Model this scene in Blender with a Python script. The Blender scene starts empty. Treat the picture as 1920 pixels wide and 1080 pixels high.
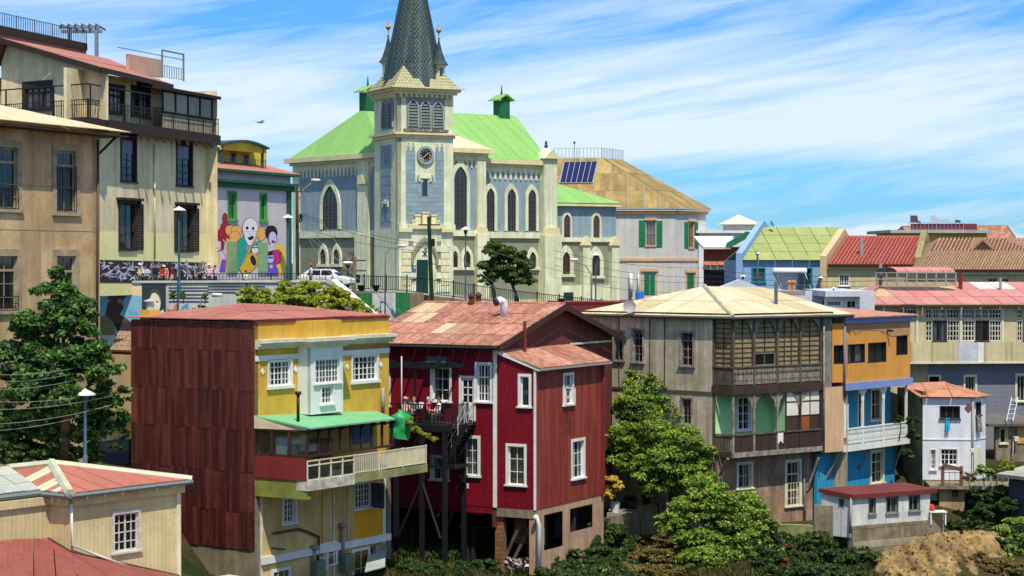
import bpy, bmesh, math, random
from mathutils import Vector, Matrix
R_ = math.radians
random.seed(11)
S = bpy.context.scene
COL = S.collection

# ---------------------------------------------------------------- camera, sky, sun, exposure
FPX, HZ = 3600.0, 490.0                       # focal length in photo pixels, horizon row
PITCH = math.atan((540 - HZ) / FPX)
cam_d = bpy.data.cameras.new('camera'); cam_d.sensor_width = 36; cam_d.lens = FPX / 1920 * 36
cam_d.clip_start = 0.5; cam_d.clip_end = 9000
cam = bpy.data.objects.new('camera', cam_d); COL.objects.link(cam)
cam.rotation_euler = (math.pi / 2 - PITCH, 0, 0)
S.camera = cam

SUN_EL, SUN_AZ = 61.0, 166.0                   # summer sun high over the ravine, a little to the right
wd = bpy.data.worlds.new('World'); S.world = wd; wd.use_nodes = True
wn, wl = wd.node_tree.nodes, wd.node_tree.links
for n in list(wn): wn.remove(n)
def N(nodes, t, **kw):
    n = nodes.new(t)
    for k, v in kw.items(): setattr(n, k, v)
    return n
def mixc(nodes, links, fac, a, b, blend='MIX'):
    m = nodes.new('ShaderNodeMix'); m.data_type = 'RGBA'; m.blend_type = blend
    for i, v in ((0, fac), (6, a), (7, b)):
        if isinstance(v, bpy.types.NodeSocket): links.new(v, m.inputs[i])
        elif i == 0: m.inputs[0].default_value = v
        else: m.inputs[i].default_value = tuple(v) + (1,) if len(v) == 3 else v
    return m.outputs[2]
def mth(nodes, links, op, a, b=0.0, clamp=False):
    m = nodes.new('ShaderNodeMath'); m.operation = op; m.use_clamp = clamp
    for i, v in ((0, a), (1, b)):
        if isinstance(v, bpy.types.NodeSocket): links.new(v, m.inputs[i])
        else: m.inputs[i].default_value = v
    return m.outputs[0]
def ramp(nodes, links, fac, stops):
    r = nodes.new('ShaderNodeValToRGB'); links.new(fac, r.inputs[0])
    e = r.color_ramp.elements
    while len(e) < len(stops): e.new(0.5)
    for k, (p, c) in enumerate(stops):
        e[k].position = p; e[k].color = (c, c, c, 1) if not isinstance(c, tuple) else c + (1,)
    return r.outputs[0]
def noise(nodes, links, vec, scale, detail=4, rough=.55, mapping=None, rot=None, dist=0):
    if mapping or rot:
        mp = nodes.new('ShaderNodeMapping'); links.new(vec, mp.inputs[0]); vec = mp.outputs[0]
        if mapping: mp.inputs['Scale'].default_value = mapping
        if rot: mp.inputs['Rotation'].default_value = rot
    n = nodes.new('ShaderNodeTexNoise'); links.new(vec, n.inputs['Vector'])
    n.inputs['Scale'].default_value = scale; n.inputs['Detail'].default_value = detail
    n.inputs['Roughness'].default_value = rough; n.inputs['Distortion'].default_value = dist
    return n.outputs[0]
sky = N(wn, 'ShaderNodeTexSky', sky_type='NISHITA'); sky.sun_disc = False
sky.sun_elevation = R_(SUN_EL); sky.sun_rotation = R_(SUN_AZ); sky.altitude = 60; sky.ozone_density = 3.0
sky.air_density = 1.0; sky.dust_density = 0.3
SKY_STR = 0.105
tc = N(wn, 'ShaderNodeTexCoord'); sep = N(wn, 'ShaderNodeSeparateXYZ'); wl.new(tc.outputs['Generated'], sep.inputs[0])
zz = sep.outputs[2]
# thin cirrus: two stretched noises, drawn out along a slope, thick between 2.5 and 6 degrees, thinner above
cmb_ = N(wn, 'ShaderNodeCombineXYZ'); wl.new(sep.outputs[0], cmb_.inputs[0]); wl.new(sep.outputs[1], cmb_.inputs[1])
wl.new(mth(wn, wl, 'SUBTRACT', zz, mth(wn, wl, 'MULTIPLY', sep.outputs[0], .16)), cmb_.inputs[2])      # streaks rise to the right
c1 = noise(wn, wl, cmb_.outputs[0], 1.0, 7, .58, (3.4, 3.4, 30), None, 0.8)
c2 = noise(wn, wl, cmb_.outputs[0], 1.0, 8, .62, (13, 13, 120), None, 0.7)
cs = mth(wn, wl, 'ADD', mth(wn, wl, 'MULTIPLY', c1, .70), mth(wn, wl, 'MULTIPLY', c2, .30))
band = ramp(wn, wl, zz, [(0, -.1), (.046, -.1), (.062, .20), (.095, .20), (.124, .04), (.30, .07), (1, .07)])
cs = mth(wn, wl, 'ADD', cs, band)
cirrus = ramp(wn, wl, cs, [(.46, 0.0), (.60, .48), (.74, .92)])
# low cumulus bank on the horizon
c3 = noise(wn, wl, tc.outputs['Generated'], 1.0, 6, .55, (30, 30, 75))
lowband = ramp(wn, wl, zz, [(0, .20), (.013, .16), (.021, 0.0), (.026, 0.0)])
cum = ramp(wn, wl, mth(wn, wl, 'MULTIPLY', mth(wn, wl, 'ADD', c3, lowband), ramp(wn, wl, zz, [(0, 1.0), (.019, 1.0), (.026, 0.0)])),
           [(.52, 0.0), (.66, .8)])
skycol = mixc(wn, wl, 1.0, sky.outputs[0], (.22, .49, .84), 'MULTIPLY')
c_a = mixc(wn, wl, cirrus, skycol, (4.2, 4.9, 5.3))
c_b = mixc(wn, wl, cum, c_a, (4.4, 4.9, 5.3))
bg = N(wn, 'ShaderNodeBackground'); bg.inputs[1].default_value = SKY_STR; wl.new(c_b, bg.inputs[0])
wo = N(wn, 'ShaderNodeOutputWorld'); wl.new(bg.outputs[0], wo.inputs[0])

sl = bpy.data.lights.new('sun', 'SUN'); sl.energy = 2.9; sl.angle = R_(0.53); sl.color = (1.0, .92, .78)
sun = bpy.data.objects.new('sun', sl); COL.objects.link(sun)
_sd = Vector((math.cos(R_(SUN_EL)) * math.sin(R_(SUN_AZ)), math.cos(R_(SUN_EL)) * math.cos(R_(SUN_AZ)), math.sin(R_(SUN_EL))))
sun.rotation_euler = _sd.to_track_quat('Z', 'Y').to_euler(); sun.location = (0, 60, 90)
vs = S.view_settings; vs.view_transform = 'Standard'; vs.look = 'None'; vs.gamma = 1; vs.use_curve_mapping = False
vs.exposure = 0.86
S.cycles.max_bounces = 6; S.cycles.transparent_max_bounces = 8; S.cycles.use_denoising = True

# ---------------------------------------------------------------- geometry helpers
def ray(px, py):
    cp, sp = math.cos(PITCH), math.sin(PITCH)
    v = (540 - py) / FPX
    return Vector(((px - 960) / FPX, cp + sp * v, -sp + cp * v))
def at(px, py, Y):
    d = ray(px, py); return d * (Y / d.y)
def pxof(p):                                  # world point -> photo pixel
    cp, sp = math.cos(PITCH), math.sin(PITCH)
    f = p.y * cp - p.z * sp; u = p.y * sp + p.z * cp
    return 960 + FPX * p.x / f, 540 - FPX * u / f
WM = {}
def I4(): return Matrix.Identity(4)
def T(v): return Matrix.Translation(Vector(v))
def link(o, parent, M):
    COL.objects.link(o); WM[o.name] = M
    if parent is not None:
        o.parent = parent; o.matrix_basis = WM[parent.name].inverted() @ M
    else: o.matrix_basis = M
    return o
def tag(o, label=None, cat=None, group=None, kind=None):
    if label: o['label'] = label
    if cat: o['category'] = cat
    if group: o['group'] = group
    if kind: o['kind'] = kind
    return o
def thing(name, label, cat, loc=(0, 0, 0), group=None, rz=0):
    o = bpy.data.objects.new(name, None); o.empty_display_size = .3
    link(o, None, T(loc) @ Matrix.Rotation(rz, 4, 'Z'))
    return tag(o, label, cat, group)
class G:
    """collects solids in local metres; obj() links them as one mesh object"""
    def __init__(s): s.v = []; s.f = []; s.m = []; s.mi = 0
    def add(s, vs, fs):
        b = len(s.v); s.v += [tuple(v) for v in vs]
        for f in fs: s.f.append(tuple(i + b for i in f)); s.m.append(s.mi)
        return s
    def box(s, x0, x1, y0, y1, z0, z1):
        return s.add([(x0, y0, z0), (x1, y0, z0), (x1, y1, z0), (x0, y1, z0), (x0, y0, z1), (x1, y0, z1), (x1, y1, z1), (x0, y1, z1)],
                     [(0, 3, 2, 1), (4, 5, 6, 7), (0, 1, 5, 4), (1, 2, 6, 5), (2, 3, 7, 6), (3, 0, 4, 7)])
    def prism(s, poly, y0, y1):               # polygon in x-z, extruded along y
        n = len(poly)
        vs = [(x, y0, z) for x, z in poly] + [(x, y1, z) for x, z in poly]
        a = sum(poly[i][0] * poly[(i + 1) % n][1] - poly[(i + 1) % n][0] * poly[i][1] for i in range(n))
        fr = tuple(range(n)) if a > 0 else tuple(reversed(range(n)))
        fs = [fr, tuple(i + n for i in reversed(fr))]
        for k in range(n):
            i, j = fr[k], fr[(k + 1) % n]; fs.append((j, i, i + n, j + n))
        return s.add(vs, fs)
    def slab(s, pts, t):                      # 3-D polygon thickened downwards
        n = len(pts); pts = [Vector(p) for p in pts]
        nn = Vector((0, 0, 0))
        for i in range(n): nn += pts[i].cross(pts[(i + 1) % n])
        if nn.z < 0: pts.reverse()
        nn.normalize(); nn = nn if nn.z >= 0 else -nn
        lo = [p - nn * t for p in pts]
        return s.add(pts + lo, [tuple(range(n)), tuple(i + n for i in reversed(range(n)))] + [(i, i + n, (i + 1) % n + n, (i + 1) % n) for i in range(n)])
    def tube(s, pts, r, k=6, r1=None):
        pts = [Vector(p) for p in pts]; n = len(pts); rings = []
        up = Vector((.01, .02, 1))
        for i, p in enumerate(pts):
            d = (pts[min(i + 1, n - 1)] - pts[max(i - 1, 0)]).normalized()
            if abs(d.z) > .95: up = Vector((1, .02, .01))
            a = d.cross(up).normalized(); b = d.cross(a)
            rr = r if r1 is None else r + (r1 - r) * i / max(1, n - 1)
            if isinstance(rr, (list, tuple)): rr = rr[i]
            rings.append([p + a * math.cos(6.28319 * j / k) * rr + b * math.sin(6.28319 * j / k) * rr for j in range(k)])
        vs = [v for q in rings for v in q]; fs = []
        for i in range(n - 1):
            for j in range(k): fs.append((i * k + j, i * k + (j + 1) % k, (i + 1) * k + (j + 1) % k, (i + 1) * k + j))
        fs += [tuple(reversed(range(k))), tuple(range((n - 1) * k, n * k))]
        return s.add(vs, fs)
    def lathe(s, prof, k=10, c=(0, 0, 0)):    # profile (radius, z)
        vs = []; fs = []; n = len(prof)
        for r, z in prof:
            for j in range(k): vs.append((c[0] + math.cos(6.28319 * j / k) * r, c[1] + math.sin(6.28319 * j / k) * r, c[2] + z))
        for i in range(n - 1):
            for j in range(k): fs.append((i * k + j, i * k + (j + 1) % k, (i + 1) * k + (j + 1) % k, (i + 1) * k + j))
        fs += [tuple(reversed(range(k))), tuple(range((n - 1) * k, n * k))]
        return s.add(vs, fs)
    def obj(s, name, mat, parent=None, M=None, smooth=False, kind=None):
        me = bpy.data.meshes.new(name); me.from_pydata(s.v, [], s.f)
        for m in (mat if isinstance(mat, (list, tuple)) else [mat]): me.materials.append(m)
        if isinstance(mat, (list, tuple)): me.polygons.foreach_set('material_index', s.m)
        if smooth: me.shade_smooth()
        me.update()
        o = bpy.data.objects.new(name, me); link(o, parent, M or I4())
        if kind: o['kind'] = kind
        return o
def recentre(o):
    """move a top-level mesh's origin to its base"""
    me = o.data; n = len(me.vertices); c = [0.0] * (3 * n); me.vertices.foreach_get('co', c)
    b = Vector((sum(c[0::3]) / n, sum(c[1::3]) / n, min(c[2::3])))
    me.transform(Matrix.Translation(-b)); o.location = b; WM[o.name] = T(b); return o
class Fc:
    """a vertical wall plane: x along it (left to right), y into the wall, z up"""
    def __init__(s, A, B):
        s.A = Vector((A[0], A[1], 0)); s.B = Vector((B[0], B[1], 0))
        s.d = (s.B - s.A).normalized(); s.n = Vector((s.d.y, -s.d.x, 0)); s.L = (s.B - s.A).length
        s.M = Matrix(((s.d.x, -s.n.x, 0, s.A.x), (s.d.y, -s.n.y, 0, s.A.y), (0, 0, 1, 0), (0, 0, 0, 1)))
    def uz(s, px, py, out=0.0):
        d = ray(px, py); t = (s.A + s.n * out).dot(s.n) / d.dot(s.n); p = d * t
        return (p - s.A).dot(s.d), p.z
    def u(s, px, out=0.0): return s.uz(px, HZ, out)[0]
    def pt(s, u, z, y=0.0): return s.A + s.d * u - s.n * y + Vector((0, 0, z))
    def P(s, px, py, out=0.0):
        u, z = s.uz(px, py, out); return s.pt(u, z, -out)
    def off(s, o): return Fc(s.A + s.n * o, s.B + s.n * o)
    def rc(s, x0, y0, x1, y1, out=0.0):
        xm, ym = (x0 + x1) / 2, (y0 + y1) / 2
        return s.uz(x0, ym, out)[0], s.uz(x1, ym, out)[0], s.uz(xm, y1, out)[1], s.uz(xm, y0, out)[1]
    def poly(s, pts, out=0.0): return [s.uz(x, y, out) for x, y in pts]
def fac(pa, Ya, pb, Yb): return Fc(at(pa, HZ, Ya), at(pb, HZ, Yb))
def fdir(A, ang, px):
    """from plan point A, direction ang degrees (0 = +x, 90 = away) until photo column px"""
    A = Vector((A[0], A[1], 0)); d = Vector((math.cos(R_(ang)), math.sin(R_(ang)), 0)); k = ray(px, HZ); k = k.x / k.y
    t = (k * A.y - A.x) / (d.x - k * d.y); B = A + d * t
    return Fc(A, B) if pxof(B)[0] > pxof(A)[0] else Fc(B, A)

# ---------------------------------------------------------------- materials
def lin(c):
    c = c / 255.0; return c / 12.92 if c <= .04045 else ((c + .055) / 1.055) ** 2.4
def rgb(*c): return tuple(lin(x) for x in c)
MATS = {}
def mat(name, c, rough=.8, c2=None, blotch=.35, bs=.6, streak=.0, sc=None, fine=.12, bump=.15, wave=None, wamp=.5, waxis='X',
        plank=None, jit=.0, metal=0.0, spec=.3, ss=(3.0, 3.0, .22)):
    """c: base colour 0-255; c2: stain colour; blotch/streak: amounts; wave: corrugation pitch in m; plank: joint pitch in m"""
    if name in MATS: return MATS[name]
    m = bpy.data.materials.new(name); m.use_nodes = True; n, l = m.node_tree.nodes, m.node_tree.links
    b = n['Principled BSDF']; b.inputs['Roughness'].default_value = rough; b.inputs['Metallic'].default_value = metal
    b.inputs['Specular IOR Level'].default_value = spec
    t = n.new('ShaderNodeTexCoord'); oi = n.new('ShaderNodeObjectInfo')
    va = n.new('ShaderNodeVectorMath'); va.operation = 'MULTIPLY_ADD'
    cmb = n.new('ShaderNodeCombineXYZ')
    for i in range(3): l.new(oi.outputs['Random'], cmb.inputs[i])
    l.new(cmb.outputs[0], va.inputs[0]); va.inputs[1].default_value = (37.0, 53.0, 19.0); l.new(t.outputs['Object'], va.inputs[2])
    vec = va.outputs[0]
    base = rgb(*c); dark = rgb(*(c2 or tuple(x * .55 for x in c)))
    col = None
    f1 = ramp(n, l, noise(n, l, vec, bs, 7, .68), [(.38, 0.0), (.64, 1.0)])
    col = mixc(n, l, mth(n, l, 'MULTIPLY', f1, min(.95, blotch * 1.25)), base, dark)
    f4 = ramp(n, l, noise(n, l, vec, bs * 4.3, 6, .7), [(.50, 0.0), (.68, 1.0)])
    col = mixc(n, l, mth(n, l, 'MULTIPLY', f4, min(.6, blotch * .7)), col, dark)
    if streak:
        f2 = ramp(n, l, noise(n, l, vec, 1.0, 5, .6, ss), [(.44, 0.0), (.62, 1.0)])
        col = mixc(n, l, mth(n, l, 'MULTIPLY', f2, min(.95, streak * 1.2)), col, rgb(*sc) if sc else dark)
        f5 = ramp(n, l, noise(n, l, vec, 1.0, 5, .65, tuple(x * 3.1 for x in ss)), [(.52, 0.0), (.68, 1.0)])
        col = mixc(n, l, mth(n, l, 'MULTIPLY', f5, streak * .6), col, dark)
    f3 = noise(n, l, vec, 9.0, 3, .6)
    col = mixc(n, l, fine, col, mixc(n, l, f3, tuple(x * .35 for x in base), tuple(min(1, x * 1.5) for x in base)))
    if wave:
        f6 = ramp(n, l, noise(n, l, vec, 7.0, 4, .75), [(.60, 0.0), (.66, 1.0)])
        col = mixc(n, l, mth(n, l, 'MULTIPLY', f6, .38), col, tuple(min(.8, x * 1.6 + .05) for x in base))
        f7 = ramp(n, l, noise(n, l, vec, 5.0, 5, .75), [(.60, 0.0), (.68, 1.0)])
        col = mixc(n, l, mth(n, l, 'MULTIPLY', f7, .5), col, tuple(x * .45 for x in base))
    if jit:
        hv = n.new('ShaderNodeHueSaturation'); l.new(col, hv.inputs['Color'])
        l.new(mth(n, l, 'ADD', mth(n, l, 'MULTIPLY', oi.outputs['Random'], 2 * jit), 1 - jit), hv.inputs['Value']); col = hv.outputs[0]
    h = mth(n, l, 'MULTIPLY', f3, .02)
    if wave:
        sx = n.new('ShaderNodeSeparateXYZ'); l.new(t.outputs['Object'], sx.inputs[0])
        w = mth(n, l, 'SINE', mth(n, l, 'MULTIPLY', sx.outputs['XYZ'.index(waxis)], 6.28319 / wave))
        h = mth(n, l, 'ADD', h, mth(n, l, 'MULTIPLY', w, wave * .09 * wamp / .5))
    if plank:
        sx = n.new('ShaderNodeSeparateXYZ'); l.new(t.outputs['Object'], sx.inputs[0])
        q = mth(n, l, 'FRACT', mth(n, l, 'DIVIDE', sx.outputs['XYZ'.index(waxis)], plank))
        e = mth(n, l, 'LESS_THAN', q, .10)
        col = mixc(n, l, mth(n, l, 'MULTIPLY', e, .5), col, tuple(x * .5 for x in base))
        h = mth(n, l, 'SUBTRACT', h, mth(n, l, 'MULTIPLY', e, .02))
    bp = n.new('ShaderNodeBump'); bp.inputs['Strength'].default_value = min(1, bump * 3); bp.inputs['Distance'].default_value = 1.0
    l.new(h, bp.inputs['Height']); l.new(bp.outputs[0], b.inputs['Normal'])
    l.new(col, b.inputs['Base Color'])
    MATS[name] = m; return m
def plain(name, c, rough=.6, metal=0.0, spec=.4):
    if name in MATS: return MATS[name]
    m = bpy.data.materials.new(name); m.use_nodes = True; n, l = m.node_tree.nodes, m.node_tree.links; b = n['Principled BSDF']
    b.inputs['Roughness'].default_value = rough; b.inputs['Metallic'].default_value = metal; b.inputs['Specular IOR Level'].default_value = spec
    t = n.new('ShaderNodeTexCoord'); base = rgb(*c)
    f = noise(n, l, t.outputs['Object'], 5.0, 4, .6)
    l.new(mixc(n, l, f, tuple(x * .78 for x in base), tuple(min(1, x * 1.15) for x in base)), b.inputs['Base Color'])
    MATS[name] = m; return m
def glassm(name, tint, trans):
    if name in MATS: return MATS[name]
    m = bpy.data.materials.new(name); m.use_nodes = True; n, l = m.node_tree.nodes, m.node_tree.links
    for x in list(n): n.remove(x)
    g = n.new('ShaderNodeBsdfGlossy'); g.inputs['Roughness'].default_value = .04; g.inputs['Color'].default_value = (.9, .95, 1, 1)
    tr = n.new('ShaderNodeBsdfTransparent'); tr.inputs[0].default_value = tint + (1,)
    di = n.new('ShaderNodeBsdfDiffuse'); di.inputs[0].default_value = (.03, .035, .04, 1)
    a = n.new('ShaderNodeMixShader'); a.inputs[0].default_value = trans; l.new(di.outputs[0], a.inputs[1]); l.new(tr.outputs[0], a.inputs[2])
    lw = n.new('ShaderNodeLayerWeight'); lw.inputs[0].default_value = .25
    f = mth(n, l, 'ADD', mth(n, l, 'MULTIPLY', lw.outputs['Fresnel'], .6), .05, True)
    mx = n.new('ShaderNodeMixShader'); l.new(f, mx.inputs[0]); l.new(a.outputs[0], mx.inputs[1]); l.new(g.outputs[0], mx.inputs[2])
    o = n.new('ShaderNodeOutputMaterial'); l.new(mx.outputs[0], o.inputs[0])
    MATS[name] = m; return m
def leafm(name, ca, cb, cc, tr=.35):
    if name in MATS: return MATS[name]
    m = bpy.data.materials.new(name); m.use_nodes = True; n, l = m.node_tree.nodes, m.node_tree.links
    for x in list(n): n.remove(x)
    ge = n.new('ShaderNodeNewGeometry'); t = n.new('ShaderNodeTexCoord')
    f = noise(n, l, t.outputs['Object'], .55, 3, .6)
    c = mixc(n, l, ramp(n, l, f, [(.38, 0.0), (.62, 1.0)]), rgb(*ca), rgb(*cb))
    c = mixc(n, l, ramp(n, l, ge.outputs['Random Per Island'], [(.45, 0.0), (1.0, .9)]), c, rgb(*cc))
    d = n.new('ShaderNodeBsdfPrincipled'); d.inputs['Roughness'].default_value = .5; d.inputs['Specular IOR Level'].default_value = .25; l.new(c, d.inputs['Base Color'])
    tl = n.new('ShaderNodeBsdfTranslucent'); l.new(c, tl.inputs[0])
    mx = n.new('ShaderNodeMixShader'); mx.inputs[0].default_value = tr; l.new(d.outputs[0], mx.inputs[1]); l.new(tl.outputs[0], mx.inputs[2])
    o = n.new('ShaderNodeOutputMaterial'); l.new(mx.outputs[0], o.inputs[0])
    MATS[name] = m; return m
GLASS = glassm('window_glass', (.80, .86, .86), .72)
GLASSD = glassm('dark_window_glass', (.5, .55, .6), .35)
WHITE = mat('white_paint', (232, 232, 226), .55, (170, 166, 150), .25, 1.2, .15)
CREAMT = mat('cream_trim_paint', (226, 220, 190), .6, (150, 140, 112), .3, 1.0, .2)
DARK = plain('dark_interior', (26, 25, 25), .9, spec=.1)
BLACK = plain('black_iron', (22, 23, 26), .5)
CURT = mat('curtain_cloth', (205, 200, 190), .9, (140, 136, 130), .3, 1.0, .3)
CURTD = mat('dark_curtain_cloth', (95, 92, 84), .9, None, .3, 1.0, .3)

# ---------------------------------------------------------------- building pieces
def win(R, F, px, cols=2, rows=3, m=None, cas=.10, fw=.06, mun=.03, dep=.16, sill=.08, curt=0.0, cm=None, trans=None, mull=None,
        glass=None, name='window', cap=0.0, inner=DARK, castop=None, sub=None):
    """a framed window set in a hole; returns the hole. px = opening in photo pixels, or a metric rect if len 5"""
    if not curt and random.random() < .5: curt = random.choice((.35, .5, .7, 1.0)); cm = cm or random.choice((CURT, CURTD))
    u0, u1, z0, z1 = px[:4] if len(px) == 5 else F.rc(*px)
    w, h = u1 - u0, z1 - z0; m = m or WHITE
    M = F.M @ T((u0, 0, z0)); g = G()
    ya, yb = dep - .07, dep
    for a in ((0, fw, ya, yb, 0, h), (w - fw, w, ya, yb, 0, h), (fw, w - fw, ya, yb, 0, fw), (fw, w - fw, ya, yb, h - fw, h)): g.box(*a)
    tz = h * trans if trans else None
    if tz: g.box(fw, w - fw, ya - .01, yb, tz - fw * .6, tz + fw * .6)
    for k in range(1, cols):
        q = fw * .55 if (mull and k in mull) else mun / 2
        x = w * k / cols; g.box(x - q, x + q, ya + .01, yb - .005, fw, h - fw)
    if tz:
        for k in range(1, rows): z = tz * k / rows; g.box(fw, w - fw, ya + .015, yb - .01, z - mun / 2, z + mun / 2)
    else:
        for k in range(1, rows): z = h * k / rows; g.box(fw, w - fw, ya + .015, yb - .01, z - mun / 2, z + mun / 2)
    # reveal lining and casing
    g.box(-.02, 0, -.002, dep + .05, -.02, h + .02); g.box(w, w + .02, -.002, dep + .05, -.02, h + .02)
    g.box(0, w, -.002, dep + .05, h, h + .02); g.box(0, w, -.002, dep + .05, -.02, 0)
    if cas:
        ct = castop if castop is not None else cas
        g.box(-cas, 0, -.045, -.003, -.0, h); g.box(w, w + cas, -.045, -.003, -.0, h); g.box(-cas, w + cas, -.05, -.003, h, h + ct)
    if sill: g.box(-cas - .06, w + cas + .06, -.12, -.003, -sill, -.001)
    if cap: g.box(-cas - .08, w + cas + .08, -.16, -.003, h + cas, h + cas + cap)
    p = g.obj(name, m, R, M)
    sub_p = G().add([(fw * .5, yb - .03, fw * .5), (w - fw * .5, yb - .03, fw * .5), (w - fw * .5, yb - .03, h - fw * .5), (fw * .5, yb - .03, h - fw * .5)], [(0, 1, 2, 3)])
    sub_p.obj('pane', glass or GLASS, p, M)
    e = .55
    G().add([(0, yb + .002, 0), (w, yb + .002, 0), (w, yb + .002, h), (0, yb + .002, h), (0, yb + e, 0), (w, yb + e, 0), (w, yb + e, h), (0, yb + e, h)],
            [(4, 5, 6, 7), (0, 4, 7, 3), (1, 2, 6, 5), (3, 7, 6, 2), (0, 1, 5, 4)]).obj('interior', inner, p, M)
    if curt:
        for sgn in ((0, 1) if curt < 1 else (0,)):
            cw = w if curt >= 1 else w * curt / 2
            n = max(6, int(cw / .05)); x0 = 0 if sgn == 0 else w - cw
            vs = []
            for i in range(n + 1):
                x = x0 + cw * i / n; y = yb + .07 + .03 * math.sin(i * 1.7)
                vs += [(x, y, .02), (x, y, h - .03)]
            G().add(vs, [(2 * i, 2 * i + 2, 2 * i + 3, 2 * i + 1) for i in range(n)]).obj('curtain', cm or CURT, p, M)
    return (u0 - .02, u1 + .02, z0 - .02, z1 + .02), p
def wall(R, F, u0, u1, z0, z1, holes, m, name='wall', th=.22, top=None):
    """front sheet with rectangular holes and reveals; top = optional extra gable polygon points above z1"""
    hs = [h[0] if isinstance(h[0], tuple) else h for h in holes]
    us = sorted({u0, u1, *[x for h in hs for x in h[:2] if u0 < x < u1]})
    zs = sorted({z0, z1, *[x for h in hs for x in h[2:] if z0 < x < z1]})
    g = G()
    for i in range(len(us) - 1):
        for j in range(len(zs) - 1):
            cu, cz = (us[i] + us[i + 1]) / 2, (zs[j] + zs[j + 1]) / 2
            if any(h[0] < cu < h[1] and h[2] < cz < h[3] for h in hs): continue
            g.add([(us[i], 0, zs[j]), (us[i + 1], 0, zs[j]), (us[i + 1], 0, zs[j + 1]), (us[i], 0, zs[j + 1])], [(0, 1, 2, 3)])
    g.add([(u0, 0, z0), (u0, 0, z1), (u0, th, z1), (u0, th, z0)], [(0, 1, 2, 3)])
    g.add([(u1, 0, z0), (u1, th, z0), (u1, th, z1), (u1, 0, z1)], [(0, 1, 2, 3)])
    g.add([(u0, 0, z0), (u0, th, z0), (u1, th, z0), (u1, 0, z0)], [(0, 1, 2, 3)])
    g.add([(u0, 0, z1), (u1, 0, z1), (u1, th, z1), (u0, th, z1)], [(0, 1, 2, 3)])
    if top: g.prism(top, 0, th)
    return g.obj(name, m, R, F.M)
def band(R, F, u0, u1, z0, z1, o0, o1, m, name='cornice'):
    """a straight moulding standing proud from o0 to o1"""
    return G().box(0, u1 - u0, -o1, -o0, 0, z1 - z0).obj(name, m, R, F.M @ T((u0, 0, z0)))
def prismp(R, F, pts, o0, o1, m, name):
    """an outline given in photo pixels on the wall plane, standing from o0 to o1 proud"""
    q = F.poly(pts); x0 = min(p[0] for p in q); z0 = min(p[1] for p in q)
    return G().prism([(x - x0, z - z0) for x, z in q], -o1, -o0).obj(name, m, R, F.M @ T((x0, 0, z0)))
def frame_of(p0, p1, p2):
    x = (Vector(p1) - Vector(p0)).normalized(); z = x.cross(Vector(p2) - Vector(p0)).normalized()
    if z.z < 0: z = -z
    y = z.cross(x); p = Vector(p0)
    return Matrix(((x.x, y.x, z.x, p.x), (x.y, y.y, z.y, p.y), (x.z, y.z, z.z, p.z), (0, 0, 0, 1)))
def roofp(R, pts, m, t=.08, name='roof'):
    """one roof plane; pts[0]->pts[1] is its eave, local x runs along the eave"""
    M = frame_of(pts[0], pts[1], pts[2]); Mi = M.inverted()
    return G().slab([Mi @ Vector(p) for p in pts], t).obj(name, m, R, M)
def sheets(R, q, nx, ny, mats, t=.035, over=.06, lift=.035, name='roof_sheet', pick=None, jx=0.0, parent=None):
    """separate metal sheets on quad q = eave left, eave right, ridge right, ridge left"""
    q = [Vector(p) for p in q]; M = frame_of(q[0], q[1], q[2]); Mi = M.inverted(); L = [Mi @ p for p in q]
    def clip(poly, k, v, sgn):
        out_ = []
        for p, r in zip(poly, poly[1:] + poly[:1]):
            dp, dr = sgn * (p[k] - v), sgn * (r[k] - v)
            if dp >= 0: out_.append(p)
            if dp * dr < 0: out_.append(p.lerp(r, dp / (dp - dr)))
        return out_
    xs_ = [p.x for p in L]; x0_, x1_ = min(xs_), max(xs_); ym_ = max(p.y for p in L); flat = [Vector((p.x, p.y, 0)) for p in L]
    if (flat[2] - flat[3]).length < .02: flat = flat[:3]
    zdev = L[3].z if len(flat) == 4 and abs(L[2].x - L[3].x) > .1 else 0
    out = []
    for j in range(ny):
        sh = random.uniform(-jx, jx) * (x1_ - x0_) / nx
        for i in range(nx):
            xa = x0_ + (x1_ - x0_) * i / nx + (sh + .02 if i else 0); xb = x0_ + (x1_ - x0_) * (i + 1) / nx + (sh - .02 if i < nx - 1 else 0)
            ps = flat
            for k, v, sg in ((0, xa, 1), (0, xb, -1), (1, ym_ * j / ny - (over if j else 0), 1), (1, ym_ * (j + 1) / ny, -1)):
                ps = clip(ps, k, v, sg) if len(ps) > 2 else []
            if len(ps) < 3 or abs(sum(p.x * r.y - r.x * p.y for p, r in zip(ps, ps[1:] + ps[:1]))) < .01: continue
            dx_, dy_ = lift * random.uniform(-.5, .5), lift * random.uniform(.5, 1.0); y0_ = min(p.y for p in ps); y1_ = max(p.y for p in ps) + .01
            ps = [p + Vector((0, 0, .012 + dy_ * (y1_ - p.y) / (y1_ - y0_) + dx_ * (p.x - xa) / max(.1, xb - xa) * .4 + zdev * (p.y / max(.1, L[3].y)) * max(0, min(1, (L[2].x - p.x) / ((L[2].x - L[3].x) or 1))))) for p in ps]
            m = mats[pick(i, j) if pick else random.randrange(len(mats))]
            c = ps[0].copy()
            out.append(G().slab([p - c for p in ps], t).obj(name, m, R if parent is None else parent, M @ T(c)))
    return out
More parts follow.
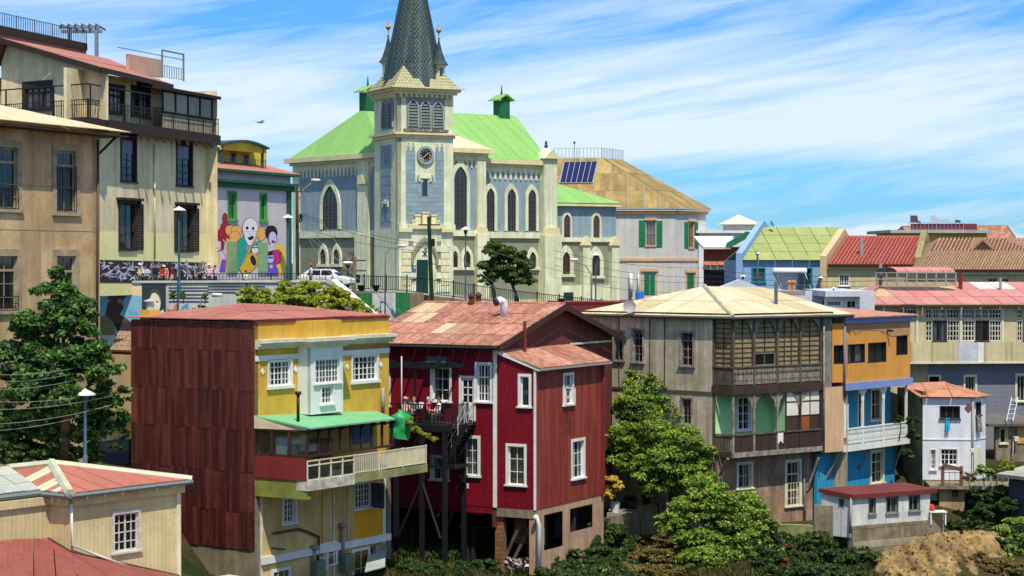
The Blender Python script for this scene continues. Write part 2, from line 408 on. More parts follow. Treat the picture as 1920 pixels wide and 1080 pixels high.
def rail(R, F, u0, u1, z0, z1, out, m, step=.12, r=.012, top=.03, posts=1.6, name='railing', bottom=True):
    """iron railing: rails and posts, with the bars as one piece"""
    g = G(); L = u1 - u0
    g.box(0, L, -.02, .02, z1 - z0 - top, z1 - z0)
    if bottom: g.box(0, L, -.015, .015, .06, .06 + top * .8)
    n = max(1, round(L / posts))
    for i in range(n + 1): x = L * i / n; g.box(x - .025, x + .025, -.025, .025, 0, z1 - z0 + .03)
    M = F.M @ T((u0, -out, z0)); p = g.obj(name, m, R, M)
    b = G(); k = max(2, int(L / step))
    for i in range(1, k): x = L * i / k; b.box(x - r, x + r, -r, r, .06, z1 - z0 - top)
    b.obj('bar', m, p, M, kind='stuff')
    return p
def copy_tree(o, M, label=None, parent=None):
    """copy of a top-level thing with its parts and sub-parts"""
    c = o.copy(); COL.objects.link(c); WM[c.name] = M
    if parent is None: c.matrix_basis = M
    else: c.parent = parent
    if label: c['label'] = label
    for ch in o.children:
        d = ch.copy(); COL.objects.link(d); d.parent = c
        for e in ch.children:
            f = e.copy(); COL.objects.link(f); f.parent = d
    return c

# ================================================================ yellow house with the red sheet-metal side
def backwalls(R, pts, z0, z1, m, name='back_wall'):
    g = G(); o = Vector((pts[0][0], pts[0][1], 0))
    for a, b in zip(pts[:-1], pts[1:]):
        a, b = Vector((a[0], a[1], 0)) - o, Vector((b[0], b[1], 0)) - o
        g.add([a + Vector((0, 0, z0)), b + Vector((0, 0, z0)), b + Vector((0, 0, z1)), a + Vector((0, 0, z1))], [(0, 1, 2, 3)])
    return g.obj(name, m, R, T(o))
def ang(F): return math.degrees(math.atan2(F.d.y, F.d.x))
YEL = mat('yellow_render', (214, 172, 66), .85, (160, 122, 44), .35, .8, .22)
YELB = mat('bright_yellow_render', (226, 164, 22), .85, (178, 120, 20), .4, .9, .15)
TANR = mat('tan_render', (226, 194, 130), .9, (150, 116, 66), .45, .6, .3)
OLIVE = mat('olive_render', (160, 138, 82), .9, None, .3)
RSHEET = [mat('red_sheet_%d' % i, c, .55, (40, 12, 11), .5, .9, .6, (112, 58, 52), .15, .25, wave=.16, wamp=.08, jit=.2, spec=.4)
          for i, c in enumerate([(74, 18, 16), (62, 13, 13), (92, 36, 33), (60, 20, 15)])]
ROOFP = [mat('pink_roof_%d' % i, c, .7, (150, 84, 70), .4, .7, .3, (120, 70, 60), wave=.2, wamp=.25, jit=.14) for i, c in enumerate([(178, 112, 96), (186, 122, 106), (170, 106, 90)])]
CONC = mat('stained_concrete', (150, 138, 112), .95, (84, 76, 58), .6, .7, .5)
MOSS = mat('mossy_concrete', (162, 158, 120), .95, (92, 104, 46), .75, 1.0, .3)
REDP = mat('red_panel', (128, 44, 44), .6, (90, 30, 32), .35, 1.0, .3)
BROWNW = mat('brown_frame', (66, 42, 34), .7)
Fy = fac(477, 84, 737, 92.2); ty = ang(Fy)
Fm = fdir(Fy.A, ty + 90, 247)
def zat(F, px, py, out=0.0): return F.uz(px, py, out)[1]
yr = thing('yellow_house', 'tall yellow house with dark red sheet metal side and green veranda roof', 'house', Fy.pt(4, -15))
zt = zat(Fy, 477, 605); zc = zat(Fy, 600, 640); ub = Fy.u(729)
holes = []
for px, c, r, ml in (((504, 677, 545, 723), 6, 4, (2, 4)), ((661, 668, 707, 713), 6, 4, (2, 4))):
    holes.append(win(yr, Fy, px, c, r, mull=ml, curt=.5, cas=.10, sill=.14)[0])
wl_ = win(yr, Fy, (531, 934, 553, 980), 4, 4, mull=(2,), cas=.09, curt=.4)[0]
wr_ = win(yr, Fy, (664, 906, 696, 952), 6, 4, mull=(2, 4), cas=.09)[0]
zmid = zat(Fy, 600, 868); zlow = zat(Fy, 600, 1040)
wall(yr, Fy, 0, ub, zmid, zt, holes, YEL)
ua, uc, ud, ue = Fy.u(603), Fy.u(617), Fy.u(650), Fy.u(660)
wall(yr, Fy, .35, ud, zlow - 3, zmid, [wl_], TANR)
wall(yr, Fy, ud, Fy.u(716), zlow - 3, zmid, [wr_], YELB)
for a, b, o, m in ((ua, ua + .35, .05, TANR), (ua + .75, ua + .83, .07, CREAMT), (ud - .02, ud + .5, .06, TANR), (Fy.u(716), Fy.u(722), .05, CREAMT), (Fy.u(722), ub, .12, CONC), (.3, .46, .06, CREAMT)):
    band(yr, Fy, a, b, zlow - 3, zmid - .02, 0.003, o, m, 'pilaster')
band(yr, Fy, -.02, .35, zlow - 3, zmid, -.2, .03, CONC, 'concrete_edge')
# parapet, cornice, bands
band(yr, Fy, -.03, ub + .05, zt - .02, zt + .08, -.3, .06, REDP, 'coping')
g = G(); L = ub + .1
for (o, a, b) in ((.42, .26, .42), (.30, .12, .26), (.16, 0, .12)): g.box(-.03, L, -o, 0, a, b)
g.obj('cornice', CREAMT, yr, Fy.M @ T((.05, -.003, zc - .2)))
zb0, zb1 = zat(Fy, 520, 675), zat(Fy, 520, 665)
band(yr, Fy, .02, ub, zb0, zb1, .004, .05, WHITE, 'string_course')
band(yr, Fy, Fy.u(644), ub, zb1, zat(Fy, 690, 647), .004, .02, OLIVE, 'frieze')
for x, y in ((492, 697), (554, 693), (651, 688), (714, 684)):
    u, z = Fy.uz(x, y); G().prism([(-.13, 0), (0, -.15), (.13, 0), (0, .15)], -.04, -.003).obj('diamond_ornament', WHITE, yr, Fy.M @ T((u, 0, z)))
# white bay
bo = .75; Fb = Fy.off(bo); b0, b1 = Fb.u(582), Fb.u(643)
hb = [win(yr, Fb, (590, 673, 637, 718), 8, 4, mull=(2, 4, 6), cas=.06, curt=1.0, sill=.06)[0], win(yr, Fb, (602, 725, 624, 757), 4, 3, mull=(2,), cas=.06, sill=.08, curt=.6)[0]]
zbay0 = zat(Fb, 600, 776)
wall(yr, Fb, b0, b1, zbay0, zc - .05, hb, WHITE, 'bay_front', th=.2)
backwalls(yr, [Fy.pt(b0, 0), Fb.pt(b0, 0)], zbay0, zc - .05, WHITE, 'bay_side'); backwalls(yr, [Fb.pt(b1, 0), Fy.pt(b1, 0)], zbay0, zc - .05, WHITE, 'bay_side')
g = G()
for (o, a, b) in ((.42, .26, .42), (.30, .12, .26), (.16, 0, .12)): g.box(-o, b1 - b0 + o, -o, bo, a, b)
g.obj('bay_cornice', CREAMT, yr, Fb.M @ T((b0, -.003, zc - .195)))
wall(yr, Fb.off(-.25), b0 - .2, b1 + .2, zc + .2, zt, [], YEL, 'bay_parapet', th=.5)
# grille and open casement beside the lower right window
u, v, z0, z1 = Fy.rc(697, 904, 711, 953)
g = G()
for i in range(5): q = i / 4; g.box(0, v - u, -.02, 0, (z1 - z0) * q - .015, (z1 - z0) * q + .015)
for i in (0, 1, 2): x = (v - u) * i / 2; g.box(x - .015, x + .015, -.03, 0, 0, z1 - z0)
g.obj('grille', CREAMT, yr, Fy.M @ T((u, -.05, z0)))
u, v, z0, z1 = Fy.rc(687, 905, 697, 952)
G().box(0, .05, -.75, 0, 0, z1 - z0).obj('shutter', plain('slate_paint', (62, 70, 80)), yr, Fy.M @ T((v - .1, -.05, z0)))
# ground-floor white lintel, doors and utility boxes
zl = zat(Fy, 560, 1043)
band(yr, Fy, .3, ub, zl - .05, zl + .28, .004, .14, WHITE, 'lintel')
for px, c in (((509, 1068, 541, 1120), 3), ((660, 1030, 690, 1100), 2), ((596, 1022, 611, 1070), 1), ((612, 1018, 629, 1060), 1)):
    u0, u1, z0, z1 = Fy.rc(*px); win(yr, Fy.off(.03), (u0, u1, z0, z1, 0), c, 2, dep=.02, cas=.08, sill=0, inner=DARK, name='glazed_door' if c > 1 else 'window')
u0, u1, z0, z1 = Fy.rc(690, 1025, 698, 1100); G().box(0, u1 - u0, -.02, 0, 0, z1 - z0).obj('dark_doorway', plain('navy_paint', (24, 34, 44)), yr, Fy.M @ T((u0, -.01, z0)))
u0, u1, z0, z1 = Fy.rc(700, 1020, 721, 1078); G().box(0, u1 - u0, -.12, 0, 0, z1 - z0).obj('door_leaf', mat('grey_green_paint', (134, 144, 130), .7), yr, Fy.M @ T((u0, -.02, z0)))
for px in ((582, 1050, 598, 1090), (635, 1038, 652, 1070)):
    u0, u1, z0, z1 = Fy.rc(*px); G().box(0, u1 - u0, -.35, 0, 0, z1 - z0).obj('meter_box', mat('box_grey_green', (120, 132, 112), .7), yr, Fy.M @ T((u0, -.05, z0)))
def pipe(R, F, pts, out, r, m, name='pipe'):
    q = [F.P(x, y, out) for x, y in pts]; c = q[0].copy()
    return G().tube([p - c for p in q], r, 8).obj(name, m, R, T(c), True)
GREYP = plain('grey_pipe', (150, 148, 138))
pipe(yr, Fy, [(718, 727), (718, 775)], .12, .09, GREYP, 'downpipe'); pipe(yr, Fy, [(643, 985), (642, 1040)], .15, .1, GREYP, 'flue'); pipe(yr, Fy, [(643, 981), (643, 988)], .15, .2, GREYP, 'flue_cap')
pipe(yr, Fy, [(590, 1028), (588, 1055)], .15, .1, GREYP, 'flue'); pipe(yr, Fy, [(590, 1023), (590, 1030)], .15, .2, GREYP, 'flue_cap')
BRP = plain('brown_pipe', (88, 72, 52))
pipe(yr, Fy, [(513, 1000), (560, 992), (577, 997), (598, 1006), (597, 1055)], .1, .06, BRP, 'waste_pipe')
pipe(yr, Fy, [(509, 1027), (535, 1030)], .1, .03, BRP, 'waste_pipe')
# lean-to glazed shelter at the foot
q = [Fy.P(700, 1056, .1), Fy.P(722, 1020, .1), Fy.P(722, 1030, 2.3), Fy.P(700, 1065, 2.3)]
roofp(yr, [Fy.P(684, 1072, 2.4), Fy.P(722, 1062, 2.4), Fy.P(723, 1032, .1), Fy.P(690, 1040, .1)], mat('pale_plastic_roof', (176, 184, 176), .4, wave=.15), .04, 'porch_roof')
# ---- sheet-metal side: separate sheets on a backing wall, concrete footing below
ym = [(613, 655), (655, 729), (729, 802), (802, 880), (880, 955), (955, 1029)]
Lm = Fm.L; ztm = zt + .02; zbm = zat(Fm, 470, 1029)
wall(yr, Fm, 0, Lm, zbm - 4, ztm, [], CONC, 'side_wall')
zz_ = [ztm - .03] + [zat(Fm, 420, y) for y in (655, 729, 802, 880, 955)] + [zbm]
cmap = [[0, 1, 2, 2, 2, 1, 2, 2, 2], [0, 1, 3, 0, 2, 3, 0, 1, 2], [0, 1, 1, 1, 0, 3, 1, 0, 2], [1, 1, 0, 1, 1, 3, 1, 3, 0], [1, 0, 1, 1, 3, 1, 0, 3, 2], [1, 1, 3, 1, 0, 1, 1, 2, 3]]
for j in range(6):
    for i in range(9):
        w = Lm / 9; a = zz_[j + 1] - .06; b = zz_[j]; o = .03 + .012 * ((i + j) % 2) + .01 * (5 - j) / 5
        if j == 0 and i: G().box(-.015, .015, -.075, -.03, zbm, ztm - .03).obj('seam', mat('seam_rust', (92, 40, 36), .7, (70, 26, 24), .8, 1.4, .5), yr, Fm.M @ T((i * w, 0, 0)))
        G().box(0, w + .03, -o - .012, -o, 0, b - a).obj('metal_sheet', RSHEET[cmap[j][i]], yr, Fm.M @ T((i * w - .01, 0, a)))
# ---- roof
C0, Rr, Ll = Fy.pt(-.25, zt + .1, -.25), Fy.pt(Fy.L + .3, zt + .1, -.25), Fm.pt(-.3, zt + .1, -.2)
C0 = Fy.pt(-.2, zt + .1, .05); Ll = Fm.pt(-.25, zt + .1, -.2); C1 = Fm.pt(Lm + .05, zt + .1, -.2)
Rr = Fy.pt(ub + .05, zt + .1, .05); Bk = Rr + (Fm.A - Fm.B) * 1.03
e = (Fm.A - Fm.B).normalized(); ln = (Fm.A - Fm.B).length
R1 = Fy.pt(ln * .5, 0, 0) + e * (ln * .55); R2 = Fy.pt(ub - ln * .45, 0, 0) + e * (ln * .55)
def zpx(p, py):                                # height at which a plan point shows on photo row py
    v = (540 - py) / FPX; cp, sp = math.cos(PITCH), math.sin(PITCH)
    return p.y * (-sp + cp * v) / (cp + sp * v)
R1.z = zpx(R1, 569); R2.z = zpx(R2, 571); RC = C1.copy()
sheets(yr, [C1, Rr, R2, R1], 5, 2, ROOFP, jx=.4)
sheets(yr, [Ll, C1, R1, R1], 4, 1, ROOFP)
sheets(yr, [Rr, Bk, R2, R2], 3, 1, ROOFP); sheets(yr, [Bk, Ll, R1, R2], 4, 1, ROOFP)
backwalls(yr, [Fm.A, Bk, Rr], zlow - 3, zt, CONC)
uc0, zc0 = Fm.uz(269, 614)
ch = G().box(-.32, .32, .1, .75, 0, .85).obj('chimney', mat('chimney_yellow', (214, 176, 74), .85), yr, Fm.M @ T((uc0, 0, zc0 - .05)))
G().lathe([(.17, .8), (.17, 1.22), (.3, 1.22), (.3, 1.26), (.04, 1.36)], 10, (0, .42, 0)).obj('chimney_cowl', plain('galvanised', (190, 194, 196), .4, .3), ch, Fm.M @ T((uc0, 0, zc0 - .05)))
# ---- glazed veranda, standing out over the slope
so = 2.85
for _ in range(1):
    Fs = Fy.off(so)
s0 = Fs.u(575.5, 0); s1 = Fs.u(735); s2 = Fs.u(800)
zgt, zgb = zat(Fs, 577, 808), zat(Fs, 577, 858); zlt, zlb = zat(Fs, 577, 864), zat(Fs, 577, 902); zsl = zat(Fs, 577, 921)
AWN = mat('green_awning', (124, 190, 140), .5, (70, 150, 84), .3, .6, .2, wave=.25, wamp=.2)
va = [Fs.P(577, 803, .3), Fs.P(741, 781, .3), Fy.pt(Fy.u(706), zat(Fy, 700, 771), 0), Fy.pt(-.05, zat(Fy, 478, 779), 0)]
va[0] = Fs.pt(s0 - .12, va[0].z, -.3); va[1].z = va[0].z
roofp(yr, va, AWN, .07, 'veranda_roof')
g = G()
for i in range(9): g.box((s1 - s0) * i / 8 - .05, (s1 - s0) * i / 8 + .05, -.22, .1, 0, .16)
g.obj('rafter_end', BROWNW, yr, Fs.M @ T((s0, 0, zgt - .1)), kind='stuff')
# side face towards the street of stairs
Fq = Fc(Fy.pt(-.02, 0, 0), Fs.pt(s0, 0, 0)); Lq = Fq.L
q0, q1 = zat(Fq, 530, 805), zat(Fq, 530, 856)
prismp(yr, Fq, [(478, 781), (576, 803.5), (576, 807), (478, 803)], .0, .05, mat('cream_panel', (222, 208, 170), .7), 'gable_panel')
g = G(); w = Lq
for x in (0, w / 3, 2 * w / 3, w): g.box(max(0, x - .06), min(w, x + .06), -.04, .06, 0, zgt - zgb)
g.box(0, w, -.04, .06, zgt - zgb - .07, zgt - zgb); g.box(0, w, -.04, .06, 0, .07)
sd = g.obj('side_window', BROWNW, yr, Fq.M @ T((0, 0, zgb)))
G().add([(.05, .02, .05), (w - .05, .02, .05), (w - .05, .02, zgt - zgb - .05), (.05, .02, zgt - zgb - .05)], [(0, 1, 2, 3)]).obj('pane', GLASS, sd, Fq.M @ T((0, 0, zgb)))
for i in range(3): G().box(0, w / 3 - .01, -.03, .05, 0, zgb - zlb - .0).obj('side_panel', REDP, yr, Fq.M @ T((i * w / 3 + .005, 0, zlb)))
# front glazing
g = G(); w = s1 - s0; hh = zgt - zgb; nb = 8
for i in range(nb + 1): x = w * i / nb; g.box(x - .045, x + .045, -.04, .05, 0, hh)
g.box(0, w, -.045, .055, hh - .08, hh); g.box(0, w, -.05, .055, 0, .1)
fg = g.obj('front_window', BROWNW, yr, Fs.M @ T((s0, 0, zgb)))
for i in range(nb):
    a, b = w * i / nb + .03, w * (i + 1) / nb - .03
    G().add([(a, .01, .08), (b, .01, .08), (b, .01, hh - .06), (a, .01, hh - .06)], [(0, 1, 2, 3)]).obj('pane', GLASS, fg, Fs.M @ T((s0, 0, zgb)))
s3 = Fs.u(663); g = G(); w3 = s3 - s0; h3 = zlt - zlb
for i in range(5): x = w3 * i / 4; g.box(x - .03, x + .03, -.03, .03, 0, h3)
g.box(0, w3, -.04, .03, h3 - .05, h3); g.box(0, w3, -.035, .03, h3 - .25, h3 - .2); g.box(0, w3, -.03, .03, 0, .05)
lg = g.obj('lower_window', CREAMT, yr, Fs.M @ T((s0, 0, zlb)))
for i in range(4):
    a, b = w3 * i / 4 + .02, w3 * (i + 1) / 4 - .02
    G().add([(a, .015, .03), (b, .015, .03), (b, .015, h3 - .05), (a, .015, h3 - .05)], [(0, 1, 2, 3)]).obj('pane', GLASS, lg, Fs.M @ T((s0, 0, zlb)))
# floor slab with mossy and peeling edges
def slabp(u0, u1, z0, z1, m, name, o=0.0): return G().box(0, u1 - u0, -o, so - .1, 0, z1 - z0).obj(name, m, yr, Fs.M @ T((u0, 0, z0)))
PEEL = mat('peeling_white_paint', (214, 212, 196), .9, (120, 110, 84), .8, 1.6, .3)
slabp(s0 - .02, s3, zsl, zlb - .004, PEEL, 'floor_slab', .06); slabp(s3 + .002, s2, zsl + .06, zlb - .03, MOSS, 'balcony_slab', .05)
G().box(0, Lq - .05, 0, .3, 0, zlb - zsl + .35).obj('slab_edge', mat('lime_moss', (132, 138, 56), .95, (90, 84, 50), .6, 1.2), yr, Fq.M @ T((.02, .02, zsl - .38)))
rail(yr, Fs, s3 + .05, s2 - .03, zlb - .02, zlb - .02 + (zlt - zlb) * 1.02, -.02, CREAMT, step=.13, r=.02, top=.05, posts=1.9)
BAMB = mat('bamboo_screen', (212, 200, 160), .9, (160, 146, 104), .4, 1.0, .5, ss=(18, 18, .4))
u0 = Fs.u(727); G().box(0, s2 - u0 - .08, .04, .06, .06, (zlt - zlb) * .98).obj('screen', BAMB, yr, Fs.M @ T((u0, 0, zlb)))
pipe(yr, Fy, [(559, 738), (559, 797)], 1.7, .07, BLACK, 'stove_pipe'); pipe(yr, Fy, [(559, 734), (559, 740)], 1.7, .14, BLACK, 'stove_cowl')
# things inside the veranda
def inbox(px, out, d, m, label, name, cat):
    u0, u1, z0, z1 = Fs.rc(*px, -out); g = G().box(0, u1 - u0, 0, d, 0, z1 - z0)
    g.box(-.04, u1 - u0 + .04, -.04, d + .04, z1 - z0, z1 - z0 + .05)
    return tag(g.obj(name, m, None, Fs.M @ T((u0, out, z0))), label, cat)
inbox((664, 800, 700, 832), .8, .1, plain('blue_board', (30, 84, 170)), 'blue board behind the veranda panes of the yellow house', 'blue_board', 'board')
inbox((600, 826, 622, 858), .5, .7, plain('red_cabinet', (130, 44, 40)), 'low red cabinet seen through the veranda panes', 'red_cabinet', 'cabinet')
inbox((580, 834, 597, 846), .45, .6, plain('white_cloth', (226, 222, 214)), 'white covered table top just inside the veranda corner', 'covered_table', 'table')
inbox((622, 884, 642, 896), .4, .8, plain('white_cloth'  , (226, 222, 214)), 'white cushion bench behind the low veranda panes', 'cushion_bench', 'bench')
u0, z0 = Fq.uz(524, 857); tag(recentre(G().box(-.4, .4, .25, .8, 0, .85).box(-.36, .36, .22, .25, .1, .8).obj('white_fridge', plain('fridge_white', (222, 226, 226)), None, Fq.M @ T((u0, 0, z0)))) if 0 else G().box(-.4, .4, .25, .8, 0, .85).box(-.36, .36, .22, .25, .1, .8).obj('white_appliance', plain('fridge_white', (222, 226, 226)), None, Fq.M @ T((u0, 0, z0))), 'white appliance behind the veranda side window', 'appliance')
# green tarpaulin bundle and vine on the balcony end

# ================================================================ red house with the lean-to
CRIM = mat('crimson_corrugated', (124, 10, 30), .55, (86, 6, 20), .3, .7, .25, wave=.22, wamp=.1)
BRICKR = mat('faded_red_metal', (138, 50, 38), .65, (96, 30, 26), .45, .6, .5, (160, 84, 68), wave=.22, wamp=.1)
GABLE = mat('brown_gable_metal', (112, 58, 48), .7, (70, 34, 30), .5, .6, .45, wave=.22, wamp=.2)
RR = [mat('rust_roof_%d' % i, c, .75, (150, 84, 66), .45, .9, .5, (196, 156, 132), wave=.22, wamp=.2, jit=.2) for i, c in enumerate([(158, 106, 84), (168, 116, 92), (146, 96, 76), (186, 168, 126), (196, 180, 140)])]
Pr = at(1005, HZ, 94)
Fl = fdir(Pr, 153, 690); Fr = fdir(Pr, 60, 1133)
uL = Fl.u(930)                                             # main house ends here; the lean-to runs on to the corner
Fg = fdir(Fl.pt(uL, 0), 60, 1148)
rr = thing('red_house', 'crimson corrugated house with white window trim and rusty patched roof', 'house', Fl.pt(uL - 3, -14))
zg = zat(Fl, 925, 645); zb = zat(Fl, 925, 951)
hs = []
hs.append(win(rr, Fl, (811, 690, 843, 752), 2, 3, cas=.12, dep=.2, castop=.3)[0])
hs.append(win(rr, Fl, (895, 684, 919, 753), 4, 3, mull=(2,), cas=.13, trans=.66, curt=.3)[0])
hs.append(win(rr, Fl, (872, 822, 896, 891), 2, 3, cas=.15, sill=.1)[0])
hs.append(win(rr, Fl, (811, 858, 838, 899), 2, 2, cas=.13)[0])
hs.append(win(rr, Fl, (708, 704, 729, 760), 2, 3, cas=.12)[0])
# white door with glazed upper half
u0, u1, z0, z1 = Fl.rc(865, 709, 889, 787)
dz = z1 - z0; dw = u1 - u0
g = G().box(0, dw, .02, .08, 0, dz * .42).box(0, .1, .02, .08, 0, dz).box(dw - .1, dw, .02, .08, 0, dz).box(0, dw, .02, .08, dz - .1, dz)
for k in (1, 2): z = dz * .42 + (dz * .58 - .1) * k / 3; g.box(0, dw, .025, .075, z - .025, z + .025)
g.box(dw / 2 - .025, dw / 2 + .025, .025, .075, dz * .42, dz)
g.box(-.12, 0, -.05, -.003, -.05, dz + .12).box(dw, dw + .1, -.05, -.003, -.05, dz + .12).box(0, dw, -.05, -.003, dz, dz + .12)
for k in (0, 1): g.box(.12 + k * (dw / 2 - .06), dw / 2 - .02 + k * (dw / 2 - .08), .0, .02, .12, dz * .38)
dr = g.obj('door', WHITE, rr, Fl.M @ T((u0, 0, z0)))
G().add([(.05, .05, dz * .4), (dw - .05, .05, dz * .4), (dw - .05, .05, dz - .05), (.05, .05, dz - .05)], [(0, 1, 2, 3)]).obj('pane', GLASS, dr, Fl.M @ T((u0, 0, z0)))
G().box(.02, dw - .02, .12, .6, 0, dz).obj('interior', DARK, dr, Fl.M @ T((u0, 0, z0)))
G().lathe([(.035, 0), (.035, .03), (.02, .06)], 8).obj('door_handle', BLACK, dr, Fl.M @ T((u0 + .15, 0, z0 + dz * .45)) @ Matrix.Rotation(R_(90), 4, 'X'))
hs.append((u0, u1, z0, z1))
wall(rr, Fl, 0, uL, zb, zg, hs, CRIM, 'side_wall')
# lean-to end wall, sloping top
h7 = win(rr, Fl, (976, 706, 992, 762), 1, 1, cas=.13, curt=1.0, cm=CURTD)[0]
h8 = win(rr, Fl, (953, 837, 983, 909), 2, 3, cas=.13, curt=1.0, cm=mat('tan_blind', (170, 150, 110)))[0]
uC = Fl.L; zlo = zat(Fl, 1005, 691); zhi = zat(Fl, 931, 660); zlb_ = zat(Fl, 1005, 957)
wall(rr, Fl, uL, uC, zlb_, zlo - .05, [h7, h8], CRIM, 'lean_to_end_wall', top=[(uL, zlo - .05), (uC, zlo - .05), (uC, zlo), (uL, zhi)])
for a, b, o, zz0, zz1 in ((uL - .14, uL + .06, .06, zb, zg), (uC - .1, uC + .02, .06, zlb_, zlo)): band(rr, Fl, a, b, zz0, zz1, .003, o, WHITE, 'corner_board')
g = G().prism([(uL - .05, zhi - .04), (uC + .25, zlo - .14), (uC + .25, zlo + .02), (uL - .05, zhi + .14)], -.12, -.004); g.obj('barge_board', WHITE, rr, Fl.M)
h9 = win(rr, Fr, (1057, 703, 1073, 758), 2, 3, cas=.12, trans=.62)[0]
h10 = win(rr, Fr, (1073, 827, 1094, 896), 3, 3, cas=.14, curt=.5)[0]
zrb = zat(Fr, 1070, 941); zrt = zlo
wall(rr, Fr, 0, Fr.L, zrb, zrt, [h9, h10], BRICKR, 'lean_to_front_wall')
u0, u1, z0, z1 = Fr.rc(1050, 726, 1057, 760)
cs_ = G().box(0, .05, -.62, 0, 0, .07).box(0, .05, -.62, 0, z1 - z0 - .07, z1 - z0).box(0, .05, -.62, -.55, 0, z1 - z0).box(0, .05, -.07, 0, 0, z1 - z0).box(0, .05, -.6, 0, (z1 - z0) * .5 - .02, (z1 - z0) * .5 + .02)
cs_.obj('open_casement', WHITE, rr, Fr.M @ T((u1, -.04, z0)))
for a in range(6):
    w = Fr.L / 6
    if a in (3,): pass
band(rr, Fr, Fr.L - .35, Fr.L - .12, zrb, zrt, .003, .12, REDP, 'downpipe')
# lean-to roof
Lr = Fr.L; hiL = Fg.pt(-.1, zhi + .1, 0.02); hiR = Fg.pt(Lr + .6, zhi + .1, 0.02); loL = Fr.pt(-.15, zlo + .02, -.3); loR = Fr.pt(Lr + .2, zlo + .02, -.3)
sheets(rr, [loL, loR, hiR, hiL], 4, 1, RR[:3], jx=0)
band(rr, Fr, -.15, Lr + .2, zlo - .1, zlo, .28, .38, GREYP, 'gutter')
# main gable wall
pk = Fg.L * .5; zpk = zat(Fg, 1052, 574); zge = zg - .02
wall(rr, Fg, 0, Fg.L, zrb - 1.0, zge, [], GABLE, 'gable_wall', top=[(0, zge), (Fg.L, zge), (pk, zpk)])
band(rr, Fg, Lr + .4, Fg.L, zge - .32, zge - .22, .004, .05, CREAMT, 'string_course')
# main roof
er = Fl.d * -1; Lm_ = uL + 0.0
ov = .45
def gp(u, z, along): return Fg.pt(u, z, 0) - Fl.d * along
kk = (zpk - zge) / pk
e0, e1 = gp(-.6, zge - .6 * kk + .12, -ov), gp(-.6, zge - .6 * kk + .12, uL + .6)
r0, r1 = gp(pk, zpk + .12, -ov), gp(pk, zpk + .12, uL + .6)
f0, f1 = gp(Fg.L + .6, zge - .6 * kk + .12, -ov), gp(Fg.L + .6, zge - .6 * kk + .12, uL + .6)
def pick(i, j):
    if (i < 3 and j == 3) or (i in (1, 2) and j == 2) or (i in (5, 6) and j == 1): return 3 if (i + j) % 2 else 4
    return (i * 3 + j) % 3
sheets(rr, [e1, e0, r0, r1], 12, 4, RR, pick=pick, jx=.35)
sheets(rr, [f0, f1, r1, r0], 6, 2, RR[:3])
G().tube([Vector((0, 0, 0)), r1 - r0], .1, 8).obj('ridge_cap', RR[2], rr, T(r0 + Vector((0, 0, -.0))))
for a, b in ((e0, r0), (f0, r0)):
    d = (b - a); c = a.copy(); nrm = Fl.d * .05
    G().slab([Vector((0, 0, 0)) + Fl.d * .02, d + Fl.d * .02, d + Fl.d * .07, Fl.d * .07], .3).obj('barge_board', BROWNW, rr, T(c))
g = G().tube([Vector((0, 0, 0)), (e1 - e0)], .1, 6); g.obj('gutter', BLACK, rr, T(e0 + Fg.n * 0 + Vector((0, 0, -.12)) ))
backwalls(rr, [Fl.A, Fl.A + Vector((math.cos(R_(60)), math.sin(R_(60)), 0)) * Fg.L, Fg.B], zb, zge, GABLE)
# roof vents
slope_pt = lambda px, py: (lambda d, n, p: d * (p.dot(n) / d.dot(n)))(ray(px, py), (e1 - e0).cross(r0 - e0).normalized(), e0)
def vent(px, py, r, h, m, cap=True):
    p = slope_pt(px, py); g = G().lathe([(r * 1.2, -.1), (r * 1.2, .12), (r, .15), (r, h)] + ([(r * 1.45, h), (r * 1.45, h + .06), (.05, h + .22)] if cap else []), 10)
    return g.obj('roof_vent', m, rr, T(p))
VB = mat('rusty_vent', (92, 50, 42), .8)
vent(884, 571, .14, .42, VB); vent(897, 566, .14, .3, VB)
p = slope_pt(945, 592)
WV = plain('white_duct', (216, 216, 220), .4)
g = G().tube([(0, 0, -.2), (0, 0, .55), (-.05, -.05, .72), (-.2, -.12, .8), (-.38, -.2, .74)], .21, 12)
du = g.obj('curved_duct', WV, rr, T(p), True)
G().tube([(0, 0, 0), (-.12, -.06, -.04)], .22, 12).obj('duct_mouth', BLACK, du, T(p + Vector((-.36, -.19, .74))))
q = Fg.P(984, 662, .5); G().tube([Vector((0, 0, 0)), Vector((0, 0, 1.6))], .08, 8).obj('flue', REDP, rr, T(q))
# shop awning box over the terrace window
u0, u1, z0, z1 = Fl.rc(806, 668, 844, 687)
G().box(0, u1 - u0, -.45, -.01, 0, (z1 - z0) * .55).box(.05, u1 - u0 - .05, -.35, -.01, (z1 - z0) * .55, z1 - z0).obj('roller_awning', plain('awning_grey', (84, 98, 106), .4, .2), rr, Fl.M @ T((u0, 0, z0)))
u0, z0 = Fl.uz(875, 911); G().box(-.12, .12, -.04, 0, -.12, .12).obj('wall_vent', CREAMT, rr, Fl.M @ T((u0, 0, z0)))
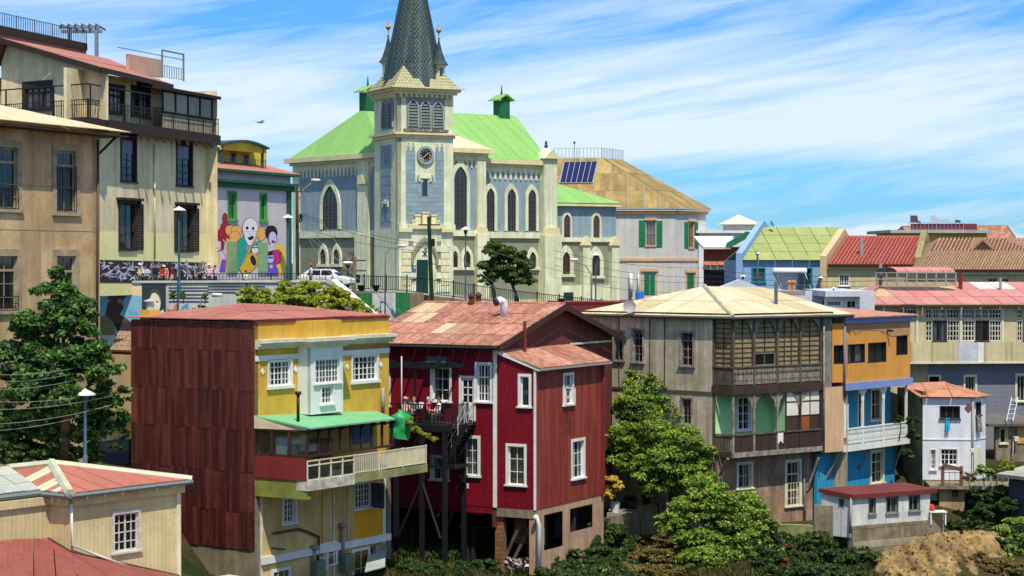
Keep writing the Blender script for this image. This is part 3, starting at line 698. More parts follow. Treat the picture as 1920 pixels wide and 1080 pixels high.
# ---- under-storey: posts, brick pier, concrete frame
BRK = mat('rough_brick', (142, 98, 62), .95, (80, 56, 40), .6, 1.2, .2)
band(rr, Fl, uL + .05, uC - .02, zlb_ - .42, zlb_ - .01, -.5, .02, CONC, 'ring_beam')
zbot = zat(Fl, 960, 1075)
def bricks(u0, u1, z0, z1, o, bw=.42, bh=.2):
    g0 = G().box(0, u1 - u0, 0, .3, 0, z1 - z0); pw = g0.obj('brick_pier', mat('mortar', (120, 104, 84), .95), rr, Fl.M @ T((u0, -o + .03, z0)))
    me = None; nr = int((z1 - z0) / bh); nc = max(1, int((u1 - u0) / bw))
    for j in range(nr):
        for i in range(nc):
            w = (u1 - u0) / nc
            Mx = Fl.M @ T((u0 + i * w + .012 + (.0 if j % 2 else -.0), -o, z0 + j * (z1 - z0) / nr + .012))
            if me is None:
                b = G().box(0, w - .024, 0, .04, 0, (z1 - z0) / nr - .024).obj('brick', BRICKS[0], pw, Mx); me = b.data
            else:
                b = bpy.data.objects.new('brick', me); link(b, pw, Mx)
BRICKS = [mat('brick_face', (150, 100, 62), .95, (92, 58, 40), .5, 1.5, jit=.25)]
bricks(Fl.u(926), Fl.u(942), zbot, zlb_ - .42, -.1); bricks(Fl.u(943), uC - .25, zbot + 1.3, zlb_ - .43, -1.2)
for x in (758, 775, 862, 872): u = Fl.u(x); G().box(-.09, .09, -.09, .09, 0, zb - zbot + 1.5).obj('timber_post', plain('dark_timber', (44, 36, 30)), rr, Fl.M @ T((u, .9, zbot - 1.5)))
G().box(0, uL, .0, .35, -.35, -.005).obj('sill_beam', CRIM, rr, Fl.M @ T((0, 0.02, zb)))
G().box(0, uC, 4.4, 4.6, 0, zb - zbot + 1).obj('cellar_wall', mat('cellar_shade', (52, 48, 44), .95), rr, Fl.M @ T((0, 0, zbot - 1)))  # dark colour is painted shade for the open void under the house
PINKC = mat('pinkish_concrete', (196, 158, 126), .9, (130, 108, 86), .5, .8, .4)
u2, u3, u4, u5 = Fr.u(1021), Fr.u(1056), Fr.u(1070), Fr.u(1112)
zq = zrb; zA = zat(Fr, 1038, 962); zB = zat(Fr, 1038, 1028)
hol = [(u2, u3, zB, zA), (u4, u5, zat(Fr, 1090, 993), zA)]
wall(rr, Fr.off(-.03), 0, Fr.L, zbot, zq - .01, hol, PINKC, 'concrete_frame', th=.35)
for h in hol: G().box(h[0], h[1], .9, 1.0, h[2] - .4, h[3]).obj('cellar_shadow_wall', MATS['cellar_shade'], rr, Fr.M)  # dark panel paints the shade inside each frame opening
pipe(rr, Fr, [(1004, 968), (1010, 984), (1009, 1085)], .12, .13, WHITE, 'downpipe')
# ---- steel terrace with pergola, landing and stair
Ft = Fl.off(2.6); t0, t1 = Ft.u(700), Ft.u(846); zf = zat(Ft, 800, 797); zr_ = zat(Ft, 800, 758)
tr = thing('steel_terrace', 'black steel terrace with railing and outside stair on the red house', 'terrace', Ft.pt((t0 + t1) / 2, zbot))
STEEL = plain('black_steel', (24, 26, 32), .5); DECK = mat('dark_deck', (60, 48, 44), .9)
G().box(0, t1 - t0, 0, 2.58, -.16, 0).obj('deck', DECK, tr, Ft.M @ T((t0, 0, zf)))
G().box(0, t1 - t0, -.06, .06, -.3, .02).obj('edge_beam', STEEL, tr, Ft.M @ T((t0, 0, zf)))
rail(tr, Ft, t0, t1, zf, zr_, 0.0, STEEL, step=.14, r=.016, top=.05, posts=1.5)
Fe = Fc(Ft.pt(t1, 0), Fl.pt(t1 + .0, 0)); rail(tr, Fe, 0, Fe.L - .9, zf, zr_, 0, STEEL, step=.14, r=.016, top=.05, posts=1.2)
ul = Fl.u(892); G().box(0, ul - t1, 1.25, 2.58, -.14, 0).obj('landing', STEEL, tr, Ft.M @ T((t1, 0, zf)))
for x, o in ((790, 0.05), (833, .05), (833, 2.0), (742, .05)):
    u = Ft.u(x); G().box(-.1, .1, -.1, .1, 0, zf - .1 - (zbot - 2.5)).obj('post', STEEL, tr, Ft.M @ T((u, o, zbot - 2.5)))
for xa, ya, xb, yb in ((745, 1010, 790, 905), (826, 1010, 790, 900)):
    pa, pb = Ft.P(xa, ya), Ft.P(xb, yb); G().tube([Vector((0, 0, 0)), pb - pa], .07, 6).obj('brace', STEEL, tr, T(pa))
# pergola
zp = zat(Fl, 800, 688, 1.2); pe = Fl.u(868, 1.2); p0 = Fl.u(700, 1.2)
G().box(0, pe - p0, -.06, .06, 0, .22).obj('pergola_beam', STEEL, tr, Fl.M @ T((p0, -1.3, zp)))
G().box(0, pe - p0 - .6, -.05, .05, 0, .16).obj('pergola_beam', STEEL, tr, Fl.M @ T((p0, -2.5, zp)))
for i in range(6): x = p0 + (pe - p0 - .8) * i / 5; G().box(-.03, .03, -2.55, -.0, 0, .1).obj('pergola_rafter', STEEL, tr, Fl.M @ T((x, 0, zp + .16)))
u = Fl.u(778, 1.3); G().box(-.05, .05, -1.35, -1.25, 0, zp - zf).obj('pergola_post', STEEL, tr, Fl.M @ T((u, 0, zf)))
# stair: landing by the door down to a lower platform
Fst = Fl.off(1.15); a = Fst.P(888, 791); b = Fst.P(846, 868)
n = 11; stp = G()
for i in range(n):
    q = a.lerp(b, (i + .5) / n) - a; w = Fl.d * .16
    stp.slab([q - w, q + w, q + w + Fl.n * .85, q - w + Fl.n * .85], .04)
stp.obj('stair_treads', STEEL, tr, T(a))
for o in (0, .85):
    G().slab([Fl.n * (o - .03), (b - a) + Fl.n * (o - .03), (b - a) + Fl.n * (o + .03), Fl.n * (o + .03)], .22).obj('stringer', STEEL, tr, T(a + Vector((0, 0, .05))))
    up = Vector((0, 0, .95)); HR = plain('pale_handrail', (190, 190, 186), .4)
    g = G().tube([Fl.n * o + up, (b - a) * .85 + Fl.n * o + up], .028, 6).tube([Fl.n * o + up * .55, (b - a) * .9 + Fl.n * o + up * .55], .022, 6)
    for i in range(4): q = (b - a) * (.05 + .28 * i); g.tube([q + Fl.n * o, q + Fl.n * o + up], .022, 5)
    g.obj('handrail', HR, tr, T(a))
zpl = b.z; up0 = Ft.u(803); G().box(0, Ft.u(850) - up0, .2, 1.5, -.14, 0).obj('platform', STEEL, tr, Ft.M @ T((up0, 0, zpl)))
rail(tr, Ft.off(-.25), up0, Ft.u(848), zpl, zpl + 1.0, 0, STEEL, step=.13, r=.014, top=.04, posts=1.0)
pipe(tr, Ft.off(.6), [(753, 668), (753, 800)], .3, .03, plain('white_pole', (206, 200, 196)), 'flag_pole')

# ================================================================ weathered grey house with two wooden balconies
GREYW = mat('weathered_grey_iron', (204, 192, 164), .85, (96, 90, 74), .42, .7, .5, (124, 108, 84), ss=(4, 4, .18), plank=.9)
OLDW = mat('old_grey_wood', (104, 92, 78), .9, (58, 48, 40), .6, 1.5, .5)
OLDW2 = mat('pale_peeling_wood', (168, 160, 146), .9, (92, 82, 72), .75, 2.5, .5)
DKW = mat('dark_old_wood', (70, 56, 46), .9, (40, 32, 28), .5, 1.2, .4)
BRW = mat('brown_plank_wall', (180, 148, 120), .9, (84, 60, 46), .6, .8, .6, (100, 74, 58), ss=(5, 5, .15), plank=.45)
MINT = mat('mint_render', (192, 238, 168), .85, (96, 176, 112), .5, .5, .2)
CRM = mat('cream_metal_roof', (212, 200, 162), .6, (186, 166, 122), .45, .35, .3, wave=.25, wamp=.3, ss=(1.5, .15, 1))
Qg = at(1373, HZ, 103)
Dl = fdir(Qg, 139, 1085); Df = fdir(Qg, 36, 1590)
gr = thing('grey_house', 'weathered grey house with two tiers of old wooden balconies and cream roof', 'house', Df.pt(2, -13))
uW = Dl.u(1336)                                            # house corner on the side plane; beyond it the balcony depth
bd = Dl.L - uW
Dw = Fc(Dl.pt(uW, 0), Dl.pt(uW, 0) + Df.d * Df.L)
zE = zat(Dl, 1373, 598); zBb = zat(Df, 1373, 990)
hs = [win(gr, Dl, p, c, r, m=OLDW2, cas=.11, trans=t, curt=cu)[0] for p, c, r, t, cu in
      (((1151, 622, 1168, 676), 2, 3, None, .8), ((1187, 619, 1205, 679), 2, 4, None, .2), ((1277, 624, 1299, 686), 2, 3, .76, 0), ((1279, 748, 1296, 795), 2, 3, None, 0))]
wall(gr, Dl, 0, uW, zBb - 2, zE, hs, GREYW, 'side_wall')
zm = zat(Dl, 1300, 735); band(gr, Dl, 0, uW, zm - .08, zm + .06, .004, .05, OLDW, 'string_course')
band(gr, Dl, 0, Dl.L + .1, zE - .02, zE + .28, -.1, .12, DKW, 'fascia'); band(gr, Df, 0.02, Df.u(1560), zE - .02, zE + .28, -.1, .12, DKW, 'fascia')
for x in (1246, 1160, 1218): band(gr, Dl, Dl.u(x), Dl.u(x) + .06, zm + .07, zE - .03, .004, .03, OLDW, 'seam_batten')
# balcony floors (levels from the front plane)
zU = zat(Df, 1373, 725); zUb = zat(Df, 1373, 738); zUr = zat(Df, 1373, 690); zLw = zat(Df, 1373, 838 + 12); zLb = zat(Df, 1373, 856); zLr = zat(Df, 1373, 817)
ue = Df.u(1543); BL = mat('balcony_ochre_board', (156, 142, 104), .9, (104, 92, 66), .45, 1.0, .3)
MB = Df.M
for z0, z1 in ((zUb, zU), (zLb, zLw)):
    G().box(0, ue, 0, bd, z0, z1).obj('balcony_floor', OLDW, gr, MB)
    G().box(-.06, ue, -.06, -.002, z0 - .08, z1 + .02).obj('floor_beam', OLDW2 if z0 == zLb else DKW, gr, MB)
    G().box(uW - .0, Dl.L + .06, -.06, -.002, z0 - .08, z1 + .02).obj('floor_beam', DKW, gr, Dl.M)
# posts and arched brackets
def bracket(u, s, z):
    q = [(u, z)] + [(u + s * (.55 * (1 - math.cos(t * .1963))), z - .75 + .75 * math.sin(t * .1963)) for t in range(9)][::-1]
    pts = [(u, z), (u + s * .55, z), (u + s * .5, z - .12), (u + s * .34, z - .3), (u + s * .2, z - .42), (u + s * .12, z - .62), (u + s * .1, z - .8), (u, z - .8)]
    G().prism(pts, -.03, .03).obj('bracket', OLDW2, gr, MB @ T((0, .08, 0)))
pus = [Df.u(x) for x in (1376, 1415, 1459, 1502, 1541)]
for k, u in enumerate(pus):
    G().box(u - .07, u + .07, 0, .14, zU, zE).obj('post', OLDW, gr, MB); G().box(u - .06, u + .06, 0, .12, zLw, zUb).obj('post', OLDW2 if k < 3 else DKW, gr, MB)
    if k < 4: bracket(u + .07, 1, zE)
    if k > 0: bracket(u - .07, -1, zE)
for k in (1, 2, 3): bracket(pus[k] + .06, 1, zUb - .05); bracket(pus[k] - .06, -1, zUb - .05)
u = uW + .06
for z0, z1 in ((zU, zE), (zLw, zUb)): G().box(u - .06, u + .06, 0, .12, z0, z1).obj('post', OLDW, gr, Dl.M)
# upper balcony is boarded up behind a lattice: boards one by one
nb = 10; hb_ = (zE - zUr) / nb
for k in range(len(pus) - 1):
    a, b = pus[k] + .07, pus[k + 1] - .07
    for j in range(nb):
        z0 = zUr + j * hb_
        if k == 1 and j < 3: continue
        G().box(0, b - a, 0, .03, .012, hb_ - .012).obj('board', BL, gr, MB @ T((a, .16 + .01 * (j % 2), z0)))
        G().box(0, b - a, -.015, .01, -.02, .02).obj('batten', DKW, gr, MB @ T((a, .15, z0)))
    for f in ((.5,) if k in (0, 1) else (.33, .66) if k == 2 else (.5,)):
        x = a + (b - a) * f; z0 = zUr + (3 * hb_ if k == 1 else 0); G().box(x - .025, x + .025, -.02, .01, z0, zE).obj('lattice_post', DKW, gr, MB @ T((0, .12, 0)))
a, b = pus[1] + .07, pus[2] - .07
win(gr, Df.off(-.12), (a, b, zUr + .05, zUr + 3 * hb_ - .05, 0), 2, 1, m=mat('grey_frame', (128, 124, 116)), cas=0, sill=0, dep=.08)
for j in range(nb): G().box(0, bd - .2, 0, .03, .012, hb_ - .012).obj('board', BL, gr, Dl.M @ T((uW + .12, .16, zUr + j * hb_))); G().box(0, bd - .2, -.02, 0, -.02, .02).obj('batten', DKW, gr, Dl.M @ T((uW + .12, .15, zUr + j * hb_)))
G().box(-.02, .02, -.02, 0, 0, zE - zUr).obj('lattice_post', DKW, gr, Dl.M @ T((uW + bd * .5, .14, zUr)))
# fretwork balustrade: pierced boards
def fret(F, u0, u1, z0, z1, m, w=.2, hole=True, y=.03):
    n = max(1, round((u1 - u0) / w)); w = (u1 - u0) / n; h = z1 - z0
    me = None
    for i in range(n):
        if me is None:
            g = G(); a, b = .012, w - .012; c = (a + b) / 2
            if hole:
                for s in (0, 1):
                    X = lambda q: q if s == 0 else a + b - q
                    pr = [(X(a), .08), (X(c - .012), .08), (X(c - .012), .16 * h), (X(c - .05), .26 * h), (X(c - .012), .36 * h), (X(c - .012), .5 * h), (X(c - .055), .64 * h), (X(c - .012), .8 * h), (X(c - .012), h - .06), (X(a), h - .06), (X(a), .7 * h), (X(a + .03), .62 * h), (X(a), .54 * h)]
                    g.prism(pr, 0, .03)
            else: g.box(a, b, 0, .03, .06, h - .05)
            o = g.obj('balustrade_board', m, gr if F in (Df, Dl) else br_, F.M @ T((u0 + i * w, y, z0))); me = o.data
        else:
            o = bpy.data.objects.new('balustrade_board', me); link(o, gr if F in (Df, Dl) else br_, F.M @ T((u0 + i * w, y, z0)))
for k in range(4): fret(Df, pus[k] + .07, pus[k + 1] - .07, zU, zUr, OLDW2, .19)
fret(Dl, uW + .12, Dl.L - .1, zU, zUr, OLDW, .16, False)
for k in range(4): fret(Df, pus[k] + .07, pus[k + 1] - .07, zLw, zLr, DKW, .2, False)
fret(Dl, uW + .12, Dl.L - .1, zLw, zLr, OLDW, .16, False)
for z in (zUr, zLr):
    G().box(0, ue, -.02, .12, z - .03, z + .05).obj('handrail', OLDW, gr, MB); G().box(uW, Dl.L, -.02, .12, z - .03, z + .05).obj('handrail', OLDW, gr, Dl.M)
u = Df.u(1464); G().box(-.2, .2, -.02, 0, -.5, .05).box(-.2, -.1, -.02, 0, -.6, -.5).box(.1, .2, -.02, 0, -.6, -.5).obj('white_fret_panel', WHITE, gr, MB @ T((u, .0, zLr)))
# recessed mint wall of the lower balcony
hm = [win(gr, Dw, (1384, 745, 1407, 806), 2, 4, mull=(1,), cas=.1, curt=.3)[0]]
wall(gr, Dw, 0, Dw.L, zLw, zUb, hm, MINT, 'balcony_wall')
wall(gr, Dw, 0, Dw.L, zUb, zE, [], GREYW, 'upper_wall')
uq = Df.u(1477); backwalls(gr, [Df.pt(uq, 0, .15), Df.pt(uq, 0, bd)], zLw, zUb, MINT, 'partition')
WPAN = mat('white_panel', (222, 218, 204), .7, (176, 168, 150), .35, 1.0)
zi = (zUb - zLr)
for k, (a, b) in enumerate(((uq, pus[3] - .06), (pus[3] + .06, pus[4] - .06))):
    n = 1 if k == 0 else 2
    for i in range(n):
        x0 = a + (b - a) * i / n; x1 = a + (b - a) * (i + 1) / n
        G().box(x0 + .03, x1 - .03, 0, .03, zLr + zi * .38, zLr + zi * .70).obj('panel', WPAN, gr, MB @ T((0, .1, 0)))
        G().box(x0 + .03, x1 - .03, 0, .03, zLr + zi * .73, zUb).obj('panel', WPAN, gr, MB @ T((0, .1, 0)))
        G().box(x0 + .03, x1 - .03, 0, .03, zLw, zLr + zi * .36).obj('panel', DKW if k == 0 or i else mat('rust_board', (150, 84, 44), .85), gr, MB @ T((0, .1, 0)))
    for z in (.37, .715): G().box(a, b, -.02, .03, zLr + zi * z - .03, zLr + zi * z + .03).obj('batten', DKW, gr, MB @ T((0, .1, 0)))
    for i in range(n + 1): x = a + (b - a) * i / n; G().box(x - .03, x + .03, -.02, .03, zLr, zUb).obj('batten', DKW, gr, MB @ T((0, .1, 0)))
# right-hand strip: grey above, peach boarding below
PEACHW = mat('peach_boards', (214, 180, 138), .85, (170, 134, 98), .4, 1.0, .4, ss=(6, 6, .2), plank=.25)
wall(gr, Df, ue + .03, Df.u(1560), zU - .3, zE, [], mat('grey_boards', (140, 136, 128), .9, (90, 86, 80), .6, 1.0, .5, plank=.3), 'strip_wall')
wall(gr, Df, ue + .03, Df.u(1583), zLb - .2, zU - .31, [], PEACHW, 'strip_wall')
pipe(gr, Df, [(1545, 612), (1545, 850)], .12, .05, OLDW2, 'downpipe')
# ground floor in brown planks
Dg = Dw.off(.35); ug0, ug1 = Dg.u(1346), Dg.u(1534)
hs = [win(gr, Dg, (1384, 870, 1408, 915), 2, 2, m=CREAMT, cas=.13, curt=.6)[0], win(gr, Dg, (1475, 866, 1499, 948), 2, 2, m=CREAMT, cas=.15, trans=.72, curt=.4)[0]]
wall(gr, Dg, ug0, ug1, zBb - 1, zLb - .08, hs, BRW, 'ground_floor_wall')
u0, u1, z0, z1 = Dg.rc(1476, 905, 1498, 948); g = G()
for i in range(5): x = (u1 - u0) * i / 4; g.box(x - .015, x + .015, 0, .02, 0, z1 - z0)
for i in range(4): z = (z1 - z0) * i / 3; g.box(0, u1 - u0, 0, .02, z - .015, z + .015)
g.obj('grille', CREAMT, gr, Dg.M @ T((u0, -.05, z0)))
for xa, ya, xb, yb in ((1463, 857, 1442, 904), (1365, 860, 1350, 890), (1535, 858, 1513, 920), (1580, 838, 1541, 910), (1546, 845, 1526, 866)):
    pa = Df.P(xa, ya, -.1); pb = Dg.P(xb, yb, .03); G().tube([Vector((0, 0, 0)), pb - pa], .07, 6).obj('strut', OLDW2, gr, T(pa))
pipe(gr, Dg, [(1507, 862), (1509, 990)], .1, .07, OLDW2, 'downpipe')
# roof: low cream hip with a raised ridge strip
Ap = None
C = Dl.pt(Dl.L + .25, zE + .3, -.3); C.z = zpx(C, 595)
Lf = Dl.pt(-.2, C.z, -.35); Rg = Df.pt(Df.L + .1, C.z, -.35)
A1 = Dl.pt(Dl.L * .48, 0, 5.2); A1.z = zpx(A1, 537); A2 = A1 + Df.d * 4.6; A2.z = zpx(A2, 539)
Bk = Rg + (Lf - C)
CRS = [CRM, mat('cream_metal_roof_b', (206, 192, 150), .6, (164, 142, 102), .5, .35, .3, wave=.25, wamp=.3), mat('cream_metal_roof_c', (218, 208, 174), .6, (180, 162, 122), .4, .35, .3, wave=.25, wamp=.3)]
sheets(gr, [Lf, C, A1, A1], 7, 2, CRS); sheets(gr, [C, Rg, A2, A1], 6, 2, CRS); sheets(gr, [Bk, Lf, A1, A2], 4, 1, CRS[:1]); sheets(gr, [Rg, Bk, A2, A2], 4, 1, CRS[:1])
d = A1 - C; G().tube([Vector((0, 0, .03)), d + Vector((0, 0, .03))], .13, 6).obj('ridge_cap', mat('ridge_grey', (190, 182, 156), .7), gr, T(C))
for a, b in ((Lf, C), (C, Rg)): G().tube([Vector((0, 0, 0)), b - a], .09, 6).obj('gutter', plain('dark_gutter', (70, 68, 64)), gr, T(a + Vector((0, 0, -.06))))
backwalls(gr, [Dl.A, Bk, Df.B], zBb - 2, zE, GREYW)
p = Dl.P(1180, 588, .4); dsh = thing('satellite_dish', 'round grey satellite dish at the eave of the grey house', 'dish', p)
G().lathe([(.02, .06), (.2, .1), (.36, .2), (.37, .2), (.2, .12), (.02, .09)], 14).obj('reflector', plain('dish_grey', (150, 150, 148)), dsh, T(p + Vector((0, 0, .35))) @ Matrix.Rotation(R_(75), 4, 'X'))
G().tube([(0, 0, -.3), (0, 0, .35)], .03, 6).obj('mast', GREYP, dsh, T(p))
p = A2.lerp(C, .2); pq = at(1455, 560, 108); G().tube([(0, 0, -.3), (0, 0, .95)], .1, 8).obj('flue', plain('slate_pipe', (84, 92, 100)), gr, T(pq))

# ================================================================ blue house with the orange upper floor
BLU = mat('sky_blue_boards', (46, 152, 190), .7, (30, 116, 150), .35, .8, .3, plank=.6)
ORG = mat('orange_render', (214, 150, 64), .85, (170, 118, 62), .4, .7, .25)
PLAST = mat('bare_plaster', (176, 138, 96), .95, (140, 104, 72), .5, 1.5)
LILAC = mat('lilac_blue_paint', (110, 134, 196), .7, (150, 150, 160), .4, 2.0)
BG = Df.pt(Df.u(1583), 0)
Ef = fdir(BG, 48, 1707); te = ang(Ef)
br_ = thing('blue_house', 'narrow house with orange upper floor above bright blue balcony storey', 'house', Ef.pt(2, -13))
zt = zat(Ef, 1590, 606); zo = zat(Ef, 1600, 727); zo1 = zat(Ef, 1600, 720)
hs = [win(br_, Ef, p, c, 1, m=plain('black_frame', (28, 30, 36)), cas=.03, sill=0, glass=GLASS, inner=plain('navy_room', (40, 62, 110)))[0] for p, c in (((1590, 646, 1620, 680), 2), ((1628, 643, 1660, 679), 2), ((1681, 630, 1700, 665), 2))]
wall(br_, Ef, 0, Ef.L, zo, zt, hs, ORG, 'upper_wall')
prismp(br_, Ef, [(1590, 610), (1706, 599), (1706, 627), (1672, 631), (1650, 620), (1620, 618), (1604, 628), (1598, 620), (1590, 622)], .004, .02, PLAST, 'plaster_patch')
hs = [win(br_, Df, (1563, 648, 1580, 682), 2, 1, m=MATS['black_frame'], cas=.03, sill=0)[0]]
wall(br_, Df.off(.03), Df.u(1560) + .01, Df.u(1583), zat(Df, 1570, 717), zt, hs, ORG, 'return_wall')
for z0, z1, o in ((zt - .02, zt + .32, .14), (zo - .12, zo1 + .08, .16)): band(br_, Ef, -.05, Ef.L + .08, z0, z1, -.05, o, LILAC, 'fascia')
rf = [Ef.pt(-.2, zt + .36, -.35), Ef.pt(Ef.L + .4, zt + .36, -.35), Ef.pt(Ef.L + .4, zt + .75, 6.5), Ef.pt(-.2, zt + .75, 6.5)]
roofp(br_, rf, RR[1], .07, 'roof')
cam_u, cam_z = Ef.uz(1663, 620); G().box(-.06, .06, -.4, -.02, -.05, .05).tube([(0, -.3, .02), (.0, -.02, .15)], .02, 5).obj('security_camera', BLACK, br_, Ef.M @ T((cam_u, 0, cam_z)))
pipe(br_, Df, [(1584, 612), (1583, 742)], .1, .07, plain('blue_grey_pipe', (104, 116, 140)), 'downpipe')
# blue storey behind the balcony
bdp = 1.25; Ei = Ef.off(-bdp); zfl = zat(Ef, 1640, 829); zrl = zat(Ef, 1640, 799); zu = zfl - .35
hs = [win(br_, Ei, (1634, 730, 1653, 787), 2, 2, m=CREAMT, cas=.12, curt=.4)[0], win(br_, Ei, (1609, 731, 1618, 801), 1, 2, m=CREAMT, cas=.1, sill=0, name='glazed_door')[0]]
wall(br_, Ei, -1.0, Ef.L - .1, zfl, zo - .1, hs, BLU, 'balcony_wall')
G().box(0, Ef.L, 0, bdp, -.35, 0).obj('balcony_floor', WHITE, br_, Ef.M @ T((0, 0, zfl)))
for x in (1620, 1659, 1702):
    u = Ef.u(x); G().box(u - .06, u + .06, .02, .14, zfl, zo - .1).obj('column', WHITE, br_, Ef.M)
    if x < 1700:
        for s in (-1, 1): G().prism([(u, zo - .12), (u + s * .42, zo - .12), (u + s * .36, zo - .3), (u + s * .2, zo - .42), (u + s * .12, zo - .8), (u, zo - .85)], .05, .1).obj('bracket', WHITE, br_, Ef.M)
us = [Ef.u(1590), Ef.u(1620), Ef.u(1659), Ef.u(1702)]
for a, b in zip(us[:-1], us[1:]): fret(Ef, a + .06, b - .06, zfl, zrl, WHITE, .22)
G().box(us[0], us[-1], .0, .1, zrl - .03, zrl + .04).obj('handrail', WHITE, br_, Ef.M)
u = Df.u(1586); G().box(0, .55, .05, .35, 0, 1.9).obj('water_heater', plain('heater_white', (222, 224, 222)), br_, Ef.M @ T((.02, 0, zfl + .45)))
# lower blue wall
zEb = zat(Ef, 1640, 990)
hs = [win(br_, Ei.off(.4), (1634, 848, 1655, 905), 2, 2, m=CREAMT, cas=.16, trans=.68)[0]]
wall(br_, Ei.off(.4), -1.4, Ef.L - .3, zEb, zu, hs, BLU, 'lower_wall')
Dk = Dw.off(.3); hs = [win(br_, Dk, (1566, 858, 1579, 905), 2, 2, m=WHITE, cas=.12, name='glazed_door', sill=0)[0]]
wall(br_, Dk, ug1 + .05, Dk.u(1588), zEb, zLb - .1, hs, BLU, 'passage_wall')
for xa, ya, xb, yb in ((1632, 838, 1612, 880), (1696, 826, 1677, 876)):
    pa = Ef.P(xa, ya, -.05); pb = Ei.P(xb, yb, .45); G().tube([Vector((0, 0, 0)), pb - pa], .06, 6).obj('strut', OLDW2, br_, T(pa))
backwalls(br_, [Ef.pt(Ef.L, 0), Ef.pt(Ef.L, 0, 6.5), Ef.pt(0, 0, 6.5)], zo, zt, ORG); backwalls(br_, [Ei.pt(Ef.L - .1, 0), Ef.pt(Ef.L - .1, 0, 6.5)], zEb, zo, BLU)

# ================================================================ white annex with the flat red roof
An = at(1597, HZ, 98); Af = fdir(An, 28, 1745); Al = fdir(An, 140, 1541)
ar = thing('white_annex', 'low white annex with flat dark red roof on a concrete wall', 'annex', Af.pt(2, -14))
AWH = mat('annex_white', (214, 216, 208), .7, (150, 154, 150), .45, .8, .3, plank=1.1); RROOF = mat('dark_red_roof', (120, 50, 46), .8, (66, 40, 38), .5, .5)
zt = zat(Af, 1600, 931); zb = zat(Af, 1600, 986)
hs = [win(ar, Af, p, c, 1, m=plain('alu_frame', (130, 134, 132), .4, .2), cas=.02, sill=.04, mull=(1,), curt=cu)[0] for p, c, cu in (((1629, 935, 1641, 964), 1, .6), ((1662, 932, 1683, 962), 2, .5), ((1704, 929, 1724, 958), 2, 0))]
wall(ar, Af, 0, Af.L, zb, zt, hs, AWH)
hs = [win(ar, Al, (1574, 936, 1582, 951), 1, 1, m=MATS['alu_frame'], cas=.03, sill=0)[0]]
wall(ar, Al, 0, Al.L, zb - .6, zt, hs, AWH, 'side_wall')
p0, p1 = Af.pt(-.1, zt + .12, -.2), Af.pt(Af.L + .35, zt + .12, -.2); p3 = Al.pt(-.1, zt + .3, -.1); p2 = p3 + (p1 - p0) * 1.0
roofp(ar, [p0, p1, p2, p3], RROOF, .22, 'roof')
backwalls(ar, [Af.B, Af.B + (Al.A - Al.B), Al.A], zb, zt, AWH)
band(ar, Af, -.02, Af.L + .15, zb - .16, zb, -.3, .12, CONC, 'ledge')
pipe(ar, Af, [(1596, 933), (1594, 1000)], .1, .06, GREYP, 'downpipe')
cw = thing('retaining_wall', 'stained concrete retaining wall in lifts beneath the white annex', 'wall', Af.pt(2, -17))
Aw = Af.off(.1); ae = Aw.u(1772); zl = [zat(Aw, 1680, y) for y in (981, 1008, 1022, 1036, 1060)]
for k in range(4):
    x = 0
    for w in ((ae * .5, ae * .5), (ae * .33, ae * .67), (ae * .6, ae * .4), (ae * .45, ae * .55))[k]:
        G().box(0, w - .02, -.03 * k - .02 * random.random(), .4, 0, zl[k] - zl[k + 1] - .02).obj('concrete_lift', CONC if k != 1 else mat('pale_concrete', (176, 166, 140), .95, (110, 100, 78), .6, .8, .3), cw, Aw.M @ T((x, 0, zl[k + 1]))); x += w
cw2 = thing('retaining_wall', 'old mossy concrete wall beside the annex below the brown planks', 'wall', Al.pt(2, -17))
Ag = fdir(Al.pt(Al.L * .4, 0), 168, 1440); zz1 = zat(Ag, 1540, 948)
G().box(Ag.u(1528), Ag.L, 0, .4, zz1 - 4, zz1).obj('wall_block', CONC, cw2, Ag.M); G().box(Ag.u(1455), Ag.u(1528) - .02, .1, .5, zz1 - 4, zat(Ag, 1490, 985)).obj('wall_block', MOSS, cw2, Ag.M)

# ================================================================ small white house with rusty roof
Wc = at(1825, HZ, 112); Wf = fdir(Wc, 174, 1731); Ws = fdir(Wc, 52, 1849); Wl = fdir(Wf.A, 100, 1683)
wh = thing('white_house', 'small white two storey house with rusty hipped roof', 'house', Wf.pt(2, -14))
WHW = mat('limewash_white', (222, 224, 228), .8, (176, 178, 180), .3, .7, .25)
zt = zat(Wf, 1780, 747); zb = zat(Wf, 1780, 900); zs = zat(Wf, 1780, 824)
DKF = plain('dark_frame', (58, 54, 52))
hs = [win(wh, Wf, (1763, 762, 1799, 785), 3, 1, m=DKF, cas=.03, sill=.05, mull=(1, 2))[0], win(wh, Wf, (1745, 843, 1754, 880), 2, 4, cas=.03)[0], win(wh, Wf, (1764, 842, 1795, 872), 4, 3, mull=(2,), cas=.05)[0]]
wall(wh, Wf, 0, Wf.L, zb, zt, hs, WHW, 'front_wall'); band(wh, Wf, 0, Wf.L, zs - .03, zs + .03, .003, .04, WHITE, 'string_course')
hs = [win(wh, Ws, (1830, 755, 1838, 778), 1, 1, m=DKF, cas=.04)[0]]
wall(wh, Ws, 0, Ws.L, zb, zt, hs, WHW, 'side_wall'); band(wh, Ws, 0, Ws.L, zs - .03, zs + .03, .003, .04, WHITE, 'string_course')
u0, u1, z0, z1 = Ws.rc(1831, 838, 1839, 872); G().box(u0, u1, -.04, .02, z0, z1).obj('door', CREAMT, wh, Ws.M)
ROUGH = mat('rough_grey_green_wall', (120, 116, 90), .95, (66, 72, 46), .75, 1.3, .3)
wall(wh, Wl, 0, Wl.L, zb - 1, zt + .4, [], ROUGH, 'party_wall')
A = Wf.pt(-.2, zt + .08, -.25); B = Wf.pt(Wf.L + .2, zt + .08, -.25); C = Ws.pt(Ws.L + .2, zt + .08, -.2)
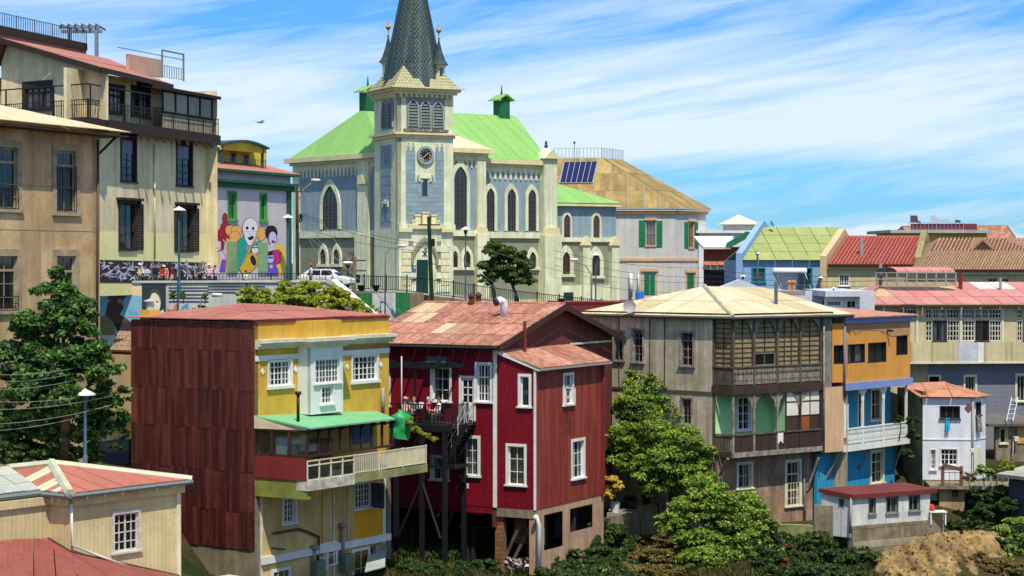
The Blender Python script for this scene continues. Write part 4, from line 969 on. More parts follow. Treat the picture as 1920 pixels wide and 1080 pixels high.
rg = at(1769, 716, 115.5); lf = at(1684, 719, 115.5)
RUST = [mat('rust_tin_%d' % i, c, .75, (140, 84, 58), .5, .7, .4, wave=.25, wamp=.3, jit=.06) for i, c in enumerate([(198, 138, 106), (206, 148, 118)])]
sheets(wh, [A, B, rg, lf], 3, 2, RUST); sheets(wh, [B, C, rg, rg], 2, 1, RUST); G().tube([Vector((0, 0, 0)), rg - B], .06, 6).obj('ridge_cap', RUST[1], wh, T(B))
backwalls(wh, [Ws.B, Ws.B + (Wf.A - Wf.B), Wl.A], zb, zt, ROUGH)
backwalls(wh, [lf, lf + Vector((.01, 3, 0))], zb, zt, ROUGH)
u, z = Wf.uz(1816, 764); o = G().prism([(-.22, 0), (0, -.26), (.22, 0), (0, .26)], -.06, -.004).obj('diamond_plaque', plain('plaque_red', (120, 70, 70)), wh, Wf.M @ T((u, 0, z)))
pipe(wh, Wf, [(1824, 749), (1824, 900)], .08, .06, GREYP, 'downpipe')
def cloth(F, px, out, m, label, name, cat, fold=3):
    u0, u1, z0, z1 = F.rc(*px, out); n = 10; vs = []; fs = []
    for j in range(7):
        for i in range(n + 1):
            t = i / n; vs.append((u0 + (u1 - u0) * (t + .12 * math.sin(j * 1.1) * (1 - abs(2 * t - 1))), -out - .05 * math.sin(t * 6.28 * fold) - .02 * j, z1 + (z0 - z1) * j / 6 * (1 - .08 * abs(math.sin(t * 9)))))
    for j in range(6):
        for i in range(n): a = j * (n + 1) + i; fs.append((a, a + 1, a + n + 2, a + n + 1))
    return tag(recentre_m(G().add(vs, fs).obj(name, m, None, F.M)), label, cat)
def recentre_m(o): return o
cloth(Wf, (1773, 784, 1781, 809), .1, plain('turquoise_cloth', (40, 170, 210)), 'turquoise towel hanging from the white house window', 'towel', 'towel', 2)
cloth(Ws, (1831, 778, 1839, 812), .1, mat('speckled_cloth', (60, 50, 56), .9, (170, 160, 150), .8, 6), 'dark patterned cloth hanging down the white house side wall', 'hanging_cloth', 'cloth', 2)
# lower terrace of the white house on a concrete room
Wt = Wf.off(2.6); zfl = zb - .02; tt = thing('terrace', 'small terrace with timber fence and plants below the white house', 'terrace', Wt.pt(3, zb - 4))
t0, t1 = Wf.u(1735), Wf.u(1830) + 5.2
G().prism([(0, 0), (0, .2), (t1 - t0, .2), (t1 - t0, 0)], -2.6, 0).obj('terrace_slab', CONC, tt, Wf.M @ T((t0, 0, zfl - .22)))
c0, c1 = Wt.u(1764), Wt.u(1812)
hs = [win(tt, Wt.off(-.4), (1786, 918, 1795, 931), 1, 1, m=DKF, cas=.03, sill=0)[0]]
wall(tt, Wt.off(-.4), c0, c1, zb - 4.5, zfl - .22, hs, mat('tan_concrete', (186, 160, 120), .95, (120, 100, 70), .6, .8, .4), 'store_wall')
wall(tt, Wt.off(-1.2), c1 + .05, t1, zb - 4.5, zfl - .22, [], mat('dark_rough_wall', (78, 68, 52), .95, (46, 44, 30), .7, 1.0, .4), 'store_wall')
SPECK = mat('mosaic_wall', (206, 212, 198), .8, (70, 84, 80), .95, 4.5, 0)
wall(tt, Wf.off(1.4), Wf.u(1690, 1.4), c0 - .02, zb - 3.6, zfl - .3, [], SPECK, 'mosaic_wall')
TIM = mat('terrace_timber', (120, 82, 60), .9)
for x in (1769, 1804): u = Wt.u(x); G().box(u - .09, u + .09, 0, .16, zfl, zfl + 1.1).obj('fence_post', TIM, tt, Wt.M)
u, v = Wt.u(1768), Wt.u(1806); G().prism([(u, zfl + 1.05), (v, zfl + .8), (v, zfl + 1.0), (u, zfl + 1.3)], -.06, 0).obj('fence_rail', TIM, tt, Wt.M)
rail(tt, Wt, u + .1, v - .1, zfl, zfl + .75, -.05, BLACK, step=.25, r=.012, posts=1.3)
rail(tt, Wt, v + .1, t1 - .3, zfl, zfl + .8, -.05, plain('pale_rail', (180, 176, 166)), step=.3, r=.014, posts=1.4)
u = Wt.u(1826); G().tube([(0, 0, 0), (0, 0, 1.9)], .03, 6).box(-.12, .12, -.12, .12, 1.9, 2.1).obj('garden_lamp', CREAMT, tt, Wt.M @ T((u, .3, zfl)))

# ================================================================ long cream house with the pink roof, right
Hf = fac(1636, 126, 1960, 127); hr = thing('long_house', 'long cream house with pink tin roof and rows of small paned windows', 'house', Hf.pt(5, -12))
CRW = mat('cream_boards', (206, 194, 152), .85, (160, 146, 108), .4, .6, .3, plank=1.4); GRW = mat('greenish_white_frame', (214, 210, 190), .6)
BLG = mat('slate_blue_boards', (128, 128, 136), .8, (98, 100, 110), .4, .6, .2, plank=.3, waxis='Z')
q = lambda z: 1680 + z / 5.4
hs = []
for a, b, c in ((10, 68, 2), (85, 207, 4), (300, 362, 2), (378, 432, 2), (450, 502, 2), (518, 642, 4), (670, 793, 4), (808, 862, 2), (878, 930, 2), (946, 1066, 4), (1228, 1280, 2)):
    hs.append(win(hr, Hf, (q(a), 580, q(b), 597), c, 2, m=GRW, cas=.02, sill=0, fw=.05, mun=.05, dep=.1)[0])
for a, b, c, k in ((300, 365, 2, 0), (372, 510, 2, 1), (518, 642, 4, 0), (668, 797, 4, 2), (805, 862, 2, 1), (866, 938, 1, 1), (946, 1066, 4, 0), (1225, 1280, 2, 0), (1290, 1390, 2, 1)):
    hs.append(win(hr, Hf, (q(a), 601.5, q(b), 639.5), c, 1 if k == 1 else 4, m=DKF if k == 1 else GRW, cas=.02, sill=.04 if k == 1 else 0, fw=.06, mun=.05, dep=.1, curt=.5 if k == 2 else 0)[0])
zt = zat(Hf, 1780, 572); zp = zat(Hf, 1780, 642); zq_ = zat(Hf, 1780, 678); zbb = zat(Hf, 1780, 830)
wall(hr, Hf, 0, Hf.L, zp, zt, hs, CRW, 'upper_wall')
for x in (1720, 1802, 1880): u = Hf.u(x); band(hr, Hf, u - .07, u + .07, zp, zt, .003, .05, CREAMT, 'pilaster')
xs = [1636, 1705, 1744, 1794, 1831, 1843, 1893, 1960]; PM = [CRW, CRW, CRW, mat('pale_blue_grey_panel', (196, 200, 206), .8), WHITE, CRW, CRW]
for k in range(7): a, b = Hf.u(xs[k]), Hf.u(xs[k + 1]); G().box(0, b - a - .02, 0, .2, 0, zp - zq_).obj('parapet_panel', PM[k], hr, Hf.M @ T((a, -.35, zq_)))
G().box(0, Hf.L, -.4, .3, 0, .12).obj('ledge', CREAMT, hr, Hf.M @ T((0, 0, zq_ - .12)))
Hb = Hf.off(-.4); hs = [win(hr, Hb, p, c, 1, m=CREAMT, cas=.14, curt=1.0, cm=CURTD)[0] for p, c in (((1810, 706, 1828, 745), 3), ((1907, 704, 1935, 752), 4))]
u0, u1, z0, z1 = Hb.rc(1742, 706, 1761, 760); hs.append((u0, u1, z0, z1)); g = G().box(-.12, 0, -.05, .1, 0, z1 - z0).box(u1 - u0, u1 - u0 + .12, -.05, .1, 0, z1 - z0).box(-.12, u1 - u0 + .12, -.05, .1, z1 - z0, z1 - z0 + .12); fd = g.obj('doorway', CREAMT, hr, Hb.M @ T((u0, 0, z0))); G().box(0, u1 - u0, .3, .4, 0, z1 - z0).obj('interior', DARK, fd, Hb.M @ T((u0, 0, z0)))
wall(hr, Hb, Hb.u(1741), Hf.L, zbb - 3, zq_ - .12, hs, BLG, 'lower_wall')
wall(hr, Hb, 0, Hb.u(1741), zbb - 3, zq_ - .12, [], mat('cream_siding', (196, 184, 146), .85, None, .4, .7, .2, plank=.24, waxis='Z'), 'lower_wall')
PINK = [mat('pink_tin_%d' % i, c, .65, (176, 110, 100), .35, .5, .25, wave=.25, wamp=.3, jit=.05) for i, c in enumerate([(192, 128, 120), (198, 136, 126), (196, 176, 128), (220, 216, 212)])]
E0, E1 = Hf.pt(-.5, zt + .05, -.5), Hf.pt(Hf.L, zt + .05, -.5); K0 = at(1657, 529, 133); K1 = at(1985, 529, 134); K0.z = K1.z = (K0.z + K1.z) / 2
def pk2(i, j): return 2 if (i in (0, 1) and j == 1) or (i in (2, 3, 4, 5) and j == 2) else 3 if (i in (7, 8) and j == 2) else (i + j) % 2
sheets(hr, [E0, E1, K1, K0], 12, 3, PINK, pick=pk2); Kb = at(1600, 545, 141); sheets(hr, [Kb, E0, K0, K0], 4, 1, PINK[:2] + PINK[3:])
band(hr, Hf, -.5, Hf.L, zt - .12, zt + .02, .4, .55, BROWNW, 'gutter')
backwalls(hr, [Hf.A, Kb], zbb, zt, CRW)
def flue(R, px, py0, py1, Y, r, m): p = at(px, py1, Y); h = at(px, py0, Y).z - p.z; return G().tube([(0, 0, -.3), (0, 0, h)], r, 8).obj('flue', m, R, T(p))
flue(hr, 1801, 511, 534, 131, .14, REDP); flue(hr, 1651, 493, 533, 131, .12, GREYP); flue(hr, 1876, 521, 535, 131, .1, GREYP)
# barrel-roofed skylight
sk = thing('roof_lantern', 'glazed rooftop lantern with barrel vaulted pink roof', 'lantern', at(1720, 536, 130)); Kf = fac(1682, 130, 1792, 130.3); ks = fdir(Kf.A, 150, 1643)
z0, z1 = zat(Kf, 1740, 536), zat(Kf, 1740, 511)
for F, n in ((Kf, 6), (ks, 2)):
    g = G(); w = F.L
    for i in range(n + 1): x = w * i / n; g.box(x - .04, x + .04, -.03, .03, 0, z1 - z0)
    for z in (0, .5, 1): g.box(0, w, -.03, .03, (z1 - z0) * z - .03, (z1 - z0) * z + .03)
    o = g.obj('glazing_frame', GREYP, sk, F.M @ T((0, 0, z0)))
    for i in range(n): G().add([(w * i / n, .01, 0), (w * (i + 1) / n, .01, 0), (w * (i + 1) / n, .01, z1 - z0), (w * i / n, .01, z1 - z0)], [(0, 1, 2, 3)]).obj('pane', GLASS, o, F.M @ T((0, 0, z0)))
n = 8; arc = []
for i in range(n + 1): t = math.pi * i / n; arc.append(ks.pt(ks.L * (.5 - .5 * math.cos(t)), z1 + .38 * math.sin(t)))
for i in range(5):
    g = G(); a = Kf.d * (Kf.L * i / 5 - .0); b = Kf.d * (Kf.L * (i + 1) / 5 - .03); vs = []
    for p in arc: vs += [p + a, p + b]
    c = vs[0].copy(); G().add([v - c for v in vs], [(2 * k, 2 * k + 1, 2 * k + 3, 2 * k + 2) for k in range(n)]).obj('vault_panel', PINK[i % 2], sk, T(c))
G().add([p - arc[0] for p in arc], [tuple(range(n + 1))]).obj('end_pane', GLASSD, sk, T(arc[0]))
# grey concrete outbuilding at the edge of the frame
ob = thing('outbuilding', 'low grey concrete outbuilding with timber shutter at the right edge', 'outbuilding', at(1890, 870, 120)); Of = fac(1850, 120, 1960, 121)
hs = [win(ob, Of, (1875, 803, 1887, 831), 1, 1, m=CREAMT, cas=.05)[0]]
zt = zat(Of, 1890, 795); wall(ob, Of, Of.u(1868), Of.L, zat(Of, 1890, 990), zt, hs, CONC)
u0, u1, z0, z1 = Of.rc(1907, 798, 1940, 831); G().box(0, u1 - u0, -.06, 0, 0, z1 - z0).obj('shutter', mat('plywood', (206, 158, 92), .85), ob, Of.M @ T((u0, 0, z0)))
wall(ob, Of.off(-1.5), 0, Of.u(1870), zat(Of, 1890, 990), zt, [], MATS['dark_rough_wall'], 'side_wall')
roofp(ob, [Of.pt(-.1, zt + .05, -.5), Of.pt(Of.L, zt + .05, -.5), Of.pt(Of.L, zt + .35, 4), Of.pt(-.1, zt + .35, 4)], mat('grey_felt', (104, 100, 96), .9), .15)
pipe(ob, Of, [(1900, 828), (1898, 880)], .3, .04, GREYP, 'lamp_post'); u, z = Of.uz(1900, 826); G().box(-.15, .15, -.15, .15, 0, .28).obj('lamp_head', CREAMT, ob, Of.M @ T((u, -.3, z)))
gb = thing('garage', 'dark slate roofed shed at the foot of the slope by the frame edge', 'shed', at(1900, 990, 108)); Gf = fac(1893, 108, 1960, 106)
zt = zat(Gf, 1910, 890); wall(gb, Gf, 0, Gf.L, zt - 6, zt, [], plain('slate_shed', (66, 74, 88)), 'wall'); roofp(gb, [Gf.pt(-.4, zt, -.6), Gf.pt(Gf.L, zt, -.6), Gf.pt(Gf.L, zt + .6, 4), Gf.pt(-.4, zt + .6, 4)], mat('pale_slab', (170, 166, 156), .9), .2)

# ================================================================ white flat-roofed block behind the grey house
wb = thing('white_rooftop_house', 'white flat roofed house with low parapet behind the grey house', 'house', at(1500, 590, 118))
Pf = fac(1385, 118, 1600, 119.5); WG = mat('bluish_white_render', (200, 204, 212), .8, (160, 164, 172), .4, .6, .3); zt0 = zat(Pf, 1390, 528)
G().prism(Pf.poly([(1340, 542), (1387, 524), (1420, 536), (1500, 565), (1588, 594), (1588, 640), (1340, 640)]), 0, .4).obj('parapet_wall', WG, wb, Pf.M)
Pg = fac(1470, 122, 1640, 122.5); z0 = zat(Pg, 1550, 545); G().box(0, Pg.L, 0, 9, -.3, 0).obj('flat_roof', mat('pale_deck', (212, 206, 192), .8), wb, Pg.M @ T((-4.5, 0, z0)))
wall(wb, Pg, -4.5, Pg.L, z0 - 6, z0, [], WG)
Pk = fac(1548, 120.5, 1612, 121); hs = [win(wb, Pk, (1551, 564, 1578, 574), 4, 1, m=WHITE, cas=.03, sill=0)[0], win(wb, Pk, (1588, 563, 1606, 578), 2, 1, m=WHITE, cas=.04, sill=0)[0]]
zt = zat(Pk, 1580, 556); wall(wb, Pk, 0, Pk.L, zt - 2.2, zt, hs, WG, 'penthouse_wall'); roofp(wb, [Pk.pt(-.2, zt + .35, -.5), Pk.pt(Pk.L + .5, zt + .35, -.5), Pk.pt(Pk.L + .5, zt + .45, 4), Pk.pt(-.2, zt + .45, 4)], WG, .35, 'penthouse_roof')
hw = thing('solar_water_heater', 'solar water heater with black glass tubes on the white roof', 'water heater', at(1490, 545, 124)); Sf = fac(1460, 124, 1522, 124.3)
z0, z1 = zat(Sf, 1490, 543), zat(Sf, 1490, 511)
G().tube([Sf.pt(-.1, z1 + .1, .9) - Sf.A, Sf.pt(Sf.L - .1, z1 + .1, .9) - Sf.A], .2, 12).obj('tank', plain('heater_white', (222, 224, 222)), hw, T(Sf.A), True)
for i in range(16): x = .1 + (Sf.L - .2) * i / 15; G().tube([Vector((x, -.6, z0)), Vector((x - .25, .8, z1))], .04, 6).obj('glass_tube', plain('black_tube', (24, 24, 34), .2), hw, Sf.M)
for x in (.1, Sf.L - .2): G().tube([Vector((x, .9, z0)), Vector((x, .9, z1 + .1))], .03, 5).tube([Vector((x, -.6, z0)), Vector((x, .9, z1))], .03, 5).obj('stand', plain('galvanised', (190, 194, 196)), hw, Sf.M)
for px in (1480, 1488): tag(G().lathe([(.13, 0), (.13, .42), (.18, .42), (.18, .54), (.06, .58)], 10).obj('clay_chimney_pot', [mat('clay_pot', (206, 150, 104), .9)], None, T(at(px, 543, 121))), 'clay chimney pot with white cap on the white roof', 'chimney pot', 'clay chimney pots on the white roof')

# ================================================================ the row of roofs behind
def gable_parapet(R, F, pts, m, th=.5): return prismp(R, F, pts, -th, 0, m, 'gable_parapet')
CRP = mat('cream_parapet', (210, 182, 138), .9, (160, 138, 104), .4, .6, .3)
b1 = thing('pale_blue_house', 'pale blue house with moss green tin roof between stepped gables', 'house', at(1470, 545, 150))
B1 = fac(1390, 150, 1546, 150.6); LB = mat('pale_blue_render', (138, 172, 206), .85, (110, 140, 170), .35, .5, .2); TEAL = mat('teal_frame', (24, 130, 140), .6)
hs = [win(b1, B1, (1411, 504, 1433, 529), 2, 3, m=TEAL, cas=.1, curt=1.0)[0], win(b1, B1, (1497, 504, 1521, 535), 2, 3, m=TEAL, cas=.1)[0]]
zt = zat(B1, 1470, 488); wall(b1, B1, 0, B1.L, zt - 5, zt, hs, LB)
e0, e1 = B1.pt(0, zt, -.3), B1.pt(B1.L, zt, -.3); k0 = at(1433, 426, 156); k1 = at(1578, 426, 156.6); k0.z = k1.z
GRF = [mat('moss_green_tin_%d' % i, c, .7, (136, 140, 84), .45, .4, .3, wave=.3, wamp=.3, jit=.04) for i, c in enumerate([(158, 168, 104), (150, 162, 100)])]
sheets(b1, [e0, e1, k1, k0], 7, 4, GRF)
bk = Vector((0, 12, 0)); roofp(b1, [e1 + bk, e0 + bk, k0, k1], GRF[0])
backwalls(b1, [B1.A, B1.A + bk, B1.B + bk, B1.B], zt - 5, zt, LB)
def slopegable(R, F, out_pts, m, w=.45):
    """thick gable wall running back from the street along a roof edge"""
    q = [Vector(p) for p in out_pts]; c = q[0].copy(); return G().add([p - c for p in q] + [p - c + F.d * w for p in q], [(3, 2, 1, 0), (4, 5, 6, 7), (0, 1, 5, 4), (1, 2, 6, 5), (2, 3, 7, 6), (3, 0, 4, 7)]).obj('gable_parapet', m, R, T(c))
def gw(R, F, u, e, k, m, up=.55):
    a = F.pt(u, e.z + up, -.35); b = F.pt(u, k.z + up * .8, 0) + Vector((k - e).to_tuple()) * 0; b = Vector((a.x + (k.x - e.x), a.y + (k.y - e.y), k.z + up)); d = b.copy(); d.z = e.z - 4; c = a.copy(); c.z = e.z - 4
    bb = b + (b - a) * Vector((1, 1, 0)).x; far = Vector((2 * b.x - a.x, 2 * b.y - a.y, a.z)); fb = far.copy(); fb.z = c.z
    q = [c, fb, far, b, a]; w = F.d * .5; n = 5
    return G().add([p - c for p in q] + [p - c + w for p in q], [tuple(range(n)), tuple(reversed(range(n, 2 * n)))] + [(i, i + n, (i + 1) % n + n, (i + 1) % n) for i in range(n)]).obj('gable_parapet', m, R, T(c))
gw(b1, B1, -.5, e0, k0, LB)
b2 = thing('red_tiled_house', 'cream house with red barrel tile roof between gable parapets', 'house', at(1640, 545, 148))
B2 = fac(1549, 148, 1712, 148.4); CRH = mat('cream_render', (204, 192, 142), .85, (164, 150, 104), .35, .5, .25)
hs = [win(b2, B2, (1574, 515, 1592, 536), 4, 3, mull=(2,), cas=.04)[0]]
zt = zat(B2, 1640, 497); wall(b2, B2, 0, B2.L, zt - 5, zt, hs, CRH); band(b2, B2, -.2, B2.L, zt - .35, zt - .1, .004, .15, CRH, 'cornice')
e0, e1 = B2.pt(0, zt, -.5), B2.pt(B2.L, zt, -.5); k0 = at(1586, 445, 153.5); k1 = at(1728, 445, 153.9); k0.z = k1.z
TILE = mat('red_barrel_tile', (172, 92, 78), .8, (140, 62, 52), .4, 1.2, .2, jit=.10)
def tiles(R, q, n, rows, m, r):
    q = [Vector(p) for p in q]; M = frame_of(q[0], q[1], q[2]); Mi = M.inverted(); L = [Mi @ p for p in q]
    roofp(R, q, mat('tile_underlay', (110, 52, 44), .9), .1, 'roof_deck')
    me = None; k = 5; dy = (L[3].y) / rows; sx = (L[3].x - L[0].x) / rows
    for i in range(n):
        x0 = L[0].x + (L[1].x - L[0].x) * (i + .5) / n
        if me is None:
            g = G(); vs = []
            for j in range(rows):
                vs = []
                for (yy, rr2, xx) in ((j * dy, r * 1.12, sx * j), ((j + 1) * dy + .06, r * .9, sx * (j + 1))):
                    for a in range(k + 1): t = math.pi * a / k; vs.append((xx + math.cos(t) * rr2, yy, math.sin(t) * rr2 * .9 + .03))
                g.add(vs, [(a, a + 1, a + k + 2, a + k + 1) for a in range(k)] + [tuple(range(k + 1))])
            o = g.obj('tile_course', m, R, M @ T((x0, 0, 0))); me = o.data
        else: o = bpy.data.objects.new('tile_course', me); link(o, R, M @ T((x0, 0, 0)))
tiles(b2, [e0, e1, k1, k0], 23, 11, TILE, .11)
G().tube([Vector((0, 0, 0)), k1 - k0], .14, 7).obj('ridge_cap', TILE, b2, T(k0)); bk = Vector((.5, 11, 0)); roofp(b2, [e1 + bk, e0 + bk, k0, k1], TILE)
gw(b2, B2, -.55, e0, k0, CRP, .7); gw(b2, B2, B2.L + .02, e1, k1, mat('mossy_parapet', (160, 148, 104), .95, (104, 100, 66), .6, .7, .3), .6)
flue(b2, 1615, 445, 487, 149.5, .16, GREYP)
backwalls(b2, [B2.A, B2.A + bk, B2.B + bk, B2.B], zt - 5, zt, CRH)
b3 = thing('tan_tiled_house', 'cream house with weathered tan tile hip roof', 'house', at(1830, 540, 144)); B3 = fac(1716, 145, 1965, 145.5)
hs = [win(b3, B3, p, 2, 1, m=GRW, cas=.04, sill=0)[0] for p in ((1852, 522, 1870, 530), (1877, 522, 1892, 530))]
zt = zat(B3, 1830, 507); wall(b3, B3, 0, B3.L, zt - 5, zt, hs, CRH); band(b3, B3, 0, B3.L, zt - .3, zt - .05, .004, .3, CREAMT, 'cornice')
TILE2 = mat('tan_barrel_tile', (164, 134, 102), .85, (118, 94, 70), .5, 1.2, .2, jit=.10)
e0, e1 = B3.pt(0, zt, -.6), B3.pt(B3.L, zt, -.6); k0 = at(1757, 448, 151); k1 = at(1860, 466, 150.4); k1.z = k0.z; 
k1 = Vector((k0.x + 7.5, k0.y + .3, k0.z))
tiles(b3, [e0, e1, e1.lerp(e1, 0) + (k0 - e0) * .58, k0 - (k0 - e0) * .42], 44, 7, TILE2, .1)
tiles(b3, [k0 - (k0 - e0) * .42 + Vector((.2, 0, 0)), k0 - (k0 - e0) * .42 + B3.d * 9.2, k0 + B3.d * 4.8, k0 + Vector((.1, 0, 0))], 30, 5, TILE2, .1)
roofp(b3, [e0 + Vector((0, 14, 0)), e0, k0], TILE2); roofp(b3, [e1 + Vector((0, 12, 0)), e0 + Vector((0, 12, 0)), k0, k0 + B3.d * 5], TILE2)
dm = at(1843, 468, 148.5); D_ = G().prism([(-1.0, 0), (1.0, 0), (0, .95)], 0, 2.5).obj('dormer', TILE2, b3, T(dm)); G().prism([(-.7, .05), (.7, .05), (0, .7)], -.02, .0).obj('dormer_opening', plain('dormer_dark', (70, 36, 34)), D_, T(dm))
backwalls(b3, [B3.A, B3.A + Vector((0, 12, 0)), B3.B + Vector((0, 12, 0)), B3.B], zt - 5, zt, CRH)
b4 = thing('ochre_house', 'ochre house with flat roof terrace and purple wind screens', 'house', at(1765, 470, 172)); B4 = fac(1679, 172, 1850, 172.3)
OCH = mat('ochre_render', (210, 176, 96), .85, (170, 140, 78), .3, .5, .2); hs = [win(b4, B4, (1781, 447, 1812, 462), 2, 1, m=BROWNW, cas=.04, sill=0)[0]]
zt = zat(B4, 1760, 437); wall(b4, B4, 0, B4.L, zt - 8, zt, hs, OCH); G().box(-.6, B4.L + .3, -.6, 9, 0, .28).obj('flat_roof', mat('grey_fascia', (176, 172, 166), .8), b4, B4.M @ T((0, 0, zt)))
backwalls(b4, [B4.A, B4.A + Vector((0, 9, 0)), B4.B + Vector((0, 9, 0)), B4.B], zt - 8, zt, OCH)
PUR = plain('purple_screen', (96, 58, 76)); LAV = plain('lavender_screen', (188, 180, 196))
for pts, m in (([(1707, 404), (1720, 404), (1722, 414), (1727, 416), (1727, 419), (1707, 417)], PUR), ([(1745, 404), (1754, 404), (1757, 410), (1765, 412), (1782, 410), (1782, 416), (1745, 416)], LAV), ([(1791, 412), (1801, 413), (1801, 418), (1791, 417)], PUR)): prismp(b4, B4.off(-.5), pts, -.06, 0, m, 'wind_screen')
ra, rb = B4.u(1707), B4.u(1809); rail(b4, B4.off(-.5), ra, rb, zt + .28, zat(B4, 1760, 417), 0, plain('lilac_rail', (150, 150, 172)), step=.35, r=.015, posts=2.2)
G().box(B4.u(1712), B4.u(1835), .6, .9, zt + .28, zt + .85).obj('terrace_wall', plain('plum_wall', (104, 40, 52)), b4, B4.M)
b5 = thing('brown_house', 'brown shingled house with rusty gable roof behind the ochre house', 'house', at(1860, 470, 178)); B5 = fac(1862, 178, 1900, 176)
BRS = mat('brown_shingle', (122, 78, 48), .9, (80, 50, 34), .4, .8, .2, plank=.35, waxis='Z')
prismp(b5, B5, [(1861, 443), (1885, 423), (1902, 446), (1902, 478), (1861, 478)], -.3, 0, BRS, 'gable_wall')
a = B5.P(1860, 444, .3); b = B5.P(1885, 422, .3); c = B5.P(1904, 447, .3); dl = Vector((-9.0, 2.5, 0)); roofp(b5, [a + dl, a, b, b + dl], RR[1]); roofp(b5, [c, c + dl, b + dl, b], RR[2])
wall(b5, Fc(a + dl, a), 0, 9.3, a.z - 6, a.z - .1, [], OCH)
u0, z0 = B5.uz(1872, 450); G().box(0, .5, -.05, 0, 0, .32).box(.6, 1.1, -.05, 0, 0, .32).obj('window', GRW, b5, B5.M @ T((u0 - .5, 0, z0)))
b6 = thing('red_roofed_house', 'house with plain salmon red roof at the right edge', 'house', at(1900, 480, 165)); B6 = fac(1868, 163, 1965, 163)
zt = zat(B6, 1900, 479); wall(b6, B6, 0, B6.L, zt - 6, zt, [], WHITE); sheets(b6, [B6.pt(-.3, zt, -.4), B6.pt(B6.L, zt, -.4), at(1990, 447, 168), at(1888, 447, 168)], 5, 1, ROOFP)
# distant pale blocks left of the pale blue house
b7 = thing('brown_timber_house', 'brown timber house with white eaves beside the peach trimmed house', 'house', at(1350, 545, 168)); B7 = fac(1320, 168, 1394, 168.3)
zt = zat(B7, 1350, 463); wall(b7, B7, 0, B7.L, zt - 6, zt, [], mat('red_brown_boards', (112, 64, 44), .9, (80, 46, 36), .4, .6, .3, plank=.4, waxis='Z')); roofp(b7, [B7.pt(-.2, zt, -.6), B7.pt(B7.u(1368), zt, -.6), B7.pt(B7.u(1392), zt + 1.0, 4), B7.pt(-.2, zt + 1.0, 4)], WHITE, .2)
prismp(b7, B7.off(.65), [(1361, 463), (1364, 455), (1400, 434), (1412, 436), (1412, 441), (1372, 463)], -.3, 0, mat('green_barge', (40, 112, 78), .7), 'barge_board')
z1 = zat(B7, 1350, 498); band(b7, B7, -.1, B7.L, z1 - .35, z1, .01, .6, CREAMT, 'porch_beam'); sheets(b7, [B7.pt(-.1, z1 + .02, -1.0), B7.pt(B7.L, z1 + .02, -1.0), B7.pt(B7.L, z1 + .35, 0), B7.pt(-.1, z1 + .35, 0)], 6, 1, ROOFP)
u0, u1, z0, z2 = B7.rc(1322, 506, 1390, 540); win(b7, B7, (u0, u1, z0, z2, 0), 10, 1, m=BROWNW, cas=0, sill=0, dep=.0)
b8 = thing('white_villa', 'white block with small pyramid roofed lantern behind the rooftops', 'house', at(1380, 450, 215)); B8 = fac(1310, 215, 1430, 215)
zt = zat(B8, 1350, 437); wall(b8, B8, 0, B8.L, zt - 9, zt, [], WHW); G().box(-.3, B8.L, -.3, 8, 0, .3).obj('flat_roof', WHITE, b8, B8.M @ T((0, 0, zt)))
for a, b in ((1323, 1333), (1336, 1352)): u0, u1, z0, z1 = B8.rc(a, 446, b, 449); G().box(u0, u1, -.02, .1, z0, z1).obj('window', DARK, b8, B8.M)
p = at(1385, 437, 217); G().box(-1.6, 1.6, -1.6, 1.6, 0, .95).obj('lantern_wall', WHW, b8, T(p)); G().add([(-2.3, -2.3, .95), (2.3, -2.3, .95), (2.3, 2.3, .95), (-2.3, 2.3, .95), (0, 0, 2.1)], [(0, 1, 4), (1, 2, 4), (2, 3, 4), (3, 0, 4), (3, 2, 1, 0)]).obj('lantern_roof', CREAMT, b8, T(p))
tag(G().lathe([(.02, .04), (.15, .07), (.3, .17), (.31, .17), (.15, .1), (.02, .06)], 12).tube([(0, 0, 0), (0, .15, -.4)], .03, 5).obj('satellite_dish', MATS['dish_grey'], None, T(at(1445, 421, 155)) @ Matrix.Rotation(R_(60), 4, 'Y')), 'satellite dish on the ridge of the green tin roof', 'dish')

# ================================================================ peach-trimmed grey house behind the church annex
Jc = at(1265, HZ, 212); Jf = fdir(Jc, 178, 1030); Js = fdir(Jc, 48, 1323)
jr = thing('peach_trimmed_house', 'pale grey house with peach trim, green shutters and brown hipped roof', 'house', Jf.pt(4, -5))
JW = mat('pale_grey_render', (204, 202, 196), .85, (160, 158, 154), .35, .4, .3); PEA = mat('peach_trim', (220, 176, 134), .75, (170, 136, 106), .35, .8, .2); GSH = mat('green_shutter', (24, 128, 84), .6)
zt = zat(Jf, 1210, 399); zb = zat(Jf, 1210, 562); zm = zat(Jf, 1210, 486)
def shut(F, px): 
    u0, u1, z0, z1 = F.rc(*px); g = G().box(0, u1 - u0, -.06, 0, 0, z1 - z0)
    for i in range(9): z = .1 + (z1 - z0 - .2) * i / 9; g.box(.06, u1 - u0 - .06, -.085, -.06, z, z + .06)
    return g.obj('shutter', GSH, jr, F.M @ T((u0, -.01, z0)))
hs = [win(jr, Jf, (1211, 414, 1229, 461), 3, 2, m=PEA, cas=.05, cap=.3, castop=.25, curt=1.0)[0]]
shut(Jf, (1198, 413, 1210, 462)); shut(Jf, (1231, 414, 1242, 463)); shut(Jf, (1208, 512, 1218, 552)); shut(Jf, (1219, 512, 1228, 552))
u0, u1, z0, z1 = Jf.rc(1206, 509, 1230, 553); G().box(u0 - .15, u0, -.1, -.004, z0, z1).box(u1, u1 + .15, -.1, -.004, z0, z1).box(u0 - .25, u1 + .25, -.2, -.004, z1, z1 + .35).obj('door_surround', PEA, jr, Jf.M)
wall(jr, Jf, 0, Jf.L, zb, zt, hs, JW)
hs = [win(jr, Js, (1291, 416, 1301, 465), 2, 2, m=PEA, cas=.05, cap=.3, castop=.25, curt=.6)[0]]
